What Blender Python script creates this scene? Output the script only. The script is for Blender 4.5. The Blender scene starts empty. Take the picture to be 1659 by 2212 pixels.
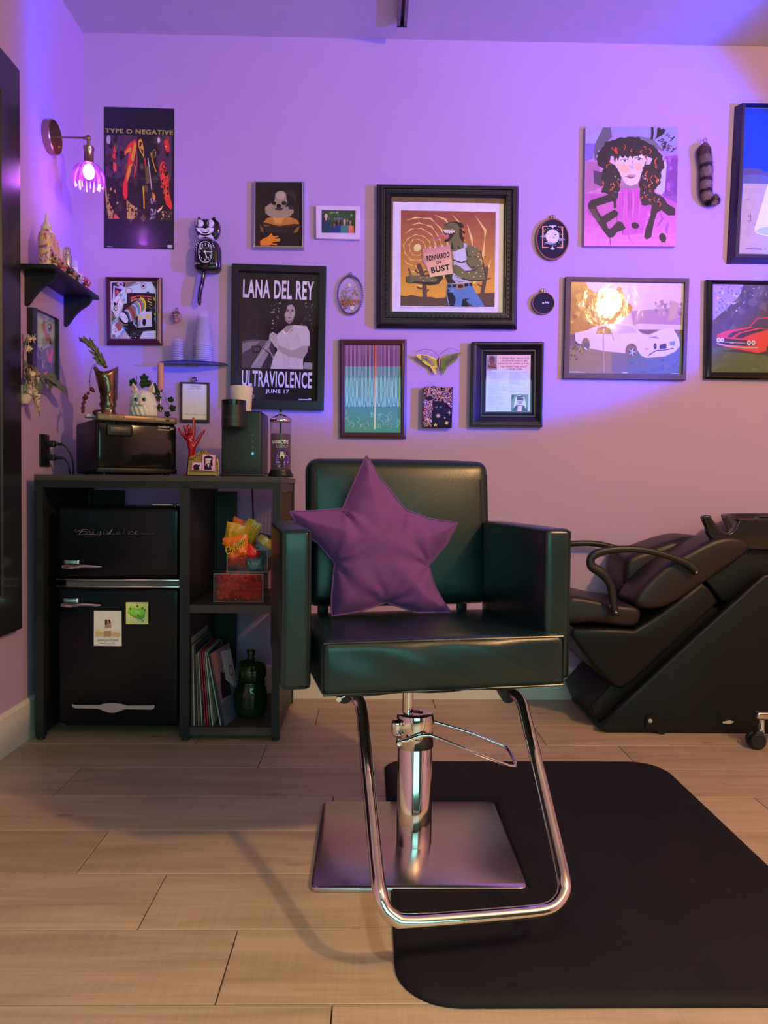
import bpy, bmesh, math, random
from mathutils import Vector, Matrix, noise
random.seed(7)
PI=math.pi
# ------------------------------------------------------------------ camera, world, lights, exposure
F,PITCH,YAW,ROLL,CD,CH=1612.3,0.02877,-0.01818,0.009537,3.1412,0.88
WL,HC=1.19876,2.7467           # left wall distance, ceiling height
IW,IH=1659,2212
fw=Vector((-math.sin(YAW)*math.cos(PITCH),math.cos(YAW)*math.cos(PITCH),-math.sin(PITCH)))
r0=Vector((math.cos(YAW),math.sin(YAW),0)); u0=r0.cross(fw)
RT=r0*math.cos(ROLL)+u0*math.sin(ROLL); UPV=-r0*math.sin(ROLL)+u0*math.cos(ROLL)
CAM=Vector((0,-CD,CH))
sc=bpy.context.scene
cd=bpy.data.cameras.new('camera'); cam=bpy.data.objects.new('camera',cd); sc.collection.objects.link(cam)
cam.matrix_world=Matrix(((RT.x,UPV.x,-fw.x,CAM.x),(RT.y,UPV.y,-fw.y,CAM.y),(RT.z,UPV.z,-fw.z,CAM.z),(0,0,0,1)))
cd.sensor_fit='VERTICAL'; cd.sensor_height=36; cd.sensor_width=27; cd.lens=F*36/IH; cd.clip_start=.02
sc.camera=cam
sc.view_settings.view_transform='Standard'; sc.view_settings.look='None'; sc.view_settings.gamma=1
sc.view_settings.use_curve_mapping=False
sc.view_settings.exposure=-0.07
w=bpy.data.worlds.new('world'); sc.world=w; w.use_nodes=True
w.node_tree.nodes['Background'].inputs[0].default_value=(.5,.55,.6,1); w.node_tree.nodes['Background'].inputs[1].default_value=.05
def light(name,typ,loc,energy,color,target=None,**k):
    l=bpy.data.lights.new(name,typ); l.energy=energy; l.color=color
    for a,b in k.items(): setattr(l,a,b)
    o=bpy.data.objects.new(name,l); sc.collection.objects.link(o); o.location=loc
    if target is not None: o.rotation_euler=(Vector(target)-Vector(loc)).to_track_quat('-Z','Y').to_euler()
    return o
# warm lamp standing to the right, blue-violet projector spot at the far right, cool window behind the camera
light('warm_lamp_light','POINT',(1.97,-3.12,2.44),205,(1,.56,.23),shadow_soft_size=.07)
pj=light('projector_light','SPOT',(3.3,-2.05,1.54),1950,(1,1,1),target=(3.3-.80,-2.05+.575,1.54+.182),spot_size=math.radians(37.5),spot_blend=.02,shadow_soft_size=.04)
pj.data.use_nodes=True; _n=pj.data.node_tree.nodes; _l=pj.data.node_tree.links; _tc=_n.new('ShaderNodeTexCoord'); _sx=_n.new('ShaderNodeSeparateXYZ'); _ab=_n.new('ShaderNodeMath'); _ab.operation='ABSOLUTE'; _ac=_n.new('ShaderNodeMath'); _ac.operation='ARCCOSINE'
_mr=_n.new('ShaderNodeMapRange'); _mr.inputs[1].default_value=0; _mr.inputs[2].default_value=math.radians(18.5); _cr=_n.new('ShaderNodeValToRGB')   # lens profile of the projector: violet disc with a bluer rim
_l.new(_tc.outputs['Normal'],_sx.inputs[0]); _l.new(_sx.outputs['Z'],_ab.inputs[0]); _l.new(_ab.outputs[0],_ac.inputs[0]); _l.new(_ac.outputs[0],_mr.inputs[0]); _l.new(_mr.outputs[0],_cr.inputs[0]); _l.new(_cr.outputs[0],_n['Emission'].inputs[0])
_e=_cr.color_ramp.elements; _e[0].color=(.055,.026,.44,1); _e[1].color=(0,0,0,1); _e[1].position=1
for _p,_c in ((.72,(.055,.026,.48,1)),(.80,(.03,.028,.66,1)),(.865,(.015,.04,1,1)),(.895,(.01,.015,.45,1)),(.94,(.003,.002,.10,1))): _k=_e.new(_p); _k.color=_c
light('window_light','AREA',(.70,-5.35,1.35),40,(.33,1,.93),target=(.70,0,1.35),shape='RECTANGLE',size=2.5,size_y=1.6)
light('track_light','SPOT',(.107,-3.25,2.69),80,(1,.95,.72),target=(-.1,-2.95,0),spot_size=math.radians(66),spot_blend=.5,shadow_soft_size=.05)

# ------------------------------------------------------------------ helpers
def U(u,v,axis,val):
    d=fw+RT*((u-IW/2)/F)+UPV*((IH/2-v)/F); t=(val-CAM[axis])/d[axis]; return CAM+d*t
def UP(u,v,p,n):
    d=fw+RT*((u-IW/2)/F)+UPV*((IH/2-v)/F); n=Vector(n); t=(Vector(p)-CAM).dot(n)/d.dot(n); return CAM+d*t
def WB(d=0): return lambda u,v: U(u,v,1,-d)          # plane parallel to the back wall, d in front of it
def WLF(d=0): return lambda u,v: U(u,v,0,-WL+d)
def s2l(c): c=c/255; return c/12.92 if c<=.04045 else ((c+.055)/1.055)**2.4
def RGB(r,g,b): return (s2l(r),s2l(g),s2l(b))
LM=(.86,.60,1.12); LL=(.60,.38,1.0); LN=(.8,.72,.62); LW=(.72,.46,.40); ONE=(1,1,1)
def AL(c,L,k=1.0):
    return tuple(min(.92,max(.004,s2l(x)/l*k)) for x,l in zip(c,L))
MATS={}
def mat(name,col=(.5,.5,.5),rough=.5,metal=0,bump=0,bscale=80,var=.06,vscale=12,coat=0,trans=0,ior=1.45,emit=None,es=1,spec=.5,stretch=None,sheen=0,attr=False,aniso=0,alpha=None,bdist=.002):
    if name in MATS: return MATS[name]
    m=bpy.data.materials.new(name); m.use_nodes=True; nt=m.node_tree; N=nt.nodes; L=nt.links; b=N['Principled BSDF']
    b.inputs['Roughness'].default_value=rough; b.inputs['Metallic'].default_value=metal
    b.inputs['Specular IOR Level'].default_value=spec; b.inputs['Coat Weight'].default_value=coat; b.inputs['Coat Roughness'].default_value=.06
    b.inputs['Transmission Weight'].default_value=trans; b.inputs['IOR'].default_value=ior
    b.inputs['Sheen Weight'].default_value=sheen
    if sheen: b.inputs['Sheen Roughness'].default_value=.35; b.inputs['Sheen Tint'].default_value=(1,.7,1,1)
    if alpha is not None: b.inputs['Alpha'].default_value=alpha
    tc=N.new('ShaderNodeTexCoord'); mp=N.new('ShaderNodeMapping'); L.new(tc.outputs['Object'],mp.inputs[0])
    if stretch: mp.inputs['Scale'].default_value=stretch
    nz=N.new('ShaderNodeTexNoise'); nz.inputs['Scale'].default_value=vscale; nz.inputs['Detail'].default_value=5; L.new(mp.outputs[0],nz.inputs[0])
    mr=N.new('ShaderNodeMapRange'); mr.inputs[1].default_value=.3; mr.inputs[2].default_value=.7; mr.inputs[3].default_value=1-var; mr.inputs[4].default_value=1+var
    L.new(nz.outputs[0],mr.inputs[0])
    mx=N.new('ShaderNodeMix'); mx.data_type='RGBA'; mx.blend_type='MULTIPLY'; mx.inputs[0].default_value=1
    if attr:
        at=N.new('ShaderNodeAttribute'); at.attribute_name='Col'; L.new(at.outputs['Color'],mx.inputs[6])
    else: mx.inputs[6].default_value=(*col,1)
    L.new(mr.outputs[0],mx.inputs[7]); L.new(mx.outputs[2],b.inputs['Base Color'])
    if bump:
        n2=N.new('ShaderNodeTexNoise'); n2.inputs['Scale'].default_value=bscale; n2.inputs['Detail'].default_value=3; L.new(mp.outputs[0],n2.inputs[0])
        bp=N.new('ShaderNodeBump'); bp.inputs['Strength'].default_value=bump; bp.inputs['Distance'].default_value=bdist; L.new(n2.outputs[0],bp.inputs['Height']); L.new(bp.outputs[0],b.inputs['Normal'])
        if coat: L.new(bp.outputs[0],b.inputs['Coat Normal'])
    if emit: b.inputs['Emission Color'].default_value=(*emit,1); b.inputs['Emission Strength'].default_value=es
    MATS[name]=m; return m
def pane_mat(name,tint=(1,1,1),gloss=.04,rough=.02):
    if name in MATS: return MATS[name]
    m=bpy.data.materials.new(name); m.use_nodes=True; nt=m.node_tree; N=nt.nodes; L=nt.links; N.remove(N['Principled BSDF'])
    t=N.new('ShaderNodeBsdfTransparent'); t.inputs[0].default_value=(*tint,1); g=N.new('ShaderNodeBsdfGlossy'); g.inputs['Roughness'].default_value=rough
    lwt=N.new('ShaderNodeLayerWeight'); lwt.inputs[0].default_value=.5; f=N.new('ShaderNodeMath'); f.operation='POWER'; f.inputs[1].default_value=4.5; L.new(lwt.outputs['Facing'],f.inputs[0]); ad=N.new('ShaderNodeMath'); ad.operation='MULTIPLY_ADD'; ad.inputs[1].default_value=.75; ad.inputs[2].default_value=.012+gloss*.3; ad.use_clamp=True
    L.new(f.outputs[0],ad.inputs[0]); mx=N.new('ShaderNodeMixShader'); L.new(ad.outputs[0],mx.inputs[0]); L.new(t.outputs[0],mx.inputs[1]); L.new(g.outputs[0],mx.inputs[2])
    nz=N.new('ShaderNodeTexNoise'); nz.inputs['Scale'].default_value=3; bp=N.new('ShaderNodeBump'); bp.inputs['Strength'].default_value=.03; L.new(nz.outputs[0],bp.inputs['Height']); L.new(bp.outputs[0],g.inputs['Normal'])
    L.new(mx.outputs[0],N['Material Output'].inputs[0]); MATS[name]=m; return m

def lin(n): return Vector(n)
class M:
    """mesh collector; loc() verts are written as given, build() subtracts the parent's place when world=True"""
    def __init__(s): s.v=[]; s.f=[]; s.c=[]; s.col=None
    def add(s,vs,fs,col=None):
        o=len(s.v); s.v+= [tuple(p) for p in vs]; s.f+=[tuple(i+o for i in f) for f in fs]; s.c+=[col or s.col or (.5,.5,.5)]*len(fs); return s
    def box(s,c,d,rot=None,col=None):
        x,y,z=[k/2 for k in d]; vs=[Vector((a*x,b*y,e*z)) for a in(-1,1) for b in(-1,1) for e in(-1,1)]
        if rot is not None: vs=[rot@p for p in vs]
        return s.add([p+Vector(c) for p in vs],[(0,1,3,2),(4,6,7,5),(0,4,5,1),(2,3,7,6),(0,2,6,4),(1,5,7,3)],col)
    def b2(s,lo,hi,col=None):
        lo=Vector(lo);hi=Vector(hi); return s.box((lo+hi)/2,[abs(k) for k in (hi-lo)],col=col)
    def rbox(s,c,d,r=.01,n=3,m=4,bulge=(0,0,0),rot=None,col=None,fn=None):
        h=[k/2 for k in d]; r=min(r,min(h)*.999)
        def ax(hh):
            a=[-hh+r*(1-math.cos(i*PI/2/n)) for i in range(n+1)]
            mid=[-hh+r+(2*hh-2*r)*i/m for i in range(1,m)]
            return a+mid+[-x for x in reversed(a)]
        A=[ax(k) for k in h]; vid={}; vs=[]; fs=[]
        def P(i,j,k):
            key=(i,j,k)
            if key not in vid:
                # map to cube surface with tangent spacing
                p=Vector((A[0][i],A[1][j],A[2][k])); q=Vector([max(-h[t]+r,min(h[t]-r,p[t])) for t in range(3)])
                dd=p-q
                if dd.length>1e-9: p=q+dd.normalized()*r
                t=[p[a]/h[a] for a in range(3)]
                for a in range(3):
                    if bulge[a]:
                        b,cc=[x for x in range(3) if x!=a]
                        p[a]+=t[a]*bulge[a]*max(0,1-t[b]**2)*max(0,1-t[cc]**2)
                if fn: p=fn(p,t)
                if rot is not None: p=rot@p
                vid[key]=len(vs); vs.append(p+Vector(c))
            return vid[key]
        nx,ny,nz=[len(a)-1 for a in A]
        for i in range(nx):
            for j in range(ny):
                fs.append((P(i,j,0),P(i,j+1,0),P(i+1,j+1,0),P(i+1,j,0))); fs.append((P(i,j,nz),P(i+1,j,nz),P(i+1,j+1,nz),P(i,j+1,nz)))
        for i in range(nx):
            for k in range(nz):
                fs.append((P(i,0,k),P(i+1,0,k),P(i+1,0,k+1),P(i,0,k+1))); fs.append((P(i,ny,k),P(i,ny,k+1),P(i+1,ny,k+1),P(i+1,ny,k)))
        for j in range(ny):
            for k in range(nz):
                fs.append((P(0,j,k),P(0,j,k+1),P(0,j+1,k+1),P(0,j+1,k))); fs.append((P(nx,j,k),P(nx,j+1,k),P(nx,j+1,k+1),P(nx,j,k+1)))
        return s.add(vs,fs,col)
    def lathe(s,prof,c=(0,0,0),seg=24,rot=None,sc=(1,1),col=None,fn=None):
        vs=[];fs=[];n=len(prof)
        for r,z in prof:
            for k in range(seg):
                a=2*PI*k/seg; p=Vector((r*math.cos(a)*sc[0],r*math.sin(a)*sc[1],z))
                if fn: p=fn(p,a,r,z)
                if rot is not None: p=rot@p
                vs.append(p+Vector(c))
        for i in range(n-1):
            for k in range(seg):
                a,b=i*seg+k,i*seg+(k+1)%seg; fs.append((a,b,b+seg,a+seg))
        if prof[0][0]>1e-5: fs.append(tuple(range(seg-1,-1,-1)))
        if prof[-1][0]>1e-5: fs.append(tuple((n-1)*seg+k for k in range(seg)))
        return s.add(vs,fs,col)
    def tube(s,path,r,seg=10,closed=False,col=None,flat=None,cap=True):
        P=[Vector(p) for p in path]; n=len(P); R=r if isinstance(r,(list,tuple)) else [r]*n
        vs=[];fs=[]; up=None
        for i in range(n):
            t=(P[(i+1)%n]-P[i-1]) if (closed or 0<i<n-1) else (P[1]-P[0] if i==0 else P[-1]-P[-2])
            t=t.normalized() if t.length>1e-9 else Vector((0,0,1))
            if up is None: up=Vector((0,0,1)) if abs(t.z)<.9 else Vector((1,0,0))
            x=up.cross(t)
            x=x.normalized() if x.length>1e-6 else t.orthogonal().normalized()
            y=t.cross(x); up=y
            for k in range(seg):
                a=2*PI*k/seg; f=flat or (1,1); vs.append(P[i]+(x*math.cos(a)*f[0]+y*math.sin(a)*f[1])*R[i])
        for i in range(n if closed else n-1):
            for k in range(seg):
                a,b=i*seg+k,i*seg+(k+1)%seg; c2=((i+1)%n)*seg+k; d2=((i+1)%n)*seg+(k+1)%seg; fs.append((a,b,d2,c2))
        if not closed and cap: fs.append(tuple(range(seg-1,-1,-1))); fs.append(tuple((n-1)*seg+k for k in range(seg)))
        return s.add(vs,fs,col)
    def ell(s,c,r,seg=14,rings=9,rot=None,col=None,fn=None):
        pr=[(math.sin(PI*i/rings),-math.cos(PI*i/rings)) for i in range(rings+1)]; pr[0]=(1e-6,-1);pr[-1]=(1e-6,1)
        vs=[];fs=[]
        if not isinstance(r,(tuple,list,Vector)): r=(r,r,r)
        for a,z in pr:
            for k in range(seg):
                t=2*PI*k/seg; p=Vector((a*math.cos(t)*r[0],a*math.sin(t)*r[1],z*r[2]))
                if fn: p=fn(p)
                if rot is not None: p=rot@p
                vs.append(p+Vector(c))
        for i in range(rings):
            for k in range(seg):
                x,y=i*seg+k,i*seg+(k+1)%seg; fs.append((x,y,y+seg,x+seg))
        return s.add(vs,fs,col)
    def prism(s,front,back,col=None):
        n=len(front); fs=[tuple(range(n)),tuple(range(2*n-1,n-1,-1))]+[(i,n+i,n+(i+1)%n,(i+1)%n) for i in range(n)]
        return s.add(list(front)+list(back),fs,col)
    def rings(s,R,capa=False,capb=False,closed=True,col=None):
        n=len(R[0]); vs=[p for r in R for p in r]; fs=[]
        for i in range(len(R)-1):
            for k in range(n if closed else n-1): a,b=i*n+k,i*n+(k+1)%n; fs.append((a,b,b+n,a+n))
        if capa: fs.append(tuple(range(n-1,-1,-1)))
        if capb: fs.append(tuple((len(R)-1)*n+k for k in range(n)))
        return s.add(vs,fs,col)
    def build(s,name,material,parent=None,world=True,smooth=True,angle=40,color=False):
        me=bpy.data.meshes.new(name); off=Vector((0,0,0))
        if parent is not None and world:
            p=parent
            while p is not None: off+=Vector(p.location); p=p.parent
        me.from_pydata([tuple(Vector(p)-off) for p in s.v],[],s.f)
        if color:
            ca=me.color_attributes.new('Col','FLOAT_COLOR','CORNER'); dat=[]
            for f,c in zip(s.f,s.c): dat+=[*c,1]*len(f)
            ca.data.foreach_set('color',dat)
        me.materials.append(material); me.update()
        bm=bmesh.new(); bm.from_mesh(me)
        if not color or smooth: bmesh.ops.recalc_face_normals(bm,faces=bm.faces)
        bm.to_mesh(me); bm.free()
        if smooth:
            me.shade_smooth(); me.set_sharp_from_angle(angle=math.radians(angle))
        o=bpy.data.objects.new(name,me); sc.collection.objects.link(o)
        if parent is not None: o.parent=parent
        return o
def tag(o,label,cat,group=None,kind=None):
    if label: o['label']=label
    if cat: o['category']=cat
    if group: o['group']=group
    if kind: o['kind']=kind
    return o
def thing(name,label,cat,loc=(0,0,0),rz=0,group=None):
    o=bpy.data.objects.new(name,None); o.empty_display_size=.02; sc.collection.objects.link(o); o.location=loc; o.rotation_euler=(0,0,rz)
    return tag(o,label,cat,group)
def single(m,name,material,label,cat,group=None,color=False,smooth=True,base=None,angle=40):
    if base is None:
        xs=[p[0] for p in m.v];ys=[p[1] for p in m.v];zs=[p[2] for p in m.v]; base=((min(xs)+max(xs))/2,(min(ys)+max(ys))/2,min(zs))
    m.v=[tuple(Vector(p)-Vector(base)) for p in m.v]
    o=m.build(name,material,None,color=color,smooth=smooth,angle=angle); o.location=base; return tag(o,label,cat,group)
def struct(m,name,material,smooth=False):
    o=m.build(name,material,smooth=smooth); o['kind']='structure'; return o

def tess(pts):
    """triangulate a flat polygon"""
    from mathutils.geometry import tessellate_polygon
    return tessellate_polygon([[Vector((a,b,0)) for a,b in pts]])
_txt={}
def text_mesh(st,bold):
    k=(st,bold)
    if k in _txt: return _txt[k]
    cu=bpy.data.curves.new('t','FONT'); cu.body=st; cu.size=1; cu.offset=bold*.75; cu.space_character=1+bold*2.6; cu.resolution_u=3; cu.fill_mode='FRONT'
    ob=bpy.data.objects.new('t',cu); sc.collection.objects.link(ob); bpy.context.view_layer.update()
    me=ob.to_mesh(); vs=[(v.co.x,v.co.y) for v in me.vertices]; fs=[tuple(p.vertices) for p in me.polygons]; ob.to_mesh_clear()
    bpy.data.objects.remove(ob); bpy.data.curves.remove(cu)
    _txt[k]=(vs,fs); return vs,fs
class Art:
    """flat print: coloured shapes laid on a plane; coordinates given in the photograph's frame through Z=(x0,y0,scale)"""
    def __init__(s,plane,Z=(0,0,1),L=LM,n=(0,-1,0)):
        s.pl=plane; s.Z=Z; s.L=L; s.m=M(); s.k=0; s.n=Vector(n)
    def P(s,x,y): return s.pl(s.Z[0]+x/s.Z[2],s.Z[1]+y/s.Z[2])+s.n*(s.k*2.5e-5)
    def put(s,vs,fs,c,raw=False):
        col=c if raw else AL(c,s.L); s.m.add([s.P(*p) for p in vs],fs,col); s.k+=1; return s
    def poly(s,pts,c,raw=False): return s.put(pts,tess(pts),c,raw)
    def pg(s,st,c): return s.poly([tuple(float(a) for a in q.split(',')) for q in st.split()],c)
    def ell(s,x,y,a,b,c,rot=0,n=18):
        cr,sr=math.cos(rot),math.sin(rot)
        pts=[(x+a*math.cos(t)*cr-b*math.sin(t)*sr,y+a*math.cos(t)*sr+b*math.sin(t)*cr) for t in [2*PI*i/n for i in range(n)]]; return s.put(pts,[tuple(range(n))],c)
    def ring(s,x,y,a,b,w,c,n=28):
        o=[(x+a*math.cos(2*PI*i/n),y+b*math.sin(2*PI*i/n)) for i in range(n)]; q=[(x+(a-w)*math.cos(2*PI*i/n),y+(b-w)*math.sin(2*PI*i/n)) for i in range(n)]
        return s.put(o+q,[(i,(i+1)%n,n+(i+1)%n,n+i) for i in range(n)],c)
    def line(s,pts,w,c,taper=False):
        n=len(pts); L=[];R=[]
        for i,(x,y) in enumerate(pts):
            a=pts[max(0,i-1)]; b=pts[min(n-1,i+1)]; dx,dy=b[0]-a[0],b[1]-a[1]; l=math.hypot(dx,dy) or 1
            ww=w/2*(1 if not taper else max(.12,math.sin(PI*(i+.3)/(n-.4)))); L.append((x-dy/l*ww,y+dx/l*ww)); R.append((x+dy/l*ww,y-dx/l*ww))
        return s.put(L+R,[(i,i+1,n+i+1,n+i) for i in range(n-1)],c)
    def wave(s,x,y,x2,y2,amp,n,w,c,ph=0,fr=1):
        return s.line([(x+(x2-x)*i/n-(y2-y)/math.hypot(x2-x,y2-y)*amp*math.sin(ph+fr*2*PI*i/n),y+(y2-y)*i/n+(x2-x)/math.hypot(x2-x,y2-y)*amp*math.sin(ph+fr*2*PI*i/n)) for i in range(n+1)],w,c)
    def grad(s,quad,ca,cb,n=10):
        (a,b,c,d)=quad
        for i in range(n):
            t,t2=i/n,(i+1)/n; le=lambda p,q,k:(p[0]+(q[0]-p[0])*k,p[1]+(q[1]-p[1])*k)
            k=s.k; s.put([le(a,d,t),le(b,c,t),le(b,c,t2),le(a,d,t2)],[(0,1,2,3)],tuple(x+(y-x)*(i+.5)/n for x,y in zip(ca,cb))); s.k=k
        s.k+=1; return s
    def text(s,st,quad,c,bold=.0):
        vs,fs=text_mesh(st,bold)
        x0=min(v[0] for v in vs);x1=max(v[0] for v in vs);y0=min(v[1] for v in vs);y1=max(v[1] for v in vs)
        if len(quad)==2: (a,b),(c1,d)=quad; quad=[(a,b),(c1,b),(c1,d),(a,d)]
        tl,tr,br,bl=quad; o=[]
        for x,y in vs:
            t=(x-x0)/(x1-x0); k=(y1-y)/(y1-y0)
            o.append(tuple((1-k)*((1-t)*tl[i]+t*tr[i])+k*((1-t)*bl[i]+t*br[i]) for i in (0,1)))
        return s.put(o,fs,c)
    def blobs(s,n,box,size,cols,seed=1,asp=1):
        r=random.Random(seed)
        for _ in range(n):
            x=r.uniform(box[0],box[2]);y=r.uniform(box[1],box[3]);q=r.uniform(.5,1.2)*size;a0=r.uniform(0,6)
            m=r.randint(4,7); pts=[(x+q*r.uniform(.5,1.1)*math.cos(a0+2*PI*i/m),y+q*asp*r.uniform(.5,1.1)*math.sin(a0+2*PI*i/m)) for i in range(m)]
            s.put(pts,[tuple(range(m))],r.choice(cols))
            s.k-=.8
        return s
PRINT=mat('matte_print',rough=.6,spec=.15,attr=True,var=.05,vscale=40)
PRINTG=mat('glossy_print',rough=.35,attr=True,var=.05,vscale=30,coat=.4)
PANE=pane_mat('clear_glazing')
def frame(name,label,q,plane_d,opening,mats,art=None,art_d=None,prof=None,cat='picture frame',glass=True,board=None,printname='print',left=False,Zs=(0,0,1)):
    """q, opening: px corners tl tr br bl at frame front / at print plane; prof: list of (fraction towards opening, depth)"""
    PL=WLF if left else WB; nrm=Vector((1,0,0)) if left else Vector((0,-1,0))
    Zx=lambda c:(Zs[0]+c[0]/Zs[2],Zs[1]+c[1]/Zs[2])
    O=[PL(plane_d)(*Zx(c)) for c in q]; ad=art_d if art_d else plane_d*.55
    I=[PL(ad)(*Zx(c)) for c in opening]
    ctr=sum(O,Vector())/4; flat=lambda p,d: (Vector((-WL+d,p.y,p.z)) if left else Vector((p.x,-d,p.z)))
    t=thing(name,label,cat,flat(ctr,0.001)+Vector((0,0,(min(p.z for p in O)-ctr.z))))
    prof=prof or [(0,.1),(0,.9),(.06,1),(.9,1),(1,.6)]
    m=M(); R=[]
    for f,dd in prof: R.append([flat(O[i].lerp(I[i],f),max(.0015,plane_d*dd)) for i in range(4)])
    R.append([flat(I[i],ad-.0005) for i in range(4)]); R=[r for r in R]
    m.rings(R); m.build('frame',mats,t,angle=20)
    b=M(); back=[flat(O[i].lerp(I[i],.6),.002) for i in range(4)]; fr=[flat(O[i].lerp(I[i],.6),ad-.0015) for i in range(4)]; b.prism(fr,back); b.build('backing_board',mat('backing_card',(.25,.2,.15),.8),t)
    if art: art.m.build(printname,art.mat if hasattr(art,'mat') else PRINT,t,smooth=False,color=True)
    if glass:
        g=M(); gg=[flat(I[i],min(plane_d*.97,ad+.0035)) for i in range(4)]; g.prism(gg,[p-nrm*.001 for p in gg]); g.build('glass_pane',PANE,t,smooth=False)
    return t
# ------------------------------------------------------------------ room
WALLM=mat('lilac_wall_paint',(.53,.37,.60),.75,bump=.12,bscale=160,var=.015,vscale=2)
TRIM=mat('white_trim_paint',(.72,.72,.66),.45,var=.02)
CEILM=mat('ceiling_paint',(.62,.56,.60),.85,bump=.1,bscale=200,var=.02)
RX,FY=3.75,-5.5
struct(M().b2((-WL-.12,0,-.06),(RX+.1,.1,HC+.1)),'wall_back',WALLM)
struct(M().b2((-WL-.12,FY,-.06),(-WL,0,HC+.1)),'wall_left',WALLM)
struct(M().b2((RX,FY,-.06),(RX+.1,0,HC+.1)),'wall_right',WALLM)
struct(M().b2((-WL-.12,FY-.1,-.06),(RX+.1,FY,HC+.1)),'wall_front',mat('dark_bounce_cut',(.03,.055,.055),.85,bump=.2,bscale=30))  # unseen front wall; dark colour made up to cut warm bounce onto black surfaces
struct(M().b2((-WL,FY,HC),(RX,0,HC+.1)),'ceiling',CEILM)
fl=struct(M().b2((-WL,FY,-.06),(RX,0,-.012)),'floor',mat('dark_subfloor',(.05,.035,.02),.9))
# individual planks
def wood(name,c1,c2,scale=1,rough=.42,bump=.15):
    m=bpy.data.materials.new(name); m.use_nodes=True; nt=m.node_tree;N=nt.nodes;L=nt.links;b=N['Principled BSDF']
    tc=N.new('ShaderNodeTexCoord');oi=N.new('ShaderNodeObjectInfo');mp=N.new('ShaderNodeMapping');mp.inputs['Scale'].default_value=(.9*scale,9*scale,9*scale)
    ad=N.new('ShaderNodeVectorMath');ad.operation='ADD';sm=N.new('ShaderNodeVectorMath');sm.operation='SCALE';sm.inputs[3].default_value=37
    cb=N.new('ShaderNodeCombineXYZ');L.new(oi.outputs['Random'],cb.inputs[0]);L.new(oi.outputs['Random'],cb.inputs[1]);L.new(cb.outputs[0],sm.inputs[0])
    L.new(tc.outputs['Object'],ad.inputs[0]);L.new(sm.outputs[0],ad.inputs[1]);L.new(ad.outputs[0],mp.inputs[0])
    n1=N.new('ShaderNodeTexNoise');n1.inputs['Scale'].default_value=2.2;n1.inputs['Detail'].default_value=7;n1.inputs['Distortion'].default_value=.8;L.new(mp.outputs[0],n1.inputs[0])
    m2=N.new('ShaderNodeMapping');m2.inputs['Scale'].default_value=(3*scale,90*scale,9);L.new(ad.outputs[0],m2.inputs[0])
    n2=N.new('ShaderNodeTexNoise');n2.inputs['Scale'].default_value=2;n2.inputs['Detail'].default_value=4;L.new(m2.outputs[0],n2.inputs[0])
    # rare knots
    m3=N.new('ShaderNodeMapping');m3.inputs['Scale'].default_value=(2.2,6,3);L.new(ad.outputs[0],m3.inputs[0])
    vo=N.new('ShaderNodeTexVoronoi');vo.inputs['Scale'].default_value=1.1;L.new(m3.outputs[0],vo.inputs[0])
    kr=N.new('ShaderNodeMapRange');kr.inputs[1].default_value=.02;kr.inputs[2].default_value=.09;kr.inputs[3].default_value=.55;kr.inputs[4].default_value=1;L.new(vo.outputs['Distance'],kr.inputs[0])
    # saw marks across the grain
    m4=N.new('ShaderNodeMapping');m4.inputs['Scale'].default_value=(160,5,1);L.new(ad.outputs[0],m4.inputs[0])
    n4=N.new('ShaderNodeTexNoise');n4.inputs['Scale'].default_value=1;n4.inputs['Detail'].default_value=2;L.new(m4.outputs[0],n4.inputs[0])
    mix=N.new('ShaderNodeMath');mix.operation='MULTIPLY_ADD';mix.inputs[1].default_value=.35;L.new(n2.outputs[0],mix.inputs[0]);L.new(n1.outputs[0],mix.inputs[2])
    sx=N.new('ShaderNodeMath');sx.operation='MULTIPLY_ADD';sx.inputs[1].default_value=.24;L.new(n4.outputs[0],sx.inputs[0]);L.new(mix.outputs[0],sx.inputs[2])
    cr=N.new('ShaderNodeValToRGB');cr.color_ramp.elements[0].position=.45;cr.color_ramp.elements[0].color=(*c2,1);cr.color_ramp.elements[1].position=.95;cr.color_ramp.elements[1].color=(*c1,1);L.new(sx.outputs[0],cr.inputs[0])
    rv=N.new('ShaderNodeMapRange');rv.inputs[3].default_value=.88;rv.inputs[4].default_value=1.1;L.new(oi.outputs['Random'],rv.inputs[0])
    mu=N.new('ShaderNodeMath');mu.operation='MULTIPLY';L.new(rv.outputs[0],mu.inputs[0]);L.new(kr.outputs[0],mu.inputs[1])
    mx=N.new('ShaderNodeMix');mx.data_type='RGBA';mx.blend_type='MULTIPLY';mx.inputs[0].default_value=1;L.new(cr.outputs[0],mx.inputs[6]);L.new(mu.outputs[0],mx.inputs[7]);L.new(mx.outputs[2],b.inputs['Base Color'])
    b.inputs['Roughness'].default_value=rough; bp=N.new('ShaderNodeBump');bp.inputs['Strength'].default_value=bump;bp.inputs['Distance'].default_value=.002;L.new(sx.outputs[0],bp.inputs['Height']);L.new(bp.outputs[0],b.inputs['Normal'])
    return m
PLANK=wood('oak_plank',(.49,.39,.26),(.30,.228,.14))
PW=.2175; y0=-1.8865; PLN=1.22; seams={0:-.258,1:-.458,2:-.665,-1:-.058,-2:-.75,3:-.1,4:-.9,5:-.35,6:-.6,7:-.2,8:-.95,9:-.5}
pmesh={}
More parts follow.
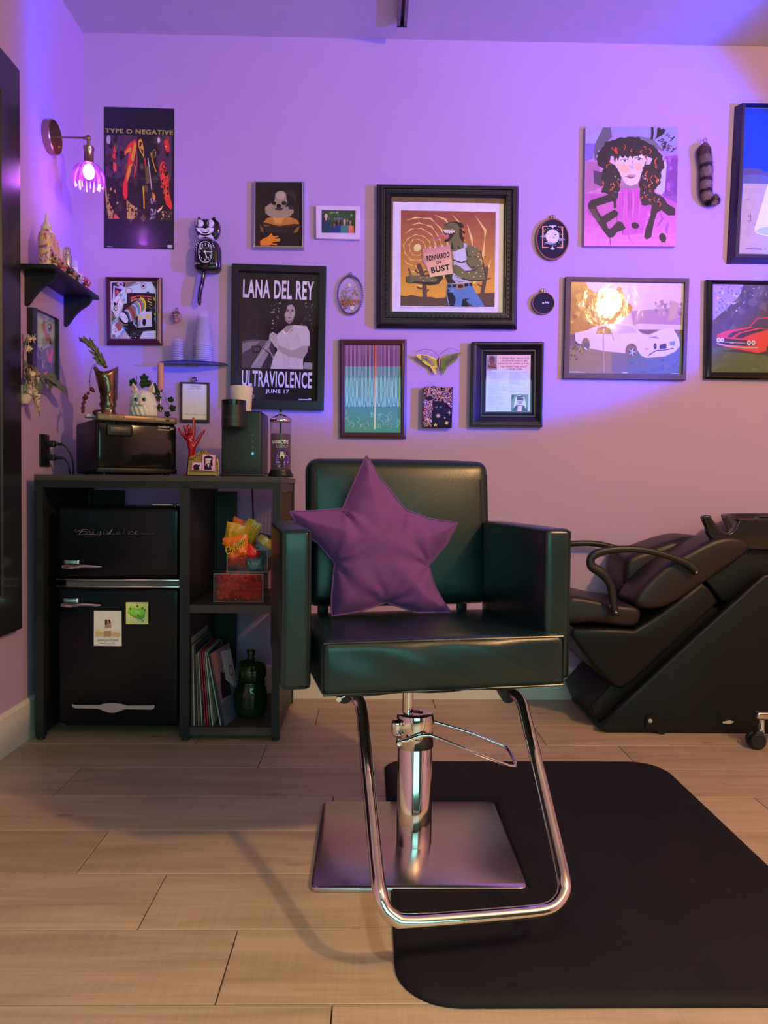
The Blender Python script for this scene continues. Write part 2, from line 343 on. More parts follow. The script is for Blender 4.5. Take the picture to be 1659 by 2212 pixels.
def plank(x1,x2,ya,yb):
    k=(round(x2-x1,3),round(yb-ya,3))
    if k not in pmesh:
        m=M(); a,b=(x2-x1)/2-.0012,(yb-ya)/2-.0012; e=.0012
        m.rings([[(-a,-b,-.0119),(a,-b,-.0119),(a,b,-.0119),(-a,b,-.0119)],[(-a,-b,-e),(a,-b,-e),(a,b,-e),(-a,b,-e)],[(-a+e,-b+e,0),(a-e,-b+e,0),(a-e,b-e,0),(-a+e,b-e,0)]],capb=True)
        o=m.build('plank',PLANK,None,smooth=False); pmesh[k]=o.data
    else: o=bpy.data.objects.new('plank',pmesh[k]); sc.collection.objects.link(o)
    o.parent=fl; o.location=((x1+x2)/2,(ya+yb)/2,0)
for r in range(-16,9):
    ya=y0+r*PW; yb=min(ya+PW,0)
    if ya>=-.02 or ya<FY: continue
    s=seams.get(r,-WL+((r*.37)%1)*PLN)
    xs=[s]; 
    while xs[0]-PLN>-WL: xs.insert(0,xs[0]-PLN)
    while xs[-1]+PLN<RX: xs.append(xs[-1]+PLN)
    xs=[-WL]+[x for x in xs if x>-WL+.01]+[RX]
    for a,b in zip(xs,xs[1:]): plank(a,b,ya,yb)
def base(name,pts,hh=.14):
    m=M(); (x1,y1),(x2,y2),n=pts
    n=Vector(n); a=Vector((x1,y1,0));b=Vector((x2,y2,0)); pr=[(.001,0),(.014,0),(.014,hh-.012),(.009,hh-.004),(.001,hh)]
    m.rings([[p+n*d+Vector((0,0,z)) for d,z in pr] for p in (a,b)],capa=True,capb=True); struct(m,name,TRIM)
base('baseboard_back',((-WL+.016,0),(RX-.002,0),(0,-1,0)))
base('baseboard_left',((-WL,FY+.01),(-WL,-.0),(1,0,0)))
# ceiling track (a shallow channel)
RAIL=mat('satin_track_metal',(.22,.19,.20),.4,metal=.6)
t=thing('ceiling_track','dark slim track rail mounted on the ceiling at the top edge','ceiling track',(.107,-.85,HC-.03))
for x in (.094,.120): M().b2((x-.0065,-1.6,HC-.03),(x+.0065,-.135,HC-.001)).build('rail',RAIL,t,smooth=False)
M().b2((.1005,-1.6,HC-.012),(.1135,-.137,HC-.0015)).build('channel',mat('black_channel',(.01,.01,.012),.5),t,smooth=False)
M().b2((.0875,-.1345,HC-.032),(.1265,-.131,HC-.001)).build('end_cap',mat('black_plastic',(.012,.012,.014),.4),t,smooth=False)
BLK=MATS['black_plastic']
# ------------------------------------------------------------------ floor mat
def arc(cx,cy,r,a,b,n=8): return [(cx+r*math.cos(math.radians(a+(b-a)*i/n)),cy+r*math.sin(math.radians(a+(b-a)*i/n))) for i in range(n+1)]
mx1,mx2,my1,my2=.052,.945,-1.90,-.762; rr=.11
out=[(mx1,-1.075)]+arc(mx1+.05,my2-.05,.05,180,90)+arc(mx2-rr,my2-rr,rr,90,0)+arc(mx2-rr,my1+rr,rr,0,-90)+arc(mx1+rr,my1+rr,rr,-90,-180)+[(mx1,-1.528),(.357,-1.528),(.357,-1.075)]
out=out[::-1]
def off(pts,d):
    o=[];n=len(pts)
    for i in range(n):
        a=Vector(pts[i-1]);b=Vector(pts[i]);c=Vector(pts[(i+1)%n]); e1=(b-a).normalized();e2=(c-b).normalized(); n1=Vector((-e1.y,e1.x));n2=Vector((-e2.y,e2.x)); q=(n1+n2); q=q/max(.3,q.dot(n1)) if q.length>1e-6 else n1
        o.append(tuple(b-q*d*-1))
    return o
def sgn(p): return sum(p[i-1][0]*p[i][1]-p[i][0]*p[i-1][1] for i in range(len(p)))
if sgn(out)<0: out=out[::-1]
m=M(); R=[[(x,y,0.0005) for x,y in out],[(x,y,.004) for x,y in out]]+[[(x,y,z) for x,y in off(out,d)] for d,z in ((.006,.010),(.016,.0155),(.028,.017))]
m.rings(R,capa=True); top=R[-1]; k=len(m.v)-len(top); tr=tess([(a,b) for a,b,_ in top]); m.f+=[tuple(i+k for i in f) for f in tr]; m.c+=[(0,0,0)]*len(tr)
single(m,'floor_mat',mat('black_foam_mat',(.010,.009,.012),.7,spec=.22,bump=.5,bscale=220,var=.15,vscale=6,bdist=.001),'large black anti-fatigue floor mat with rounded corners under the salon chair','mat',base=(.5,-1.33,0),angle=50)
# ------------------------------------------------------------------ salon chair
LEA=mat('black_leatherette',(.004,.018,.019),.31,bump=.25,bscale=260,var=.2,vscale=5,bdist=.0006,spec=.62)
CHR=mat('polished_chrome',(.83,.80,.76),.07,metal=1,bump=.04,bscale=5,var=.03)
STEEL=mat('brushed_steel',(.62,.55,.56),.24,metal=1,bump=.05,bscale=60,var=.05,stretch=(1,20,1))
TH=math.radians(10.3); CX,CY=.115,-1.305; RZ=Matrix.Rotation(TH,3,'Z')
ch=thing('salon_chair','black leatherette salon chair with square arms on a chrome hydraulic pedestal','chair',(CX,CY,0))
def CL(x,y,z): return RZ@Vector((x,y,z))
nb=RZ@Vector((0,1,0))
def CU(u,v,ly): p=UP(u,v,Vector((CX,CY,0))+nb*ly,nb)-Vector((CX,CY,0)); return p
def cb(name,c,d,**k):
    piping=k.pop('pipe',None); mm=M().rbox(Vector((0,0,0)),d,rot=k.pop('rot',None),**k); mm.v=[tuple(RZ@(Vector(p)+Vector(c))) for p in mm.v]; return mm.build(name,LEA,ch,world=False,angle=180)
def wr(p,t):   # soft wrinkles on the seat front
    if t[1]<-.5: p=p+Vector((0,.004*math.sin(9*t[0]+2.5*t[2]*1.2)*(1-t[2]**2)*(1-abs(t[0])**4),0)); 
    if t[2]<-.9: p=p+Vector((0,0,.002*math.sin(11*t[0]+t[1])))
    return p
TLT=Matrix.Rotation(math.radians(-2.2),3,'X')
st=cb('seat',(.0,-.045,.504),(.535,.475,.117),rot=TLT,r=.018,n=4,m=14,bulge=(.004,.008,.006),fn=wr)
def pipe_path(par,pts,r=.0025,name='piping',closed=True,mm=LEA):
    m=M().tube([RZ@Vector(p) for p in pts],r,6,closed=closed); o=m.build(name,mm,None,world=False); o.parent=par; return o
pipe_path(st,[tuple(TLT@Vector(q_)+Vector((0,-.045,.504))) for q_ in [(-.262,-.234,-.052),(-.262,-.234,.053),(.262,-.234,.053),(.262,-.234,-.052)]])
for s in (-1,1):
    a=cb('armrest',(-.025+s*.290,-.025,.630),(.064,.43,.337),r=.012,n=3,m=8,bulge=(.002,.002,.001))
    x=-.025+s*.290
    pipe_path(a,[(x-.027,-.239,.468),(x-.027,-.239,.793),(x+.027,-.239,.793),(x+.027,-.239,.468)])
RXm=Matrix.Rotation(math.radians(-7),3,'X')
bk=cb('backrest',(.005,.235,.765),(.512,.085,.398),r=.03,n=4,m=12,bulge=(0,.012,.004),rot=RXm)
for s in (-1,1): pipe_path(bk,[(.005+s*.238,.135+.02,.59+.01),(.005+s*.238,.190,.925)],closed=False)
# seat fixings
m=M(); m.v=[];m.rbox((0,0,0),(.30,.30,.012),r=.003,n=1,m=1); m.v=[tuple(RZ@(Vector(p)+Vector((0,-.02,.438)))) for p in m.v]; m.build('seat_plate',BLK,ch,world=False)
for s in (-1,1):
    m=M(); m.rbox((s*.2,.16,.424),(.03,.22,.010),r=.003,n=1,m=1); m.rbox((s*.2,.265,.505),(.03,.010,.20),r=.003,n=1,m=1)
    m.v=[tuple(RZ@Vector(p)) for p in m.v]; m.build('back_bracket',BLK,ch,world=False)
# pedestal
bp=M(); bp.v=[]; bw,bd=.24,.2285
pts=arc(bw-.02,bd-.02,.02,0,90,5)+arc(-bw+.02,bd-.02,.02,90,180,5)+arc(-bw+.02,-bd+.02,.02,180,270,5)+arc(bw-.02,-bd+.02,.02,270,360,5)
pts=[(x,y) for x,y in pts]; R=[[(x*k,y*k,z) for x,y in pts] for k,z in ((1,.001),(1,.006),(.995,.010),(.985,.0115))]
bp.rings(R,capa=True,capb=True); bp.build('base_plate',STEEL,ch,world=False,angle=60)
cr=.0435
M().lathe([(cr,.0115),(cr,.11),(cr-.001,.112),(cr-.001,.317),(cr-.003,.320)],(0,-.012,0),40).build('pump_cylinder',CHR,ch,world=False)
m=M().lathe([(cr+.002,.252),(cr+.003,.256),(cr+.003,.322),(cr+.0005,.332),(cr-.004,.334),(.02,.334),(.018,.330),(.001,.330)],(0,-.012,0),40); 
m.rbox((-.046,-.035,.304),(.026,.035,.040),r=.010,n=3,m=2); m.build('pump_collar',CHR,ch,world=False)
M().lathe([(.0135,.32),(.0135,.430)],(-.018,-.006,0),24).build('piston_rod',CHR,ch,world=False)
M().lathe([(.027,.405),(.030,.410),(.030,.428)],(-.018,-.006,0),24).build('rod_flange',BLK,ch,world=False)
# lever: bent rod loop to the right rear
pl=lambda u,v,y: UP(u,v,(0,y,0),(0,1,0))-Vector((CX,CY,0))
lp=[pl(862,1603,-1.372),pl(880,1600,-1.372),pl(905,1590,-1.372),pl(928,1588,-1.372),pl(945,1594,-1.370),pl(1020,1624,-1.365),pl(1100,1655,-1.36),pl(1112,1656,-1.355),pl(1114,1650,-1.345),pl(1104,1628,-1.30),pl(1096,1616,-1.275),pl(1086,1611,-1.27),pl(1020,1584,-1.27),pl(940,1560,-1.27),pl(900,1548,-1.27)]
def spl(P,n=6,closed=False):
    P=[Vector(p) for p in P]; o=[]; N=len(P)
    for i in range(N-(0 if closed else 1)):
        a=P[i-1] if (i or closed) else P[0]; b=P[i]; c=P[(i+1)%N]; d=P[(i+2)%N] if (closed or i+2<N) else P[-1]
        for k in range(n):
            t=k/n; o.append(.5*((2*b)+(c-a)*t+(2*a-5*b+4*c-d)*t*t+(3*b-a-3*c+d)*t**3))
    if not closed: o.append(P[-1])
    return o
lv=M().tube(lp,.0042,10).build('pump_lever',CHR,ch,world=False)
RY=Matrix.Rotation(PI/2,3,'X')
M().lathe([(.0075,0),(.0075,.012),(.006,.015),(.003,.015),(.003,.012)],pl(862,1603,-1.37),16,rot=RY).build('pivot_bolt',CHR,lv,world=False).location=(0,0,0)
# footrest: chrome U frame
tp=.0135
A=[CU(745,1499,-.06),CU(764,1501,-.11),CU(774,1512,-.135),CU(783,1545,-.16),CU(795,1680,-.27),CU(812,1860,-.42),CU(820,1925,-.47),CU(832,1962,-.487),CU(855,1984,-.496),CU(880,1991,-.50)]
B=[CU(960,1987,-.50),CU(1120,1974,-.50),CU(1180,1966,-.498),CU(1206,1950,-.490),CU(1219,1925,-.478),CU(1217,1895,-.46),CU(1204,1835,-.41),CU(1170,1690,-.29),CU(1138,1560,-.18),CU(1127,1520,-.145),CU(1113,1502,-.12),CU(1093,1494,-.07)]
ft=M().tube(spl(A+B,4),tp,16).build('footrest',CHR,ch,world=False,angle=180)
m=M().tube([CU(728,1511,-.12),CU(745,1503,-.12)],.0035,10); m.lathe([(.006,-.005),(.0065,0),(.006,.005)],CU(732,1510,-.12),12,rot=RY); m.build('set_screw',CHR,ch,world=False)
for u in (745,1093):
    M().lathe([(.018,-.03),(.018,.03)],CU(u,1496,-.07),16,rot=RY).build('footrest_socket',BLK,ch,world=False)
# ------------------------------------------------------------------ star cushion
VEL=mat('purple_velvet',(.175,.058,.25),.75,bump=.15,bscale=300,var=.10,vscale=9,sheen=.7,bdist=.001,spec=.2)
pb=Vector((CX,CY,0))+RZ@Vector((0,.045,.573)); ptp=Vector((CX,CY,0))+RZ@Vector((0,.112,.96)); up=(ptp-pb).normalized(); rt=RZ@Vector((1,0,0)); nn=rt.cross(up).normalized()   # towards back? fixed below
if nn.y>0: nn=-nn
corn=[(792,986),(818,1030),(876,1103),(930,1122),(986,1131),(966,1172),(925,1221),(938,1266),(958,1300),(973,1321),(900,1322),(834,1300),(775,1320),(718,1329),(717,1290),(724,1216),(690,1175),(650,1146),(628,1106),(680,1105),(741,1100),(765,1045)]
Q=[UP(u,v,pb,nn) for u,v in corn]; cen=UP(830,1185,pb,nn)
q2=[((p-cen).dot(rt),(p-cen).dot(up)) for p in Q]
def dens(P,n=9):
    o=[]
    for i in range(len(P)):
        a=P[i];b=P[(i+1)%len(P)]
        o+=[(a[0]+(b[0]-a[0])*k/n,a[1]+(b[1]-a[1])*k/n) for k in range(n)]
    return o
bnd=dens(q2)
def dist(x,y):
    dmin=9
    for i in range(len(q2)):
        ax,ay=q2[i];bx,by=q2[(i+1)%len(q2)];dx,dy=bx-ax,by-ay;t=max(0,min(1,((x-ax)*dx+(y-ay)*dy)/(dx*dx+dy*dy)));dmin=min(dmin,math.hypot(x-ax-t*dx,y-ay-t*dy))
    return dmin
inner=[q2[2],q2[6],q2[11],q2[15],q2[20]]
def thick(x,y):
    d=dist(x,y); h=.050*(1-math.exp(-d/.028))
    for j,(ix,iy) in enumerate(inner):
        r=math.hypot(x-ix,y-iy); a=math.atan2(y-iy,x-ix)
        h+=.0075*math.exp(-r/.045)*math.sin(7*a+j*1.7)*min(1,d/.012)+.0028*math.exp(-r/.09)*math.sin(10*a+j)*min(1,d/.02)
    h+=.0022*noise.noise(Vector((x*22,y*22,0)))*min(1,d/.02)
    return h
m=M(); nr=22; nbp=len(bnd)
for side in (1,-1):
    vs=[cen+nn*thick(0,0)*side]; 
    for i in range(1,nr+1):
        t=(i/nr)**.8
        for (x,y) in bnd: vs.append(cen+rt*x*t+up*y*t+nn*(thick(x*t,y*t)*side if i<nr else 0))
    fs=[(0,1+k,1+(k+1)%nbp) for k in range(nbp)]
    for i in range(nr-1):
        for k in range(nbp): a=1+i*nbp+k;b=1+i*nbp+(k+1)%nbp; fs.append((a,b,b+nbp,a+nbp))
    m.add(vs,fs)
bs=min(m.v,key=lambda p:p[2])
star=thing('star_cushion','purple velvet star-shaped cushion leaning on the salon chair backrest','cushion',(cen.x,cen.y,bs[2]))
m.build('cushion_body',VEL,star,angle=180)
M().tube([cen+rt*x*1.012+up*y*1.012 for x,y in bnd],.0022,6,closed=True).build('seam_piping',VEL,star,angle=180)
# ------------------------------------------------------------------ cabinet
CABM=mat('black_ash_laminate',(.014,.013,.015),.5,bump=.08,bscale=30,var=.2,vscale=6,stretch=(1,12,12))
CTOP=mat('dark_grey_laminate',(.060,.050,.045),.48,var=.15,vscale=8,stretch=(1,10,10))
cbx=thing('storage_cabinet','black metal-framed storage cabinet with a grey-brown top against the back wall','cabinet',(-.735,-.30,0))
x0,xm,x1,yf,yb=-1.158,-.642,-.312,-.55,-.075
M().b2((x0,yf,.905),(x1+.003,yb,.924)).build('worktop',CTOP,cbx,smooth=False)
def post(x,w,y,h=.905,z=.012): M().b2((x,y,z),(x+w,y+.028,h)).build('post',BLACKM,cbx,smooth=False)
BLACKM=mat('black_metal_frame',(.012,.014,.016),.45,bump=.1,bscale=200)
for x,w_ in ((x0,.03),(xm-.017,.034),(x1-.028,.028)):
    for y in (yf,yb-.028): post(x,w_,y)
for x,w_ in ((x0,.03),(xm-.017,.034),(x1-.028,.028)):
    for y in (yf,yb-.028): M().lathe([(.010,0),(.014,.003),(.013,.010),(.007,.013)],(x+w_/2,y+.014,0),12).build('foot',BLK,cbx)
for y in (yf,yb-.025):
    M().b2((x0+.03,y,.880),(x1-.028,y+.025,.904)).build('top_rail',BLACKM,cbx,smooth=False)
for x in (x0+.003,x1-.025):
    M().b2((x,yf+.028,.872),(x+.022,yb-.028,.904)).build('side_rail',BLACKM,cbx,smooth=False)
    M().b2((x,yf+.028,.02),(x+.022,yb-.028,.05)).build('side_rail',BLACKM,cbx,smooth=False)
M().b2((xm-.012,yf+.029,.03),(xm+.012,yb-.029,.88)).build('divider_panel',CABM,cbx,smooth=False)
M().b2((x0+.005,yf+.029,.05),(x0+.015,yb-.029,.872)).build('side_panel',CABM,cbx,smooth=False)
M().b2((x1-.014,yf+.029,.05),(x1-.004,yb-.029,.44)).build('side_panel',CABM,cbx,smooth=False)
for z in (.448,.019): M().b2((xm+.013,yf+.004,z),(x1-.026,yb-.03,z+.028)).build('shelf',CTOP,cbx,smooth=False)
# side mesh: real bars
m=M()
for i in range(38): z=.452+i*.011; m.b2((x1-.012,yf+.029,z),(x1-.009,yb-.029,z+.0035))
for i in range(22): y=yf+.035+i*.0185; m.b2((x1-.010,y,.45),(x1-.007,y+.003,.87))
tag(m.build('mesh_panel',mat('bronze_mesh',(.10,.06,.05),.5,metal=.4),cbx,smooth=False),None,None,kind='stuff')
# dark back boards seen behind the fridge bay
M().b2((x0+.031,yb-.012,.05),(-1.0,yb-.004,.87)).build('back_panel',BLACKM,cbx,smooth=False)
M().b2((xm+.013,yb-.012,.05),(-.545,yb-.004,.87)).build('back_panel',BLACKM,cbx,smooth=False)
# ------------------------------------------------------------------ fridge
FRM=mat('gloss_black_enamel',(.004,.004,.008),.25,var=.1,bump=.03,bscale=8,spec=.35)
FCH=mat('fridge_chrome',(.75,.72,.74),.15,metal=1,var=.04)
fx0,fx1,fyf=-1.100,-.668,-.515
fr=thing('mini_fridge','black retro two-door mini fridge with chrome latch handles inside the cabinet bay','fridge',(-.884,-.30,0))
M().rbox(((fx0+fx1)/2,-.27,.418),(fx1-fx0-.004,.38,.79),r=.012,n=2,m=2).build('body',FRM,fr)
zt,zm1,zm2,zb=.815,.562,.530,.045
def door(z1,z2,nm):
    return M().rbox(((fx0+fx1)/2,fyf+.025,(z1+z2)/2),(fx1-fx0,.045,z2-z1),r=.016,n=4,m=4,bulge=(0,.004,0)).build(nm,FRM,fr)
d1=door(zm1,zt,'freezer_door'); d2=door(zb,zm2,'fridge_door')
m=M().rbox(((fx0+fx1)/2,fyf+.012,zm1-.0045),(fx1-fx0-.002,.022,.006),r=.002,n=1,m=1); m.rbox(((fx0+fx1)/2,fyf+.012,zm2+.0035),(fx1-fx0-.002,.022,.006),r=.002,n=1,m=1)
m.build('chrome_strip',FCH,fr); M().b2((fx0+.03,fyf+.016,zm2+.006),(fx1-.004,fyf+.03,zm1-.007)).build('grip_gap',mat('grey_gasket',(.12,.11,.12),.4),fr,smooth=False)
def fp(u,v,d=0): return U(u,v,1,fyf-.004-d)
def handle(u0_,v0_,door_):
    hb=M(); hb.rbox(fp(u0_+20,v0_+14,.006),(.055,.018,.036),r=.006,n=3,m=2); hb.build('latch_plate',FCH,door_)
    hh=M().tube(spl([fp(u0_+2,v0_+19,.02),fp(u0_+22,v0_+19,.028),fp(u0_+45,v0_+18,.026),fp(u0_+70,v0_+19,.018),fp(u0_+84,v0_+19,.010)],4),[.0125,.013,.0135,.0135,.013,.012,.011,.010,.0095,.009,.0085,.008,.007,.006,.005,.004,.003][:17],10,flat=(1,.8)); hh.build('handle_lever',FCH,door_)
handle(136,1205,d1); handle(134,1288,d2)
# bottom chrome trim
m=M(); pts=[(155,1521)]+[(x,1523) for x in range(165,216,10)]+[(218+i*6,1521.5-3*math.sin(PI*i/8)) for i in range(9)]+[(x,1524) for x in range(275,330,10)]+[(334,1523),(333,1530),(327,1533)]+[(272,1532)]+[(266-i*6,1533+7*math.sin(PI*i/8)) for i in range(9)]+[(212,1531),(162,1530),(156,1527)]
m.prism([fp(u,v,.004) for u,v in pts],[fp(u,v,-.001) for u,v in pts]); m.build('kick_trim',mat('satin_aluminium',(.62,.60,.62),.35,metal=.7),d2,smooth=False)
# script lettering, raised chrome
def letters(st,quad,pl,mt,parent,name='lettering',bold=0,rise=.0015,n=(0,-1,0)):
    a=Art(pl); a.n=Vector(n); a.k=rise/2.5e-5; a.text(st,quad,(200,200,200),bold)
    m=M(); fr_=list(a.m.v); k=len(fr_); nv=Vector(n)*rise
    m.v=[tuple(Vector(p)) for p in fr_]; m.f=list(a.m.f); m.c=list(a.m.c); return m.build(name,mt,parent,smooth=False)
def script(word_paths,pl,r,mt,parent):
    m=M()
    for pth in word_paths: m.tube([pl(u,v) for u,v in pth],r,6)
    return m.build('script_badge',mt,parent)
FZ=lambda x,y:(60+x/2.765,1000+y/2.765)
wp=[[FZ(*p) for p in q] for q in [
 [(290,398),(276,405),(285,415),(300,408),(330,396),(362,398)],[(330,398),(318,412),(308,424)],[(310,410),(352,408)],
 [(345,424),(360,412),(370,408),(372,424),(382,424),(392,410)],[(395,408),(393,424),(405,424)],[(398,398),(399,400)],
 [(430,410),(415,412),(418,423),(432,420),(436,408),(432,430),(420,438),(440,424),(455,424)],[(455,408),(452,424),(465,424)],[(457,398),(458,400)],
 [(485,410),(470,412),(472,423),(488,418),(505,395),(488,424),(500,424)],[(470,424),(520,424),(560,424)],
 [(545,410),(530,412),(532,423),(546,418),(550,408),(550,424),(562,424)],[(575,410),(572,424),(585,424)],[(577,398),(578,400)],
 [(600,424),(608,410),(622,409),(630,412)],[(640,418),(655,410),(645,408),(635,418),(648,425),(680,422)],[(300,426),(420,426)],[(680,422),(720,424),(752,423)],[(595,424),(640,424)]]]
script(wp,lambda u,v:fp(u,v,.003),.0012,FCH,d1)
M().rbox((fx1-.05,-.47,.8225),(.10,.07,.006),r=.002,n=1,m=1).build('hinge_cover',mat('pale_grey_plastic',(.35,.36,.36),.4),fr)
M().lathe([(.008,.815),(.008,.828)],(fx1-.02,-.50,0),12).build('hinge_pin',BLK,fr)
# fridge magnets
def card(name,label,cat,q,build,d=.003,pl=None,L=LW,edge=(230,230,225)):
    pl=pl or (lambda dd:(lambda u,v:U(u,v,1,fyf-.0042-dd)))
    a=Art(pl(d),L=L); f=[pl(d)(*p) for p in q]; b=[pl(.0002)(*p) for p in q]; a.m.prism(f,b,AL(edge,L)); a.k=2
    build(a); return single(a.m,name,PRINT,label,cat,color=True,smooth=False)
def mg1(a):
    a.Z=(60,1000,2.765); a.L=(.35,.35,.33)
    a.grad([(402,893),(554,893),(554,1038),(402,1038)],(165,170,160),(150,140,115)); a.pg('402,955 554,962 554,1000 402,985',(175,175,165)); a.pg('402,1005 554,1015 554,1038 402,1038',(140,125,95))
    a.pg('460,940 468,934 480,938 488,934 497,945 500,1000 495,1038 482,1038 480,1020 476,1038 458,1038 455,1000 462,975',(120,95,75)); a.pg('462,938 470,934 476,950 470,970 460,965',(35,28,22)); a.pg('482,938 490,936 496,955 488,960',(40,32,25)); a.pg('455,990 500,985 500,1002 455,1004',(160,150,140))
    a.text('Love you friend',((417,1048),(540,1070)),(40,40,42),.01); a.text('New Jersey 2025',((434,1073),(522,1083)),(60,60,60),.02)
Z5=lambda *P:[(60+x/2.765,1000+y/2.765) for x,y in P]
card('photo_magnet','white instant-photo magnet reading Love you friend on the fridge door','magnet',Z5((395,882),(560,883),(561,1094),(394,1092)),mg1,L=(.35,.35,.33),edge=(185,185,180))
def mg2(a):
    a.Z=(60,1000,2.765)
    a.pg('598,880 625,862 655,870 690,862 703,885 700,925 690,950 650,940 600,905',(75,130,40)); a.pg('598,880 625,862 655,870 690,862 703,885 695,905 655,922 610,900',(105,165,55))
    a.line([(598,900),(620,920),(650,935),(680,942),(700,925),(706,890)],6,(200,220,180)); a.line([(602,925),(640,945),(680,952),(698,950)],5,(200,220,180))
    for x,y in ((610,872),(655,856),(685,868),(700,880),(660,912)): a.ell(x,y,7,7,(60,110,30))
    a.line([(655,852),(648,835)],2,(60,80,40)); a.line([(612,866),(618,845)],2,(60,80,40)); a.text('brat',((640,876),(672,898)),(240,245,230),.01)
card('cake_magnet','small green square magnet showing a heart-shaped green cake','magnet',Z5((586,832),(720,832),(720,964),(586,963)),mg2,L=(.42,.42,.42),edge=(160,205,110))
# ------------------------------------------------------------------ backwash unit at the right
BWL=mat('matte_black_vinyl',(.006,.006,.007),.42,spec=.32,bump=.2,bscale=180,var=.2,vscale=4,bdist=.0008)
BRV=mat('black_brown_vinyl',(.020,.011,.012),.40,spec=.4,bump=.15,bscale=200,var=.15,vscale=4,bdist=.0006)
bw=thing('backwash_unit','black reclining hair-wash chair with shampoo bowl at the right wall side','wash chair',(1.35,-.23,0))
def slab(front,y1,y2,name,mt,r=.012,parent=bw,soft=0):
    """closed profile given in px at plane y=y1, extruded to y2 with rounded rims"""
    P=[U(u,v,1,y1) for u,v in front]
    if soft: P=spl(P,soft,True)
    ar=sum(P[i-1].x*P[i].z-P[i].x*P[i-1].z for i in range(len(P)))
    if ar<0: P=P[::-1]
    p2=[(p.x,p.z) for p in P]
    R=[]
    s=1 if y2>y1 else -1
    for d,yy in ((r,0),(r*.45,r*.12),(r*.1,r*.5),(0,r)):
        R.append([(x,y1+s*yy,z) for x,z in off(p2,d)])
    for d,yy in ((0,r),(r*.1,r*.5),(r*.45,r*.12),(r,0)):
        R.append([(x,y2-s*yy,z) for x,z in off(p2,d)])
    m=M(); n=len(P); m.rings(R)
    for ring,o in ((R[0],0),(R[-1],(len(R)-1)*n)):
        tr=tess([(a,b) for a,_,b in ring]); m.f+=[tuple(i+o for i in f) for f in tr]; m.c+=[(0,0,0)]*len(tr)
    return m.build(name,mt,parent,angle=60)
cr_=lambda *P:[(1160+x/3.325,1060+y/3.325) for x,y in P]
slab([(1294,1573),(1300,1579),(1312,1583.5),(1660,1588),(1900,1591),(1900,1250),(1760,1238),(1662,1239),(1650,1242),(1636,1254),(1480,1395),(1350,1515)],-.452,-.415,'side_panel',BWL)
slab([(1294,1573),(1300,1579),(1312,1583.5),(1660,1588),(1900,1591),(1900,1250),(1760,1238),(1662,1239),(1650,1242),(1636,1254),(1480,1395),(1350,1515)],-.416,-.03,'base_box',BWL,r=.004)
slab([(1296,1570),(1350,1515),(1500,1378),(1560,1320),(1500,1290),(1430,1380),(1345,1450),(1275,1525)],-.40,-.02,'front_ramp',BWL,r=.01)
slab(cr_((265,985),(560,992),(700,1000),(860,900),(1000,800),(1185,655),(1240,700),(1310,800),(1000,1090),(700,1370),(620,1425),(560,1415),(430,1300),(340,1180),(240,1040)),-.435,-.06,'seat_support',BWL,r=.016)
M().lathe([(.0005,0),(.008,0),(.008,.003),(.005,.006),(.0005,.007)],U(1404,1557,1,-.4625),14,rot=RY).build('round_stud',mat('pale_plastic',(.45,.42,.33),.4),bw)
m=M(); q=[(1395,1548),(1412,1543),(1450,1562),(1432,1592),(1420,1580),(1395,1572)]; m.prism([U(u,v,1,-.462) for u,v in q],[U(u,v,1,-.4525) for u,v in q]); m.build('vinyl_flap',BWL,bw,smooth=False)
m=M(); q=[(1560,1559),(1577,1556),(1586,1559),(1578,1564),(1562,1563)]; m.prism([U(u,v,1,-.455) for u,v in q],[U(u,v,1,-.4518) for u,v in q]); m.build('tear_tab',mat('pale_plastic'),bw,smooth=False)
# seat, back cushion
slab([(1225,1294),(1260,1290),(1330,1305),(1372,1310),(1386,1322),(1384,1340),(1372,1353),(1345,1354),(1280,1346),(1225,1346)],-.425,-.07,'seat_cushion',BRV,r=.02,soft=4)
def xz(u,v,y=-.25): p=U(u,v,1,y); return p
# lofted back cushion: side profile swept with rounded edges
slab([(1353,1210),(1372,1196),(1400,1186),(1450,1168),(1500,1158),(1560,1168),(1580,1195),(1520,1240),(1460,1285),(1420,1312),(1395,1318),(1372,1308),(1356,1285),(1349,1250)],-.26,-.03,'back_cushion',BRV,r=.028,soft=4)
slab([(1390,1316),(1372,1296),(1400,1256),(1450,1215),(1530,1170),(1575,1158),(1610,1165),(1620,1190),(1560,1235),(1500,1275),(1440,1312)],-.435,-.245,'back_cushion',BRV,r=.022,soft=4)
def armloop(y,pts,name='armrest'):
    P=[U(u,v,1,y) for u,v,_ in pts]; R=[r for _,_,r in pts]
    S=spl(P,5); rr=[]
    for i in range(len(P)-1):
        for k in range(5): rr.append(R[i]+(R[i+1]-R[i])*k/5)
    rr.append(R[-1]); M_=M().tube(S,rr,10,flat=(.8,1.15)); return M_.build(name,BLK2,bw,angle=180)
BLK2=mat('soft_black_plastic',(.014,.011,.010),.42,bump=.05,bscale=100)
a1=armloop(-.462,[(1330,1330,.012),(1326,1305,.012),(1318,1262,.013),(1300,1238,.016),(1279,1224,.015),(1276,1208,.013),(1288,1196,.014),(1320,1188,.012),(1368,1186,.011),(1410,1192,.0105),(1455,1205,.0105),(1490,1220,.0115),(1505,1237,.013)])
a2=armloop(-.055,[(1200,1330,.012),(1186,1250,.012),(1176,1200,.013),(1195,1180,.012),(1245,1174,.011),(1290,1175,.011),(1335,1185,.0105),(1372,1200,.010),(1382,1212,.010)])
for u,v in ((1331,1322),(1504,1236)): M().lathe([(.0005,0),(.0045,0),(.004,.003),(.0005,.0035)],U(u,v,1,-.477),10,rot=RY).build('screw_cap',CHR,a1)
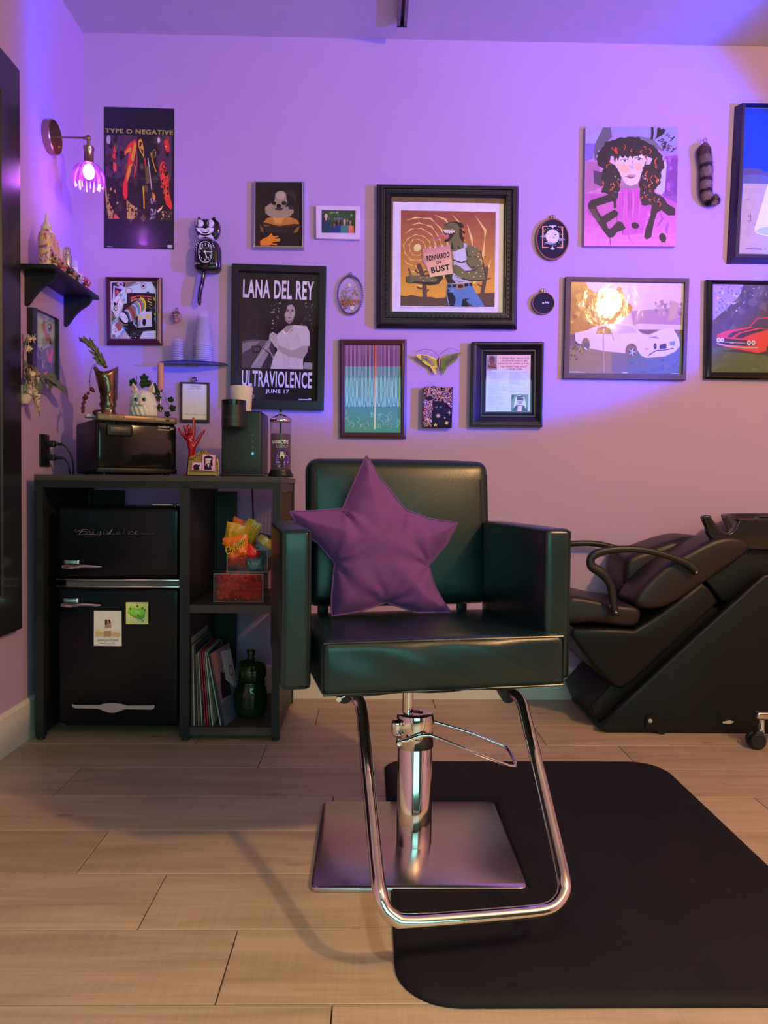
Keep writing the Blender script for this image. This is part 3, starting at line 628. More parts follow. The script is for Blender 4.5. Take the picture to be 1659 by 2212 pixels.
# bowl with neck scoop
bc=U(1700,1113,1,-.22); rim=.83
m=M(); seg=48; R=[]
def bowlring(r,z,dip=0):
    o=[]
    for k in range(seg):
        a=2*PI*k/seg; x=math.cos(a);y=math.sin(a)
        px=bc.x+.02+x*r*1.25; py=-.22+y*r*.92
        dd=math.exp(-((abs(a-PI*1.07))/.30)**2)*dip
        o.append((px,py,z-dd))
    return o
zr=bc.z
prf=[(.12,zr-.22,0),(.17,zr-.15,.02),(.205,zr-.07,.05),(.212,zr-.02,.07),(.215,zr,.075),(.208,zr+.003,.075),(.200,zr,.075),(.19,zr-.06,.05),(.15,zr-.12,.01),(.03,zr-.15,0)]
m.rings([bowlring(*p) for p in prf],capa=True,capb=True); m.build('shampoo_bowl',mat('gloss_black_bowl',(.014,.010,.010),.25,coat=.3),bw)
slab([(1580,1180),(1640,1165),(1850,1165),(1850,1300),(1560,1300),(1520,1250)],-.38,-.05,'bowl_pedestal',BWL,r=.01)
# bowl front apron (rim flange seen edge on)
m=M(); ap=[(1519,1119),(1524,1114),(1534,1113),(1540,1122),(1548,1132),(1560,1145),(1576,1152),(1588,1142),(1596,1126),(1612,1121),(1900,1124),(1900,1190),(1600,1185),(1560,1172),(1534,1160),(1528,1140)]
slab(ap,-.415,-.385,'bowl_apron',MATS['gloss_black_bowl'],r=.006,soft=3)
# stool caster
ct=thing('stool_caster','black twin-wheel caster of a stool cut off by the right edge','caster',(1.345,-.60,0))
for dx in (-.002,.026): M().lathe([(.004,-.009),(.024,-.009),(.028,-.005),(.028,.005),(.024,.009),(.004,.009)],(1.342+.0,-.615+dx,.0285),24,rot=RY).build('wheel',BLK,ct)
M().rbox((1.350,-.60,.05),(.03,.03,.02),r=.006).build('caster_hood',BLK,ct); M().lathe([(.012,.055),(.010,.062),(.010,.10)],(1.362,-.60,0),14).build('stem',CHR,ct)
M().rbox((1.45,-.60,.115),(.22,.03,.025),r=.008).build('stool_leg',CHR,ct)

# ------------------------------------------------------------------ mirror on the left wall
MF=mat('black_mirror_frame',(.018,.016,.020),.3,var=.08,coat=.2)
mt_=thing('wall_mirror','tall dark glass mirror in a wide black frame cut off by the left edge','mirror',(-WL,-1.05,.392))
ya,yb2,za,zb2=-1.60,-.620,.405,2.252; fd=.03
def mring(i,d): return [(-WL+d,ya+i,za+i),(-WL+d,yb2-i,za+i),(-WL+d,yb2-i,zb2-i),(-WL+d,ya+i,zb2-i)]
m=M(); m.rings([mring(0,.001),mring(0,fd),mring(.004,fd+.002),mring(.128,fd+.002),mring(.132,fd-.004),mring(.132,.006)]); m.build('frame',MF,mt_,angle=20)
m=M(); m.prism(mring(.125,.012),mring(.125,.002)); m.build('mirror_glass',mat('dark_glass',(.006,.012,.013),.22,spec=.15,var=.02),mt_,smooth=False)
# ------------------------------------------------------------------ sconce
BRA=mat('aged_brass',(.42,.27,.16),.28,metal=1,bump=.03,bscale=30)
sp=U(104,296,0,-WL); RYX=Matrix.Rotation(PI/2,3,'Y')
sn=thing('wall_sconce','aged brass wall sconce with a purple fluted glass tulip shade','lamp',(-WL,sp.y,sp.z-.06))
M().lathe([(.001,0.001),(.060,.001),(.060,.026),(.057,.029),(.001,.029)],(-WL,sp.y,sp.z),36,rot=RYX).build('backplate',BRA,sn)
end=U(190,298,1,sp.y); ex=end.x; 
M().lathe([(.001,0),(.005,0),(.004,.004),(.001,.005)],(-WL+.029,sp.y+.03,sp.z-.022),10,rot=RYX).build('knob',BRA,sn)
M().tube([(-WL+.028,sp.y,sp.z),(ex-.012,sp.y,end.z)],.0036,10).build('arm',BRA,sn)
m=M().ell((ex,sp.y,end.z),(.011,.008,.011)); m.lathe([(.006,-.05),(.006,-.005)],(ex+.002,sp.y,end.z),12); m.tube([(ex-.018,sp.y,end.z),(ex,sp.y,end.z)],.006,10); m.build('swivel_joint',BRA,sn)
sb=U(193,345,1,sp.y).z
M().lathe([(.008,.062),(.019,.058),(.0195,.048),(.017,.044),(.017,.006),(.022,-.002),(.001,-.002)],(ex+.003,sp.y,sb-.012),24).build('socket',BRA,sn)
GL=bpy.data.materials.new('purple_fluted_glass'); GL.use_nodes=True; N=GL.node_tree.nodes;LK=GL.node_tree.links;N.remove(N['Principled BSDF'])
tr=N.new('ShaderNodeBsdfTransparent');tr.inputs[0].default_value=(.80,.58,.88,1);g1=N.new('ShaderNodeBsdfGlossy');g1.inputs['Roughness'].default_value=.05;g1.inputs[0].default_value=(.9,.6,.9,1);tl_=N.new('ShaderNodeBsdfTranslucent');tl_.inputs[0].default_value=(.62,.25,.75,1)
a1_=N.new('ShaderNodeMixShader');a1_.inputs[0].default_value=.07;LK.new(tr.outputs[0],a1_.inputs[1]);LK.new(tl_.outputs[0],a1_.inputs[2]);lw=N.new('ShaderNodeLayerWeight');lw.inputs[0].default_value=.35
nzz=N.new('ShaderNodeTexNoise');nzz.inputs['Scale'].default_value=30
a2_=N.new('ShaderNodeMixShader');LK.new(lw.outputs['Facing'],a2_.inputs[0]);LK.new(a1_.outputs[0],a2_.inputs[1]);LK.new(g1.outputs[0],a2_.inputs[2]);LK.new(a2_.outputs[0],N['Material Output'].inputs[0])
nf=12
def flute(p,a,r,z):
    k=1+.11*abs(math.cos(nf/2*a))*min(1,r/.04)-.03; q=Vector((p.x*k,p.y*k,p.z))
    if z<-.068: q.z-=.010*abs(math.cos(nf/2*a))
    return q
prof=[(.017,0),(.028,-.004),(.042,-.016),(.052,-.034),(.0555,-.052),(.055,-.068),(.052,-.078)]
M().lathe([(r,z) for r,z in prof]+[(r-.0022,z) for r,z in prof[::-1]],(ex+.003,sp.y,sb-.012),72,fn=flute).build('glass_shade',GL,sn,angle=60)
BULB=mat('lit_bulb',(1,1,1),.5,emit=(1,.72,1.0),es=26)
M().ell((ex+.003,sp.y,sb-.044),(.021,.021,.028)).build('bulb',BULB,sn)
light('sconce_light','POINT',(ex+.003,sp.y,sb-.078),1.3,(.55,.12,1.0),shadow_soft_size=.02)
# ------------------------------------------------------------------ black wall shelf
SHM=mat('matte_black_wood',(.011,.010,.013),.5,bump=.1,bscale=60)
sh=thing('wall_shelf','short black bracket shelf on the left wall under the sconce','shelf',(-WL,-.36,1.50))
sx=-WL+.122; sy1,sy2,sz=-.575,-.150,1.636
m=M(); m.rbox(((-WL+sx)/2+.0005,(sy1+sy2)/2,sz-.008),(.121,sy2-sy1,.016),r=.004,n=2,m=2); m.build('board',SHM,sh)
def bracket(y):
    pr=[(.001,0),(.108,0),(.104,-.012),(.094,-.026),(.078,-.038),(.060,-.050),(.044,-.066),(.030,-.084),(.018,-.102),(.008,-.111),(.001,-.113)]
    m=M(); m.prism([(-WL+x,y-.008,sz-.0165+z) for x,z in pr],[(-WL+x,y+.008,sz-.0165+z) for x,z in pr]); m.build('bracket',SHM,sh,smooth=False)
bracket(-.52); bracket(-.19)
# bottles on the shelf
def sy(u,x): # depth y on shelf for a given x
    return U(u,560,0,x).y
PNK=mat('pink_print_bottle',(.75,.42,.45),.35,attr=True)
def bottle(name,label,x,y,prof,colf,mt,parts=None,cat='bottle',seg=28,group=None):
    t=thing(name,label,cat,(x,y,sz),0,group)
    m=M(); vs=[];n=len(prof)
    m.lathe(prof,(x,y,sz),seg)
    if colf: m.c=[colf(Vector(m.v[f[0]])-Vector((x,y,sz))) for f in m.f]
    m.build('bottle_body',mt,t,color=bool(colf)); 
    for nm,pr,mm in parts or []: M().lathe(pr,(x,y,sz),20).build(nm,mm,t)
    return t
CAPM=mat('cream_plastic',(.70,.62,.58),.4)
def floral(seed):
    pal=[(.72,.42,.44),(.72,.42,.44),(.75,.5,.5),(.70,.45,.10),(.30,.12,.40),(.62,.12,.20),(.75,.60,.15),(.45,.35,.6)]
    def f(p):
        a=math.atan2(p.y,p.x)*.022; best=0
        for i_ in range(5):
            q=Vector((a*70+i_*17.3,p.z*70,seed*3.1+i_)); n1=noise.noise(q)
            if n1>.33: return pal[3+i_]
        return pal[0] if noise.noise(Vector((a*30,p.z*30,seed)))>0 else pal[2]
    return f
def densep(pr,step=.006):
    o=[]
    for (a,b),(c,d) in zip(pr,pr[1:]):
        n=max(1,int(math.hypot(c-a,d-b)/step)); o+=[(a+(c-a)*i/n,b+(d-b)*i/n) for i in range(n)]
    return o+[pr[-1]]
big=densep([(.001,0),(.025,0),(.0265,.004),(.0265,.100),(.024,.112),(.017,.121),(.016,.124)],.0016)
cone=[(.017,.122),(.017,.134),(.012,.139),(.0065,.150),(.004,.172),(.001,.176)]
bx=-WL+.075
bottle('squeeze_bottle','pink floral-printed squeeze bottle with cone nozzle, nearest the mirror',bx,-.525,[(r,z*1.05) for r,z in big],floral(1),PNK,[('nozzle_cap',[(r,z*1.05) for r,z in cone],CAPM)],seg=120)
bottle('squeeze_bottle','pink floral-printed squeeze bottle half hidden behind the front one',bx-.012,-.462,big,floral(4),PNK,[('nozzle_cap',cone,CAPM)],seg=120)
tb=thing('lotion_carton','tall pale pink carton with a clear nozzle cap on the black wall shelf','box',(bx-.01,-.41,sz)); M().rbox((bx-.01,-.41,sz+.052),(.036,.034,.104),r=.003,n=1,m=1).build('carton',mat('pale_pink_card',(.72,.55,.60),.5),tb); M().lathe([(.006,.104),(.004,.112),(.001,.135)],(bx-.01,-.41,sz),10).build('nozzle',CAPM,tb)
SIL=mat('silver_aluminium',(.62,.60,.60),.28,metal=.9)
bottle('spray_can','silver aluminium spray bottle with a shiny metal cap on the shelf',bx+.018,-.395,[(.001,0),(.0165,0),(.0175,.003),(.0175,.078),(.0155,.084),(.010,.087)],None,SIL,[('cap',[(.0125,.086),(.0125,.108),(.0115,.110),(.001,.110)],CHR)])
CLR=mat('clear_plastic_bottle',(.72,.66,.75),.2,alpha=.55)
tt=bottle('serum_bottle','small clear bottle with a black and white label on the shelf',bx+.02,-.335,[(.001,0),(.014,0),(.0145,.003),(.0145,.078),(.012,.082),(.001,.084)],None,CLR)
M().lathe([(.0149,.008),(.0149,.030)],(bx+.02,-.335,sz),24).build('label_band',BLK,tt); m=M().lathe([(.0149,.031),(.0149,.055)],(bx+.02,-.335,sz),24); m.build('label',mat('white_paper',(.75,.75,.75),.6),tt)
# toy figurines along the shelf front
def toy(name,label,u,v,head,c1,c2,ear,s=1,col_eye=(.02,.12,.16),mt2=None):
    x=sx-.016*s; 
    # place along the front edge by pixel column
    p=U(u,v,0,x); y=max(sy1+.03,min(sy2-.02,p.y))
    t=thing(name,label,'toy figurine',(x,y,sz),0,'small toys along the shelf edge')
    h=.015*s; hz=sz+.013*s+h*.75
    M().ell((x,y,sz+.009*s),(.008*s,.009*s,.0092*s)).build('body',c2,t)
    m=M()
    for a in (-1,1):
        for b in (-1,1): m.lathe([(.003*s,0),(.0028*s,.008*s)],(x+a*.005*s,y+b*.005*s,sz),8)
    m.build('legs',c2,t)
    hd=M().ell((x+.002,y,hz),(h*1.0,h*1.15,h*.9)).build('head',c1,t)
    for b in (-1,1):
        e=M().ell((x-.001,y+b*h*.8,hz+h*.85),(h*.2,h*.35,h*ear)); e.build('ear',mt2 or c1,t)
        M().ell((x+h*.80,y+b*h*.48-.0,hz),(h*.22,h*.30,h*.34)).build('eye',EYEW,t); M().ell((x+h*.93,y+b*h*.48,hz-.0005),(h*.14,h*.18,h*.22)).build('pupil',EYEB,t)
        M().ell((x+b*.55*h,y-h*1.0,hz),(h*.28,h*.16,h*.30)).build('eye_patch',EYEB if b>0 else EYEW,t)
    M().ell((x+h*.95,y,hz-h*.35),(h*.22,h*.35,h*.25)).build('muzzle',c2,t)
EYEW=mat('toy_eye_white',(.75,.75,.72),.2); EYEB=mat('toy_eye_teal',(.02,.10,.12),.1)
TB=mat('toy_brown',(.10,.035,.03),.4); TT=mat('toy_tan',(.45,.25,.14),.4); TP=mat('toy_pink',(.62,.20,.20),.35); TO=mat('toy_orange',(.60,.25,.10),.35); TR=mat('toy_red',(.55,.06,.04),.35); TCr=mat('toy_cream',(.7,.5,.40),.4)
toy('toy_horse','toy animal with dark brown hair and tan face, first on the shelf edge',118,566,1,TT,TCr,.5,1.05,mt2=TB)
toy('toy_piglet','large-headed pink toy animal, second on the shelf edge',134,580,1,TP,TP,.25,1.2)
toy('toy_monkey','dark brown and tan toy animal with round ears, third on the shelf edge',150,592,1,TB,TT,.4,1.0)
toy('toy_bear','tan toy animal with orange ear, fourth on the shelf edge',158,600,1,TT,TO,.5,.95,mt2=TO)
toy('toy_kitten','peach toy animal with a big dark eye and white bib, fifth on the shelf edge',170,604,1,TCr,TCr,.45,1.15,mt2=TO)
toy('toy_fox','bright red toy animal with yellow feet, last on the shelf edge',186,616,1,TR,TO,.6,1.05)
# ------------------------------------------------------------------ framed poster on the left wall
a=Art(WLF(.008),(40,650,8.19),L=(.62,.42,.52)); a.n=Vector((1,0,0))
a.grad([(305,145),(680,335),(695,1440),(300,1300)],(110,105,140),(95,75,105)); a.pg('340,260 500,330 640,420 660,600 560,800 380,900 330,700',(140,130,140)); a.pg('350,300 420,320 440,600 400,850 340,800',(160,150,150))
a.pg('435,280 465,290 465,390 440,400',(80,70,100)); a.pg('400,390 465,400 480,500 535,590 520,610 460,600 425,500',(165,90,105)); a.pg('520,420 570,400 585,500 560,560 520,520',(70,60,75)); a.pg('530,430 555,425 560,470 535,480',(190,170,180)); a.pg('475,610 540,580 570,660 590,780 550,770 520,700 490,720',(150,85,60)); a.pg('540,640 590,760 560,770',(70,35,40))
a.pg('480,870 515,860 545,990 530,1080',(190,80,100)); a.pg('590,830 620,870 575,1120 530,1110 545,1000',(200,75,100)); a.pg('380,820 420,840 410,880',(60,50,60)); a.pg('360,880 385,870 400,980 365,980',(70,55,70)); a.pg('310,1000 520,1090 680,1100 690,1440 300,1270',(80,62,95)); a.pg('360,1290 520,1240 500,1310 420,1310',(190,80,90))
a.line([(415,1200),(425,1120),(435,1050)],5,(210,195,215)); a.line([(425,1120),(450,1200)],5,(210,195,215)); a.line([(450,1060),(448,1190),(475,1190)],5,(210,195,215)); a.line([(500,1060),(480,1062),(482,1130),(500,1190)],4,(210,195,215)); a.line([(560,1150),(575,1160),(590,1080)],4,(210,195,215))
frame('framed_poster','narrow black framed poster of a dancer on the left wall below the shelf',[(246,112),(697,312),(707,1470),(248,1330)],.020,[(300,142),(678,338),(692,1448),(298,1305)],mat('black_gloss_frame',(.015,.013,.014),.25),a,.008,prof=[(0,.05),(0,1),(.5,1.0),(.75,.95)],left=True,Zs=(40,650,8.19))
# ------------------------------------------------------------------ dried flowers in a wall pocket
CER=mat('cream_ceramic',(.68,.52,.42),.2,coat=.5); 
pp=U(47,880,0,-WL); py,pz=-.598,1.203
wp_=thing('wall_planter','cream ceramic wall pocket vase beside the mirror on the left wall','vase',(-WL,py,pz-.045))
M().lathe([(.001,-.045),(.010,-.042),(.019,-.025),(.021,0),(.021,.012),(.020,.018),(.018,.018),(.019,.010),(.019,0),(.001,-.03)],(-WL+.030,py,pz),28,sc=(1.35,.98)).build('pocket',CER,wp_)
fl_=thing('dried_bouquet','bunch of dried cream flowers and green leaves in the wall pocket vase','dried flowers',(-WL+.04,py,pz+.01))
DRY=mat('dried_cream_petals',(.66,.54,.36),.8,var=.3,vscale=60); DRB=mat('dried_brown_petals',(.30,.19,.13),.8,var=.3,vscale=60); LEAF=mat('dusty_green_leaf',(.13,.16,.08),.6,var=.25,vscale=30); STM=mat('dry_stem',(.16,.09,.06),.8)
def leaf(m,base,tip,wd,nrm,fold=.15,n=6,prof=None,th=.0008):
    base=Vector(base);tip=Vector(tip); ax=tip-base; s=ax.cross(Vector(nrm)).normalized(); nn_=s.cross(ax).normalized()
    L=[];C=[];R=[]
    for i in range(n+1):
        t=i/n; w_=wd*(prof[i] if prof else math.sin(PI*min(1,t*.94+.04))**.8); c=base+ax*t+nn_*(.12*ax.length*math.sin(PI*t)); C.append(c); L.append(c+s*w_+nn_*w_*fold); R.append(c-s*w_+nn_*w_*fold)
    o=len(m.v); vs=L+C+R+[p-nn_*th for p in L+C+R]; k=n+1; fs=[]
    for i in range(n):
        fs+=[(i,i+1,k+i+1,k+i),(k+i,k+i+1,2*k+i+1,2*k+i),(3*k+k+i,3*k+k+i+1,3*k+i+1,3*k+i),(3*k+2*k+i,3*k+2*k+i+1,4*k+i+1,4*k+i)]
        fs+=[(i,3*k+i,3*k+i+1,i+1),(2*k+i,2*k+i+1,5*k+i+1,5*k+i)]
    m.add(vs,fs); return m
def LP(u,v,d): return U(u,v,0,-WL+d)
zq=lambda x,y:(40+x/8.19,650+y/8.19)
rg=random.Random(3)
def petals(c,r,n,mt,nm='flower'):
    m=M()
    for i in range(n):
        a=2*PI*i/n+rg.random(); e=rg.uniform(-.6,.9); d=Vector((rg.uniform(.1,.9),math.cos(a),math.sin(a)*.9+e*.3)); leaf(m,c,Vector(c)+d.normalized()*r*rg.uniform(.9,1.5),r*.36,(1,.2,.3),n=3)
    return m.build(nm,mt,fl_,smooth=False)
for (x,y,r,mm) in [(140,670,.016,DRY),(230,665,.015,DRY),(130,840,.014,DRY),(170,860,.012,DRY),(100,740,.012,LEAF),(110,1240,.022,DRB),(150,1300,.024,DRY),(240,1290,.022,DRB),(300,1330,.018,DRB),(140,1400,.026,DRB),(220,1430,.024,DRY),(290,1500,.018,DRY),(120,1480,.02,DRY),(190,1560,.022,DRY),(230,1640,.02,DRY),(260,1720,.02,DRY),(280,1800,.017,DRY),(300,1880,.014,DRY),(330,1920,.012,DRY)]:
    u,v=zq(x,y); petals(LP(u,v,.045),r,13,mm)
def stemt(pts,r=.0012): M().tube([LP(*zq(x,y),d) for x,y,d in pts],r,6).build('stem',STM,fl_)
stemt([(90,1640,.04),(80,1300,.04),(75,900,.04),(120,700,.045)]); stemt([(90,1640,.04),(90,1100,.045),(75,590,.04)]); stemt([(110,1640,.045),(200,1400,.05),(260,1260,.05)]); stemt([(100,1600,.045),(260,1680,.06),(310,1850,.05),(380,2040,.045)]); stemt([(150,1150,.045),(220,1150,.05),(300,1180,.05)])
stemt([(200,1400,.05),(350,1350,.06),(480,1380,.06),(620,1470,.055),(760,1540,.05)])
for (a_,b_,w_) in [((330,1340),(300,1620),.017),((360,1330),(470,1430),.014),((500,1350),(540,1610),.015),((470,1330),(690,1470),.014),((620,1470),(870,1735),.012),((640,1450),(760,1510),.010),((100,1180),(90,1040),.010),((260,1240),(310,1160),.006)]:
    m=M(); leaf(m,LP(*zq(*a_),.055),LP(*zq(*b_),.055),w_*1.5,(1,0,.2)); m.build('leaf',LEAF,fl_,smooth=False)
# ------------------------------------------------------------------ outlet with two plugs
ol=thing('wall_outlet','black double power outlet plate with two plugs on the left wall','outlet',(-WL,-.38,.957))
M().rbox((-WL+.0035,-.381,1.015),(.006,.075,.118),r=.002,n=2,m=1).build('cover_plate',BLK,ol)
def plug(zc,pts,lab):
    t=thing('appliance_cable',lab,'cable',(-WL+.01,-.372,zc-.015))
    m=M().rbox((-WL+.024,-.372,zc),(.034,.022,.024),r=.006,n=2,m=1); m.tube([(-WL+.038,-.372,zc),(-WL+.062,-.372,zc-.002)],[.0075,.005],10); m.build('plug',BLK,t)
    M().tube(spl([(-WL+.058,-.372,zc-.001)]+pts,6),.0033,8).build('cord',BLK,t)
plug(1.040,[(-WL+.075,-.37,1.03),(-WL+.095,-.365,.995),(-WL+.10,-.36,.95),(-WL+.095,-.35,.93)],'upper black power cord curving from the outlet down behind the towel warmer')
plug(.990,[(-WL+.072,-.37,.985),(-WL+.085,-.37,.965),(-WL+.088,-.365,.94),(-WL+.088,-.36,.93)],'lower black power cord curving from the outlet to the worktop')
# ------------------------------------------------------------------ towel warmer
ZT=.925
TWB=mat('warm_black_metal',(.010,.008,.008),.4,var=.1,spec=.35); TWG=mat('smoked_door_glass',(.008,.008,.008),.12,coat=.2,bump=.05,bscale=4); TWS=mat('bronze_strip',(.20,.14,.09),.35,metal=.5)
fx=Vector((-.952,-.522,0)); dr=Vector((.838,.545,0)); db=Vector((-.545,.838,0)); tw_w,tw_d,tw_h=.283,.34,.217
tw=thing('towel_warmer','black box towel warmer with smoked glass door on the cabinet top','towel warmer',(-.95,-.34,ZT))
def TP3(a,b,c): return fx+dr*a+db*b+Vector((0,0,ZT+c))
RTW=Matrix(((dr.x,db.x,0),(dr.y,db.y,0),(0,0,1)))
M().rbox(TP3(tw_w/2,tw_d/2+.01,.104),(tw_w,tw_d-.02,.192),r=.012,n=3,m=2,rot=RTW).build('housing',TWB,tw)
M().rbox(TP3(tw_w/2,.012,.106),(tw_w-.004,.022,.158),r=.008,n=3,m=2,rot=RTW).build('door',TWG,tw)
M().rbox(TP3(tw_w/2,.012,.203),(tw_w,.03,.024),r=.004,n=2,m=2,rot=RTW).build('control_strip',TWS,tw)
M().rbox(TP3(tw_w/2,.014,.018),(tw_w,.026,.020),r=.004,n=2,m=2,rot=RTW).build('bottom_rail',TWB,tw)
hd=M().rbox(TP3(.075,-.002,.158),(.090,.012,.040),r=.0055,n=3,m=2,rot=RTW).build('handle_recess',mat('matte_handle_black',(.006,.006,.006),.5),tw); M().rbox(TP3(.075,-.006,.160),(.070,.008,.022),r=.003,n=2,m=1,rot=RTW).build('handle_bar',mat('dark_grey_plastic',(.06,.055,.05),.35),hd)
M().rbox(TP3(.235,-.004,.204),(.075,.004,.011),r=.0019,n=2,m=1,rot=RTW).build('switch_plate',mat('champagne_plastic',(.30,.24,.17),.4),tw); M().rbox(TP3(.245,-.007,.204),(.016,.004,.006),r=.0019,n=2,m=1,rot=RTW).build('rocker_switch',BLK,tw)
for a_ in (.03,tw_w-.03):
    for b_ in (.03,tw_d-.04): M().lathe([(.010,0),(.010,.009)],TP3(a_,b_,0),12).build('foot',BLK,tw)
twp=lambda d:(lambda u,v:UP(u,v,fx-db*d,db))
letters('TOWEL WARMER',[(214,893.2),(270,897.0),(270,902.6),(214,899)],twp(.0035),mat('engraved_bronze',(.10,.065,.04),.4,metal=.6),tw,n=tuple(-db),rise=.0006)
LG=mat('silver_lettering',(.5,.48,.45),.35,metal=.5)
letters('modern',[(342,918.5),(366,920),(366,924.5),(342,923.5)],twp(.002),LG,tw,n=tuple(-db),rise=.0006); letters('elements',[(341,925.5),(366,927),(366,931),(341,930)],twp(.002),LG,tw,n=tuple(-db),rise=.0006)
m=M()
for k in range(5):
    a0=twp(.0028)(368+k*1.6,930-k*.6); b0=twp(.0028)(369+k*1.7,924+k*.5); m.tube([a0,b0],.0009,5)
m.build('logo_fan',LG,tw)
ZW=ZT+.2155
# boot vase
BOOT=mat('gold_lustre_glaze',(.22,.13,.09),.16,metal=.85,var=.6,vscale=14,bump=.25,bscale=12,bdist=.01)
def tpos(u,b): # point on warmer top at depth b behind its front
    p=UP(u,880,fx+db*b,db); return p.x,p.y
bxp,byp=tpos(232,.13)
bt=thing('boot_vase','gold-lustre boot-shaped vase on the towel warmer','vase',(bxp,byp,ZW))
pzb=lambda v:UP(232,v,(bxp,byp,0),(0,1,0)).z-ZW
def bootfn(p,a,r,z):
    k=1+.05*math.sin(3*a+z*90)+.03*math.sin(5*a-z*60); lean=.0
    q=Vector((p.x*k+lean+.012*math.sin(z*25)*.4,p.y*k,p.z))
    if z>.150: q.z+=.014*(abs(math.cos(a))**3)-.010*abs(math.sin(a))
    return q
pr=[(.001,0),(.030,0),(.031,.008),(.026,.018),(.025,.03),(.030,.045),(.026,.056),(.031,.068),(.029,.078),(.032,.10),(.036,.13),(.040,.155),(.041,.170),(.0385,.170),(.036,.15),(.030,.11),(.001,.10)]
M().lathe([(r*1.02,z) for r,z in pr],(bxp,byp,ZW),40,fn=bootfn).build('boot_shaft',BOOT,bt,angle=180)
M().ell((bxp-.028,byp-.012,ZW+.013),(.022,.018,.0125)).build('boot_toe',BOOT,bt)
# cactus stalk in the boot
CG=mat('cactus_green',(.13,.14,.06),.55,var=.3,vscale=25)
ca=thing('dried_cactus_stalk','jagged olive-green cactus stalk leaning out of the gold boot vase','plant',(bxp-.01,byp,ZW+.12))
BP=lambda u,v,dy=0:U(u,v,1,byp+dy)
zc=lambda x,y:(40+x/4.608,700+y/4.608)
spine=[(870,430),(830,370),(790,300),(750,250),(700,210),(640,160),(605,145)]
P=[BP(*zc(*s_)) for s_ in spine]; m=M(); S=spl(P,4); rr=[.013+.004*math.sin(i*1.7) for i in range(len(S))]; rr[-1]=.004; rr[-2]=.008
m.tube(S,rr,8,flat=(1,.45)); m.build('stalk',CG,ca)
for (x1_,y1_,x2_,y2_,w_) in [(820,370,735,330,.010),(800,330,690,255,.007),(790,300,790,225,.008),(760,250,705,130,.010),(720,215,640,115,.009),(660,175,595,130,.007),(650,170,600,165,.005),(860,420,820,275,.009),(840,400,770,380,.008),(700,200,755,150,.006)]:
    m=M(); leaf(m,BP(*zc(x1_,y1_),-.003),BP(*zc(x2_,y2_),-.006),w_,(0,-1,0),prof=[.6,1,.85,.7,.5,.3,.05]); m.build('spiky_lobe',CG,ca,smooth=False)
# berry string
BRY=mat('dark_red_berry',(.14,.02,.03),.5,bump=.3,bscale=300,var=.2)
bs_=thing('berry_garland','string of dark red dried berries trailing from the gold boot vase','dried berries',(bxp-.05,byp,ZW))
M().tube(spl([BP(*zc(x,y),-.01) for x,y in [(800,390),(740,420),(720,480),(705,570),(715,640),(690,690),(660,740),(645,800),(640,870)]],4),.0011,6).build('string',STM,bs_)
for x,y,r in [(705,570,.0035),(730,650,.008),(745,665,.006),(695,688,.006),(665,712,.0065),(672,730,.008),(650,735,.006),(655,775,.0065),(640,795,.006),(645,825,.006),(632,835,.005),(645,855,.0065),(640,872,.006),(655,745,.006)]:
    M().ell(BP(*zc(x,y),-.012),r,10,7).build('berry',BRY,bs_)
# small white box behind on warmer rear
q=TP3(.03,.22,0); single(M().rbox((q.x,q.y,ZW+.006),(.045,.045,.012),r=.003,n=1,m=1,rot=RTW),'soap_dish',mat('white_porcelain',(.75,.68,.68),.3),'small flat white dish at the rear left of the towel warmer','dish')
# cat planter
CATM=mat('white_ceramic_fur',(.78,.74,.72),.35,bump=.5,bscale=55,var=.06,vscale=20,bdist=.004)
cx_,cy_=tpos(309,.055)
def cz(v): return U(309,v,1,cy_).z
cc=Vector((cx_,cy_,cz(865)))
ct_=thing('cat_head_planter','white ceramic fluffy cat head planter on the towel warmer','planter',(cx_,cy_,ZW))
def furry(p):
    n=noise.noise(Vector((p.x*90,p.y*90,p.z*30)))*.0045+noise.noise(Vector((p.x*190,p.y*190,p.z*60)))*.0018; q=p.copy(); q+=p.normalized()*n; q.x*=1.0+.10*max(0,-p.z/.04)
    if p.z<-.01: q.x*=1.06; 
    return q
M().ell(cc+Vector((0,.004,-.004)),(.0465,.040,.043),72,52,fn=furry).build('head',CATM,ct_,angle=180)
m=M().lathe(densep([(.040,0),(.046,.006),(.049,.020),(.047,.036),(.040,.050)],.002),(cx_,cy_+.004,ZW),90,fn=lambda p,a,r,z:Vector((p.x*(1+.05*math.sin(17*a+z*120)),p.y*.86*(1+.05*math.sin(17*a+z*120)),p.z))); m.build('ruff',CATM,ct_,angle=180)
PINK=mat('inner_ear_pink',(.65,.42,.42),.5); NOSE=mat('orange_nose',(.7,.22,.10),.4); EYE=mat('glossy_dark_eye',(.01,.015,.015),.05,coat=1); IRIS=mat('grey_green_iris',(.10,.22,.20),.1,coat=1)
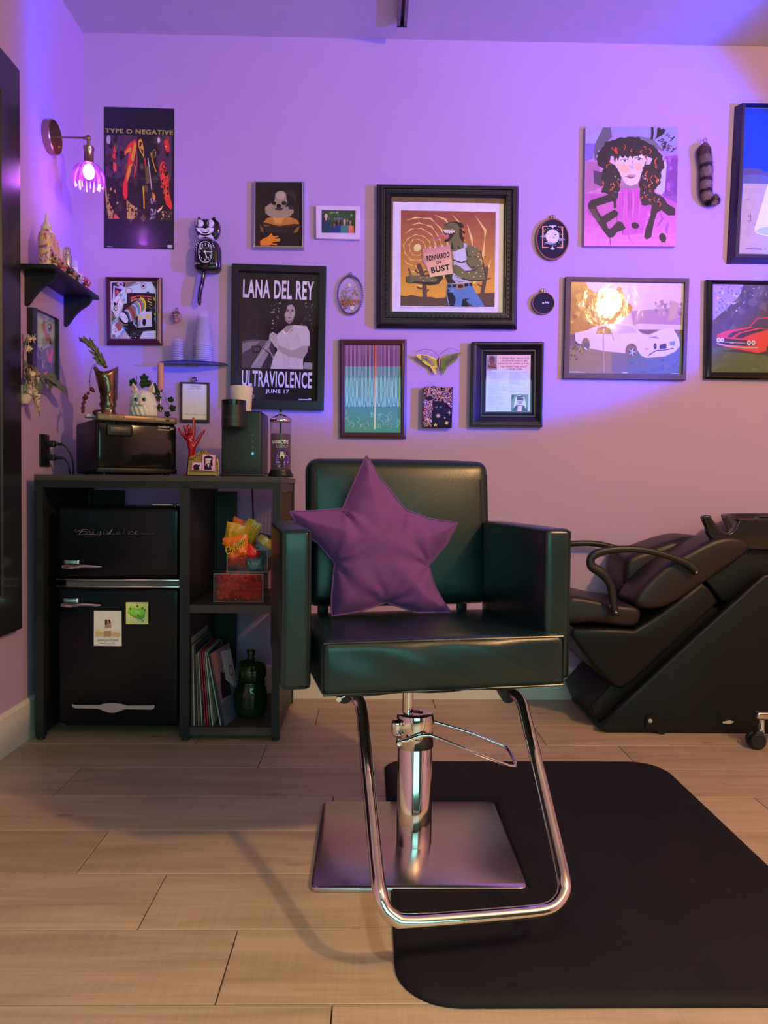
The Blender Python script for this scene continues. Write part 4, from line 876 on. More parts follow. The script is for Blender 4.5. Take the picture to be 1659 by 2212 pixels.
for s in (-1,1):
    m=M(); b_=cc+Vector((s*.028,.0,.028)); tipp=cc+Vector((s*.036,-.002,.064)); 
    rg_=[]
    for k,(t_,r_) in enumerate(((0,.017),(.35,.013),(.7,.007),(1,.001))):
        c_=b_.lerp(tipp,t_); rg_.append([c_+Vector((math.cos(a2)*r_,math.sin(a2)*r_*.5,0)) for a2 in [2*PI*i/12 for i in range(12)]])
    m.rings(rg_,capa=True,capb=True); e_=m.build('ear',CATM,ct_,angle=180)
    m=M(); leaf(m,cc+Vector((s*.029,-.009,.030)),cc+Vector((s*.0355,-.005,.055)),.008,(0,-1,0)); m.build('inner_ear',PINK,e_,smooth=False)
    ey=cc+Vector((s*.0145,-.0345,.000)); M().ell(ey,(.0085,.004,.0072)).build('eye',IRIS,ct_); M().ell(ey+Vector((0,-.0025,0)),(.0050,.002,.0060)).build('pupil',EYE,ct_)
    M().ell(cc+Vector((s*.007,-.040,-.016)),(.009,.007,.007)).build('cheek',CATM,ct_)
M().ell(cc+Vector((0,-.0445,-.010)),(.0045,.0035,.0035)).build('nose',NOSE,ct_); M().tube([cc+Vector((-.006,-.046,-.020)),cc+Vector((0,-.048,-.016)),cc+Vector((.006,-.046,-.020))],.0007,5).build('mouth',mat('brown_line',(.2,.08,.05),.5),ct_)
# ivy
IVY=mat('dark_ivy_leaf',(.030,.065,.025),.5,var=.3,vscale=40)
iv=thing('trailing_ivy','dark green ivy sprigs growing from the cat head planter','plant',(cx_+.02,cy_+.02,ZW+.05))
IP=lambda x,y,dy=.02:U(*zc(x,y),1,cy_+dy)
for pth in ([(1240,640),(1250,580),(1240,500)],[(1240,640),(1180,610),(1180,510)],[(1300,640),(1400,640),(1450,700),(1480,790),(1520,830)],[(1300,640),(1360,620),(1390,700),(1400,820),(1430,880)],[(1450,760),(1500,740)],[(1440,860),(1480,880)]):
    M().tube(spl([IP(x,y) for x,y in pth],3),.0009,5).build('vine',STM,iv)
def ivyleaf(x,y,s_,rot):
    pts=[(0,-1.1),(.45,-.62),(1,-.35),(.78,.15),(.55,.75),(0,.62),(-.55,.75),(-.78,.15),(-1,-.35),(-.45,-.62)]
    c_=math.cos(rot);s2=math.sin(rot); P2=[(x+(a*c_-b*s2)*s_,y+(a*s2+b*c_)*s_) for a,b in pts]
    F_=[IP(a,b,.012+.004*((i%2)*2-1)) for i,(a,b) in enumerate(P2)]; B_=[p+Vector((0,.0007,0)) for p in F_]; m=M(); n=len(F_)
    m.v=[tuple(p) for p in F_+B_]; tr=tess(P2); m.f=[tuple(f) for f in tr]+[tuple(i+n for i in f[::-1]) for f in tr]+[(i,(i+1)%n,n+(i+1)%n,n+i) for i in range(n)]; m.c=[(0,0,0)]*len(m.f); m.build('leaf',IVY,iv,smooth=False)
for a_ in [(1135,585,48,1.5),(1250,540,48,0),(1235,600,42,.8),(1290,590,40,2),(1345,630,45,.4),(1375,670,45,2.4),(1400,840,45,.2),(1515,755,36,.3),(1530,840,40,1.0),(1480,900,36,.5),(1390,740,35,1.2)]: ivyleaf(*a_)
# candle and holder
cnx,cny=tpos(347,.035)
CNP=lambda v:U(346,v,1,cny).z
hs=thing('candlestick','slim chrome candlestick on the towel warmer holding a pink candle','candle holder',(cnx,cny,ZW))
zc1=CNP(845)
M().lathe([(.012,0),(.012,.002),(.004,.005),(.0022,.008),(.0022,zc1-ZW-.004),(.006,zc1-ZW),(.009,zc1-ZW+.004),(.008,zc1-ZW+.006),(.001,zc1-ZW+.003)],(cnx,cny,ZW),20).build('stand',CHR,hs)
m=M().lathe([(.0118,-.0008),(.0128,0),(.0118,.0008)],(cnx,cny,CNP(815)),20)
for s in (-1,1): m.ell((cnx+s*.0145,cny,CNP(815)),.0016,6,4)
m.build('ring_collar',CHR,hs)
single(M().lathe([(.008,0),(.0105,.004),(.0113,.012),(.0113,CNP(785)-zc1-.006),(.0095,CNP(785)-zc1-.003),(.001,CNP(785)-zc1-.003)],(cnx,cny,zc1+.004),20),'candle',mat('pink_wax',(.65,.30,.36),.45),'pink pillar candle standing in the chrome candlestick','candle')
# ------------------------------------------------------------------ red hand
z5=lambda x,y:(360+x/5.184,780+y/5.184)
RED=mat('glossy_red_ceramic',(.42,.012,.018),.16,coat=.7,bump=.03,bscale=20)
hy=-.40; HP=lambda x,y,d=0:U(*z5(x,y),1,hy+d)
h0=HP(235,1265); rh=thing('hand_sculpture','glossy red ceramic hand pointing up beside the towel warmer','sculpture',(h0.x,hy,ZT))
me=bpy.data.meshes.new('hand'); J=[];E_=[];Rr=[]
def jn(p,r,par):
    J.append(tuple(Vector(p)-Vector((h0.x,hy,ZT))));Rr.append(r)
    if par is not None:E_.append((par,len(J)-1))
    return len(J)-1
b0=Vector(HP(255,1266)); b0.z=ZT+.002
r_=jn(b0,.0145,None); a_=jn(HP(262,1150),.0130,r_); a_=jn(HP(275,1060),.0135,a_); wrst=jn(HP(285,1000),.0155,a_); pm=jn(HP(275,920),.0185,wrst); pm2=jn(HP(262,870),.0165,pm)
def finger(pts,rs,par):
    k=par
    for (x,y,d),r in zip(pts,rs): k=jn(HP(x,y,d),r,k)
finger([(305,820,0),(308,750,0),(303,690,-.002),(298,628,-.002)],[.0082,.0070,.0064,.0048],pm2)
finger([(262,800,-.004),(255,750,-.012),(240,718,-.014),(232,735,-.006)],[.0078,.0070,.0062,.005],pm2)
finger([(225,810,-.004),(208,755,-.012),(195,722,-.014),(190,738,-.006)],[.0075,.0066,.006,.0048],pm2)
finger([(200,850,0),(170,815,-.002),(148,785,-.002),(130,745,0)],[.0072,.0062,.0055,.0042],pm2)
finger([(325,930,-.004),(355,880,-.004),(385,825,-.004),(415,785,-.004),(428,768,-.004)],[.0090,.0082,.0070,.0056,.0038],pm)
me.from_pydata(J,E_,[]); ho=bpy.data.objects.new('hand',me); sc.collection.objects.link(ho); me.materials.append(RED)
sk=ho.modifiers.new('s','SKIN'); sk.use_smooth_shade=True
for i,r in enumerate(Rr): me.skin_vertices[0].data[i].radius=(r,r*.85)
me.skin_vertices[0].data[0].use_root=True
ss=ho.modifiers.new('u','SUBSURF'); ss.levels=2; ss.render_levels=2
dg=bpy.context.evaluated_depsgraph_get(); nm_=bpy.data.meshes.new_from_object(ho.evaluated_get(dg)); ho.modifiers.clear(); ho.data=nm_; ho.parent=rh
for p_ in nm_.polygons: p_.use_smooth=True
M().lathe([(.020,0),(.0205,.003),(.015,.008),(.012,.014)],(b0.x,hy,ZT),24).build('base',RED,rh)
# ------------------------------------------------------------------ card holder
GOLD=mat('antique_gold',(.55,.36,.13),.3,metal=1,bump=.4,bscale=120,var=.25,bdist=.002)
gy=-.475; gp=lambda x,y,d=0:U(*z5(x,y),1,gy+d)
g0=gp(405,1285); gh=thing('card_holder','ornate antique gold card holder with two pink cards on the worktop','card holder',(g0.x,gy,ZT))
def shift(m,dz): m.v=[(x,y,z+dz) for x,y,z in m.v]
DZ=ZT-g0.z
o_=[(233,1285),(240,1200),(250,1080),(270,1065),(400,1000),(430,998),(545,1075),(572,1090),(578,1130),(572,1288)]
m=M(); m.prism([gp(x,y,.012) for x,y in o_],[gp(x,y,.016) for x,y in o_]); shift(m,DZ); m.build('back_plate',mat('gold_plate',(.46,.25,.08),.5,metal=.6),gh,smooth=False)
m=M(); m.tube([gp(x,y,.010) for x,y in [(236,1283),(243,1200),(253,1085)]],.0022,8); m.tube([gp(x,y,.010) for x,y in [(576,1283),(578,1130),(566,1090)]],.0022,8)
m.tube(spl([gp(x,y,.010) for x,y in [(253,1085),(300,1095),(330,1055),(380,1040),(400,1005),(430,1000),(450,1030),(560,1080)]],3),.0024,8)
for i in range(9): x=265+i*22; m.ell(gp(x,1092-i*11,.008),.0030,8,6)
for i in range(13): m.ell(gp(245+i*27,1268,-.002),(.0035,.003,.0022),8,5)
shift(m,DZ); m.build('scroll_border',GOLD,gh)
m=M(); m.b2(gp(236,1290,-.016),gp(574,1255,-.012)); m.b2(gp(236,1290,-.016),gp(574,1280,.016)); shift(m,DZ); m.build('front_lip',GOLD,gh,smooth=False)
def cardart(q,seedf,lab):
    a=Art(lambda u,v:U(*z5(u,v),1,gy+.002)+Vector((0,0,DZ)),L=LW); f=[a.P(*p) for p in q]; a.m.prism(f,[p+Vector((0,.0015,0)) for p in f],AL((215,130,160),LW)); a.k=2; seedf(a)
    return single(a.m,'pink_card',PRINT,lab,'card',group=None,color=True,smooth=False)
def c1_(a): a.pg('425,1065 470,1052 520,1075 512,1110 500,1085 440,1085 428,1110 412,1095',(38,22,32)); a.pg('432,1090 500,1090 490,1135 470,1148 440,1130',(225,150,150)); a.pg('418,1100 436,1110 432,1160 445,1205 420,1215',(38,22,32)); a.pg('494,1095 512,1100 515,1170 500,1180 488,1140',(38,22,32)); a.pg('440,1145 490,1140 505,1215 430,1215',(45,30,42)); a.pg('455,1150 480,1150 468,1190',(225,150,160)); a.ell(450,1110,6,4,(70,30,60)); a.ell(482,1110,6,4,(70,30,60)); a.line([(460,1134),(474,1134)],5,(190,50,60))
def c2_(a): a.pg('300,1165 330,1150 350,1160 370,1155 385,1190 360,1215 310,1220 298,1195',(38,22,32)); a.pg('362,1175 388,1175 385,1200 368,1205',(225,150,150))
cardart([(402,1038),(545,1045),(540,1226),(398,1222)],c1_,'taller pink card with a black-haired woman drawing in the gold holder')
cardart([(288,1130),(392,1135),(390,1222),(282,1216)],c2_,'shorter pink card partly hidden behind the taller card in the gold holder')
# ------------------------------------------------------------------ coffee maker
KM=mat('dark_green_grey_plastic',(.016,.024,.022),.42,bump=.05,bscale=300); KB=mat('satin_black_plastic',(.022,.020,.022),.33)
kx0,kx1=U(478,1000,1,-.43).x,U(564.5,1000,1,-.43).x; kz=U(520,887,1,-.43).z
km=thing('coffee_maker','dark slim single-serve coffee maker with a round brew head on the worktop','coffee maker',((kx0+kx1)/2,-.33,ZT))
M().rbox(((kx0+kx1)/2,-.34,(ZT+kz)/2+.004),(kx1-kx0,.18,kz-ZT-.008),r=.007,n=3,m=2).build('body',KM,km)
M().rbox(((kx0+kx1)/2,-.345,ZT+.006),(kx1-kx0+.004,.20,.012),r=.004,n=2,m=1).build('base',KB,km)
m=M()
for i in range(7): m.b2((kx0+.045,-.432,ZT+.014+i*.0024),(kx1-.012,-.4305,ZT+.0152+i*.0024))
tag(m.build('drip_slats',KB,km,smooth=False),None,None,kind='stuff')
hx=U(502,900,1,-.50).x; hzt,hzb=U(502,863,1,-.50).z,U(502,925,1,-.50).z; hr=.0425
hd=M().lathe([(.001,0),(hr-.006,.0),(hr,.006),(hr,hzt-hzb-.018)],(hx,-.475,hzb),44).build('brew_head',KB,km)
M().lathe([(hr+.0008,0),(hr+.0008,.017),(hr-.004,.0185),(.001,.0185)],(hx,-.475,hzt-.018),44).build('lid_ring',mat('gloss_black_ring',(.01,.01,.01),.12),km)
M().rbox((hx,-.43,hzb+.035),(.05,.05,.05),r=.004).build('head_neck',KM,km)
def cylpl(u,v):
    p=U(u,v,1,-.475-hr); dx=p.x-hx; dx=max(-hr,min(hr,dx)); return Vector((p.x,-.475-math.sqrt(max(0,hr*hr-dx*dx))-.0006,p.z))
letters('KEURIG',[z5(652,612),z5(815,612),z5(815,640),z5(652,640)],cylpl,mat('dim_grey_lettering',(.10,.09,.09),.4),hd,rise=.0003)
KBT=mat('grey_button',(.07,.10,.09),.4); 
for x,y,mm in ((962,830,KBT),(962,898,KBT),(962,966,KBT)): M().lathe([(.0001,.0),(.0052,0),(.0048,.0012),(.0001,.0014)],U(*z5(x,y),1,-.4305),18,rot=RY).build('button',mm,km)
M().lathe([(.0001,.0),(.0050,0),(.0046,.0012),(.0001,.0014)],U(*z5(962,1034),1,-.4305),18,rot=RY).build('lit_button',mat('cyan_lit_button',(.05,.3,.4),.4,emit=(.08,.45,.65),es=.9),km)
# cream candle jar on top
jx=U(521,860,1,-.33).x; jz=U(521,835,1,-.33).z
single(M().lathe([(.001,.0),(.035,0),(.037,.004),(.0425,jz-kz-.004),(.041,jz-kz),(.039,jz-kz-.004),(.035,.01),(.001,.008)],(jx,-.33,kz),36),'paper_cup',mat('frosted_white_cup',(.80,.68,.66),.5),'white frosted cup standing on the coffee maker behind its brew head','cup')
# ------------------------------------------------------------------ disinfectant jar
jy=-.40; jc=U(606,1030,1,jy).x; J5=lambda x,y:U(*z5(x,y),1,jy)
jt=thing('disinfectant_jar','tall clear disinfectant jar with chrome lid and black base on the worktop','jar',(jc,jy,ZT))
def zj(y): return U(606,780+y/5.184,1,jy).z+DJ
DJ=0; DJ=ZT-zj(1308)
rj=.0375
M().lathe([(.001,0),(.044,0),(.0455,.005),(.0455,.010),(.040,.018),(.0385,.026),(.001,.026)],(jc,jy,ZT),36).build('base',BLK,jt)
GJ=pane_mat('jar_glass',(.86,.82,.84),.05)
M().lathe([(rj,.0265),(rj,zj(690)-ZT)],(jc,jy,ZT),36).build('glass_cylinder',GJ,jt,angle=180)
M().lathe([(.001,.0268),(rj-.002,.0268),(rj-.002,zj(822)-ZT),(.001,zj(822)-ZT)],(jc,jy,ZT),36).build('label_sleeve',mat('smoky_lilac_liquid',(.13,.10,.15),.12,alpha=.60),jt)
M().lathe([(rj+.002,0),(rj+.003,.006),(rj+.001,.010),(.030,.017),(.010,.029),(.006,.031),(.006,.034),(.001,.034)],(jc,jy,zj(690)),36).build('lid',CHR,jt)
M().lathe([(.004,0),(.004,.010),(.0075,.016),(.006,.019),(.001,.019)],(jc,jy,zj(600)),16).build('knob',BLK,jt)
def jcyl(u,v):
    p=U(u,v,1,jy-rj); dx=max(-rj*.99,min(rj*.99,(p.x-jc)*1.0)); return Vector((jc+dx,jy-math.sqrt(rj*rj-dx*dx)-.0006,p.z+DJ))
def jart(build,nm):
    a=Art(lambda u,v:jcyl(*z5(u,v)),L=LW); build(a); a.m.build(nm,PRINT,jt,smooth=False,color=True)
def j1(a):
    a.text('BARBICIDE',((1178,890),(1358,932)),(215,200,190),.02); a.text('The Original',((1250,945),(1325,958)),(200,190,190),0); a.text('DISINFECTANT',((1220,964),(1350,974)),(190,180,185),0); a.ell(1228,950,5,6,(200,190,190)); a.ell(1347,950,5,6,(200,190,190))
jart(j1,'lettering')
def j2(a):
    a.ell(1290,1105,84,105,(30,20,45)); a.ell(1290,1105,78,99,(110,60,130)); a.pg('1222,1150 1358,1150 1340,1185 1310,1203 1270,1203 1238,1180',(70,35,90)); a.pg('1240,1185 1290,1155 1345,1180 1320,1200 1265,1203',(215,175,95)); a.ell(1292,1070,28,34,(190,160,110)); a.ell(1290,1035,20,14,(200,150,180)); a.pg('1278,1070 1300,1070 1308,1195 1276,1195',(40,25,45))
    for x,y in ((1240,1060),(1252,1085),(1335,1060),(1325,1040),(1345,1085)): a.ell(x,y,4,5,(200,160,200))
    a.line([(1222,1138),(1270,1140)],8,(200,180,190)); a.line([(1312,1140),(1356,1138)],8,(200,180,190))
jart(j2,'oval_sticker')
# comb standing in liquid (faint tool)
M().b2((jc-.004,jy-.003,ZT+.03),(jc+.003,jy+.001,zj(700))).build('steel_tool',CHR,jt,smooth=False)
# ------------------------------------------------------------------ cabinet contents
ZS=.4765; ACR=pane_mat('clear_acrylic',(.9,.88,.88),.03)
z6=lambda x,y:(380+x/6.38,1100+y/6.38)
def bin_(x0_,x1_,ya_,yb_,z0_,z1_,label,name):
    t=thing(name,label,'bin',((x0_+x1_)/2,(ya_+yb_)/2,z0_)); w_=.0022
    M().b2((x0_,ya_,z0_),(x1_,yb_,z0_+w_)).build('bottom',ACR,t,smooth=False)
    for lo,hi in (((x0_,ya_,z0_+w_),(x1_,ya_+w_,z1_)),((x0_,yb_-w_,z0_+w_),(x1_,yb_,z1_)),((x0_,ya_+w_,z0_+w_),(x0_+w_,yb_-w_,z1_)),((x1_-w_,ya_+w_,z0_+w_),(x1_,yb_-w_,z1_))): M().b2(lo,hi).build('side_panel',ACR,t,smooth=False)
    m=M()
    for x in (x0_,x1_):
        for z in (z0_,z1_): pass
        m.tube([(x,ya_,z0_),(x,ya_,z1_)],.0012,5)
    m.tube([(x0_,ya_,z1_),(x1_,ya_,z1_)],.0012,5); m.tube([(x0_,ya_,z0_+.001),(x1_,ya_,z0_+.001)],.0012,5); m.build('edge_rim',mat('acrylic_edge',(.35,.33,.36),.2),t)
    return t
by_=-.50; PB=lambda x,y,d=0:U(*z6(x,y),1,by_+d)
lx0,lx1=PB(522,1270).x,PB(1200,1270).x; lz1=ZS+.103
bin_(lx0,lx1,by_,by_+.24,ZS+.003,lz1,'lower clear acrylic bin full of red snack packs in the cabinet','storage_bin')
m=M()
for x in (lx0+.01,lx1-.01): m.lathe([(.006,0),(.006,.003)],(x,by_+.01,ZS),10)
ux0,ux1=PB(690,800).x,PB(1250,800).x; uz0=lz1+.004; uz1=uz0+.080
lid=single(M().b2((lx0,by_,lz1+.0006),(lx1,by_+.24,lz1+.0030)),'bin_lid',ACR,'clear acrylic lid between the two stacked snack bins','lid',smooth=False)
bin_(ux0,ux1,by_+.02,by_+.20,uz0,uz1,'upper clear acrylic bin overflowing with snack bags in the cabinet','storage_bin')
def bagmesh(w_,h_,th,seed,crimp=.12):
    m=M(); nx,ny=10,10
    for side in (1,-1):
        vs=[]
        for j in range(ny+1):
            for i in range(nx+1):
                u=i/nx*2-1;v=j/ny*2-1; puff=max(0,1-abs(u)**3)*max(0,1-(abs(v)/(1-crimp))**3 if abs(v)<1-crimp else 0); z=th/2*puff**.6
                nz=noise.noise(Vector((u*2.6+seed,v*2.6,side*3)))*th*.38+noise.noise(Vector((u*6+seed,v*6,side*7)))*th*.16
                z=z+nz*(.25+puff) if puff>0 else .0004+nz*.12
                x=w_/2*u*(1-.08*(1-abs(v))); 
                vs.append(Vector((x,-side*(z if side>0 else z),h_/2*v+ .02*h_*math.sin(u*5+seed)*(abs(v)>.8))))
        fs=[(j*(nx+1)+i,j*(nx+1)+i+1,(j+1)*(nx+1)+i+1,(j+1)*(nx+1)+i) for j in range(ny) for i in range(nx)]
        if side<0: fs=[f[::-1] for f in fs]
        m.add(vs,fs)
    return m
FOIL=mat('snack_foil',rough=.28,attr=True,var=.12,vscale=60,coat=.3,bump=.3,bscale=60,bdist=.001)
def bag(c,w_,h_,th,rot,colf,seed,label,name='snack_bag',art=None,group=None):
    m=bagmesh(w_,h_,th,seed); R_=Matrix.Rotation(math.radians(rot[1]),3,'Y')@Matrix.Rotation(math.radians(rot[0]),3,'X')@Matrix.Rotation(math.radians(rot[2]),3,'Z')
    m.c=[colf((Vector(m.v[f[0]])+Vector(m.v[f[2]]))/2/Vector((1,1,1)).length*1.732 if False else (Vector(m.v[f[0]])+Vector(m.v[f[2]]))/2) for f in m.f]
    m.v=[tuple(R_@Vector(p)+Vector(c)) for p in m.v]
    if art:
        a=Art(lambda u,v:Vector(c)+R_@Vector((u,-th*.62,v)),L=ONE); a.n=R_@Vector((0,-1,0)); art(a)
        t=thing(name,label,'snack bag',(c[0],c[1],min(p[2] for p in m.v)),0,group); m.build('foil_pouch',FOIL,t,color=True,angle=35); a.m.build('logo_print',PRINT,t,color=True,smooth=False); return t
    return single(m,name,FOIL,label,'snack bag',group,color=True,angle=35)
cl=lambda *c:(lambda p:tuple(s2l(x) for x in c))
def two(c1,c2,z): return lambda p: tuple(s2l(x) for x in (c1 if p.z>z else c2))
RD=(215,45,35)
k=0
places=[a_+' '+b_ for a_ in ('top row','middle row','bottom row') for b_ in ('far left','centre left','centre right','far right')]
for r_i in range(3):
    for c_i in range(4):
        x=lx0+.028+c_i*.037+(.006 if r_i%2 else 0); z=ZS+.024+(2-r_i)*.030
        bag((x,by_+.027+.004*(k%2),z),.050,.036,.022,((k*37)%40-20,(k*53)%50-25,0),cl(*(RD if k%3 else (190,35,35))),k*1.7,'crumpled red foil snack pack, %s in the lower clear bin'%places[k],'snack_pack',group='red snack packs in the lower bin'); k+=1
ubz=uz0+.05
def chee(a):
    def T(st,q,c,b): a.text(st,q,c,b)
    a.text('Cheetos',[(-.040,.019),(.036,.044),(.034,.018),(-.038,-.010)],(25,20,20),.10); a.text('Cheetos',[(-.040,.019),(.036,.044),(.034,.018),(-.038,-.010)],(235,200,45),.015)
P6=lambda x,y,d:U(*z6(x,y),1,by_+d)
bag(P6(930,330,.10),.105,.095,.02,(8,20,0),two((225,105,30),(225,105,30),0),1,'orange snack bag standing at the back of the upper clear bin')
bag(P6(820,360,.075),.080,.090,.02,(12,14,0),cl(215,170,45),2,'yellow snack bag leaning left behind the Cheetos bag'.replace('Cheetos','orange lettered'))
bag(P6(1020,320,.07),.055,.095,.018,(8,28,0),cl(222,178,50),3,'yellow foil corner of a snack bag standing upright in the middle')
bag(P6(1200,560,.06),.075,.095,.02,(6,30,0),two((220,180,50),(110,130,135),.018),4,'yellow-topped grey snack bag at the right of the upper bin',art=lambda a:a.text('ritos',[(-.026,.014),(.012,.022),(.012,.008),(-.026,.0)],(190,195,200),.03))
bag(P6(850,560,.028),.088,.100,.024,(6,-12,0),two((235,120,30),(190,80,40),-.02),5,'orange snack bag lettered in yellow at the left front of the upper bin',art=chee)
bag(P6(900,650,.012+.024),.062,.062,.018,(4,20,0),cl(190,70,50),6,'crinkled red-brown snack bag low in the upper clear bin')
bag(P6(1040,600,.026),.045,.055,.016,(4,-48,0),cl(215,35,40),7,'shiny red snack bag lying across the middle of the upper bin')
def tors(a): a.text('Doritos',[(-.025,.022),(.025,.022),(.025,.010),(-.025,.010)],(190,195,200),.03); a.text('RANCH',[(-.022,-.004),(.022,-.004),(.022,-.014),(-.022,-.014)],(150,190,195),.02)
def lays(a): a.text('Funyuns',[(-.022,.010),(.022,.010),(.022,-.004),(-.022,-.004)],(130,165,170),.03)
bag(P6(1090,760,.026),.066,.052,.018,(0,-4,0),cl(60,105,120),8,'blue-grey snack bag at the lower right of the upper bin',art=lays)
bag(P6(1220,430,.11),.05,.05,.015,(5,10,0),cl(30,40,80),9,'navy and red snack bag at the far right back of the upper bin')
# thin cord behind
single(M().tube(spl([U(545,1048,1,-.07),U(546,1090,1,-.06),U(548,1130,1,-.06),U(552,1200,1,-.06)],6),.0032,8),'power_cable',BLK,'black power cord hanging behind the cabinet from the coffee maker','cable')
m=M(); 
for (u1,v1,u2,v2) in ((480,1221,500,1221),): m.b2(U(480,1222,1,-.045),U(592,1220,1,-.040))
# records leaning in the bottom cubby
z7=lambda x,y:(390+x/6.144,1320+y/6.144)
recs=[(122,130,370,(150,150,145),'grey-white'),(150,150,455,(120,85,60),'brown'),(180,162,468,(185,190,185),'white'),(210,192,465,(45,50,85),'dark blue'),(236,208,580,(150,115,75),'tan'),(256,222,575,(110,95,80),'taupe'),(284,236,550,(190,190,180),'cream white'),(302,250,550,(40,35,70),'indigo'),(328,262,548,(175,50,60),'red'),(364,290,546,(190,55,65),'bright red'),(392,312,556,(130,130,125),'light grey'),(424,332,556,(205,205,195),'bright white'),(532,356,568,(185,190,180),'white leaning'),(575,372,560,(30,35,80),'navy leaning')]
ry=-.528; bzs=.0475
for i,(xb,xt,yt,c,cn) in enumerate(recs):
    q=[z7(xb-6,1530),z7(xb+6,1530),z7(xt+6,yt),z7(xt-5,yt)]; Fp=[U(u,v,1,ry-.001*(i%3)) for u,v in q]; dz=bzs-min(Fp[0].z,Fp[1].z); Fp=[p+Vector((0,0,dz)) for p in Fp]; dp=.27 if i<4 else .24
    Bp=[p+Vector((0,dp,0)) for p in Fp]; t=thing('record_sleeve','%s-edged record sleeve, number %d from the left in the bottom cubby'%(cn,i+1),'record sleeve',((Fp[0].x+Fp[1].x)/2,ry+.1,bzs),0,'record sleeves leaning in the bottom cubby')
    t['label']='%s-spined record sleeve %s in the bottom cubby'%(cn,['at the far left','second from left','third from left','fourth from left','fifth from left','sixth from left','seventh from left','eighth from left','ninth from left','tenth from left','eleventh from left','twelfth from left','beside the last covers','leaning behind the front cover'][i])
    M().prism(Fp,Bp).build('sleeve',mat('sleeve_%s'%cn.replace(' ','_').replace('-','_'),tuple(s2l(k_)*1.0 for k_ in c),.5),t,smooth=False)
# last sleeve with its cover visible
q0=[z7(600,1520),z7(395,562)]; Fb=U(*q0[0],1,ry-.004); Ft=U(*q0[1],1,ry-.004); dz=bzs-Fb.z; Fb+=Vector((0,0,dz)); Ft+=Vector((0,0,dz)); D_=Vector((.028,.20,0))
cov=thing('record_sleeve','pink and dark record sleeve with its cover showing, rightmost in the bottom cubby','record sleeve',(Fb.x,ry+.1,bzs),0,'record sleeves leaning in the bottom cubby')
nrm_=(Ft-Fb).cross(D_).normalized(); nrm_=nrm_ if nrm_.x>0 else -nrm_
C4=[Fb,Fb+D_,Ft+D_,Ft]; M().prism([p-nrm_*.0005 for p in C4],[p-nrm_*.005 for p in C4]).build('sleeve',mat('sleeve_dark',(.05,.04,.05),.5),cov,smooth=False)
a=Art(lambda u,v:Fb+D_*u+(Ft-Fb)*v,L=LW); a.n=nrm_
a.pg('0,0 1,0 1,1 0,1',(125,85,95)); a.pg('0,0 1,0 1,.33 0,.3',(85,75,85)); a.pg('.1,.35 .6,.32 .55,.62 .3,.7 .15,.5',(30,26,32)); a.pg('.45,.55 .95,.3 .98,.9 .5,.95',(195,150,160)); a.pg('.0,.6 .2,.6 .3,1 .0,1',(165,95,90)); a.ring(.8,.62,.10,.085,.03,(200,50,50)); a.line([(.4,.75),(.48,.77)],.02,(40,30,40))
a.m.build('cover_print',PRINT,cov,smooth=False,color=True)
# green glass jar
gj=thing('green_glass_jar','dark green embossed glass jar with a knobbed lid on the bottom shelf','jar',(U(540,1550,1,-.40).x,-.40,bzs))
GG=mat('dark_green_glass',(.006,.026,.005),.10,coat=.4,bump=.25,bscale=30,bdist=.006,var=.3)
jx_=U(541.5,1550,1,-.40).x
def zg(y): return U(541,1320+y/6.144,1,-.40).z
zb_=zg(1470); DG=bzs-zb_
H=lambda y: zg(y)+DG
def embo(p,a,r,z):
    k=1+.07*abs(math.sin(4*a))*max(0,math.sin(PI*min(1,max(0,z/(H(1075)-bzs))))) ; return Vector((p.x*k,p.y*k,p.z))
M().lathe(densep([(.001,0),(.044,0),(.054,.010),(.057,.03),(.058,H(1200)-bzs),(.057,H(1110)-bzs),(.051,H(1070)-bzs),(.053,H(1030)-bzs),(.053,H(1010)-bzs),(.001,H(1010)-bzs)],.008),(jx_,-.40,bzs),64,fn=embo).build('jar_body',GG,gj,angle=180)
def embo2(p,a,r,z):
    k=1+.05*abs(math.sin(5*a)); return Vector((p.x*k,p.y*k,p.z))
M().lathe(densep([(.050,H(1005)-bzs),(.056,H(930)-bzs),(.055,H(850)-bzs),(.047,H(790)-bzs),(.034,H(750)-bzs),(.016,H(735)-bzs),(.011,H(700)-bzs),(.014,H(660)-bzs),(.016,H(620)-bzs),(.014,H(607)-bzs),(.001,H(607)-bzs)],.006),(jx_,-.40,bzs),64,fn=embo2).build('lid',GG,gj,angle=180)
# ------------------------------------------------------------------ back wall: poster
rs=random.Random(5)
a=Art(WB(.003),(215,220,9.217),L=LL); Qp=[(92,98),(1485,138),(1480,2940),(95,2905)]
fr4=[a.P(*p) for p in Qp]; a.m.prism(fr4,[Vector((p.x,-.001,p.z)) for p in fr4],AL((28,18,45),LL)); a.k=3
a.text('TYPE O NEGATIVE',[(110,525),(1468,568),(1462,665),(118,615)],(150,115,75),.045)
a.poly([(100,655),(1440,690),(1440,2370),(160,2345)],(42,22,45)); 
for x0_,x1_ in ((120,430),(440,755),(765,1130),(1140,1440)): a.poly([(x0_,665),(x1_,672),(x1_,1500),(x0_,1480)],(72,38,80) if x0_!=765 else (35,22,42)); 
a.blobs(90,(120,700,1440,2330),60,[(30,16,36),(52,28,52),(38,20,40),(60,38,50),(88,60,55)],11,1.8)
a.ell(180,755,42,92,(150,120,190)); a.ell(1180,765,28,58,(180,150,215))
FR=(215,40,55);OR=(230,110,50)
a.pg('300,870 335,980 320,1020 275,1010 270,960',FR); a.pg('265,1030 325,1040 320,1130 285,1145 250,1090',FR); a.pg('275,1190 335,1230 340,1370 300,1400 270,1330',(200,60,70))
a.pg('500,980 590,830 670,780 700,745 740,800 735,960 690,1180 640,1300 600,1480 560,1620 555,1900 510,1960 465,1830 470,1640 520,1450 560,1300 580,1050 620,920 520,1060 490,1070',FR)
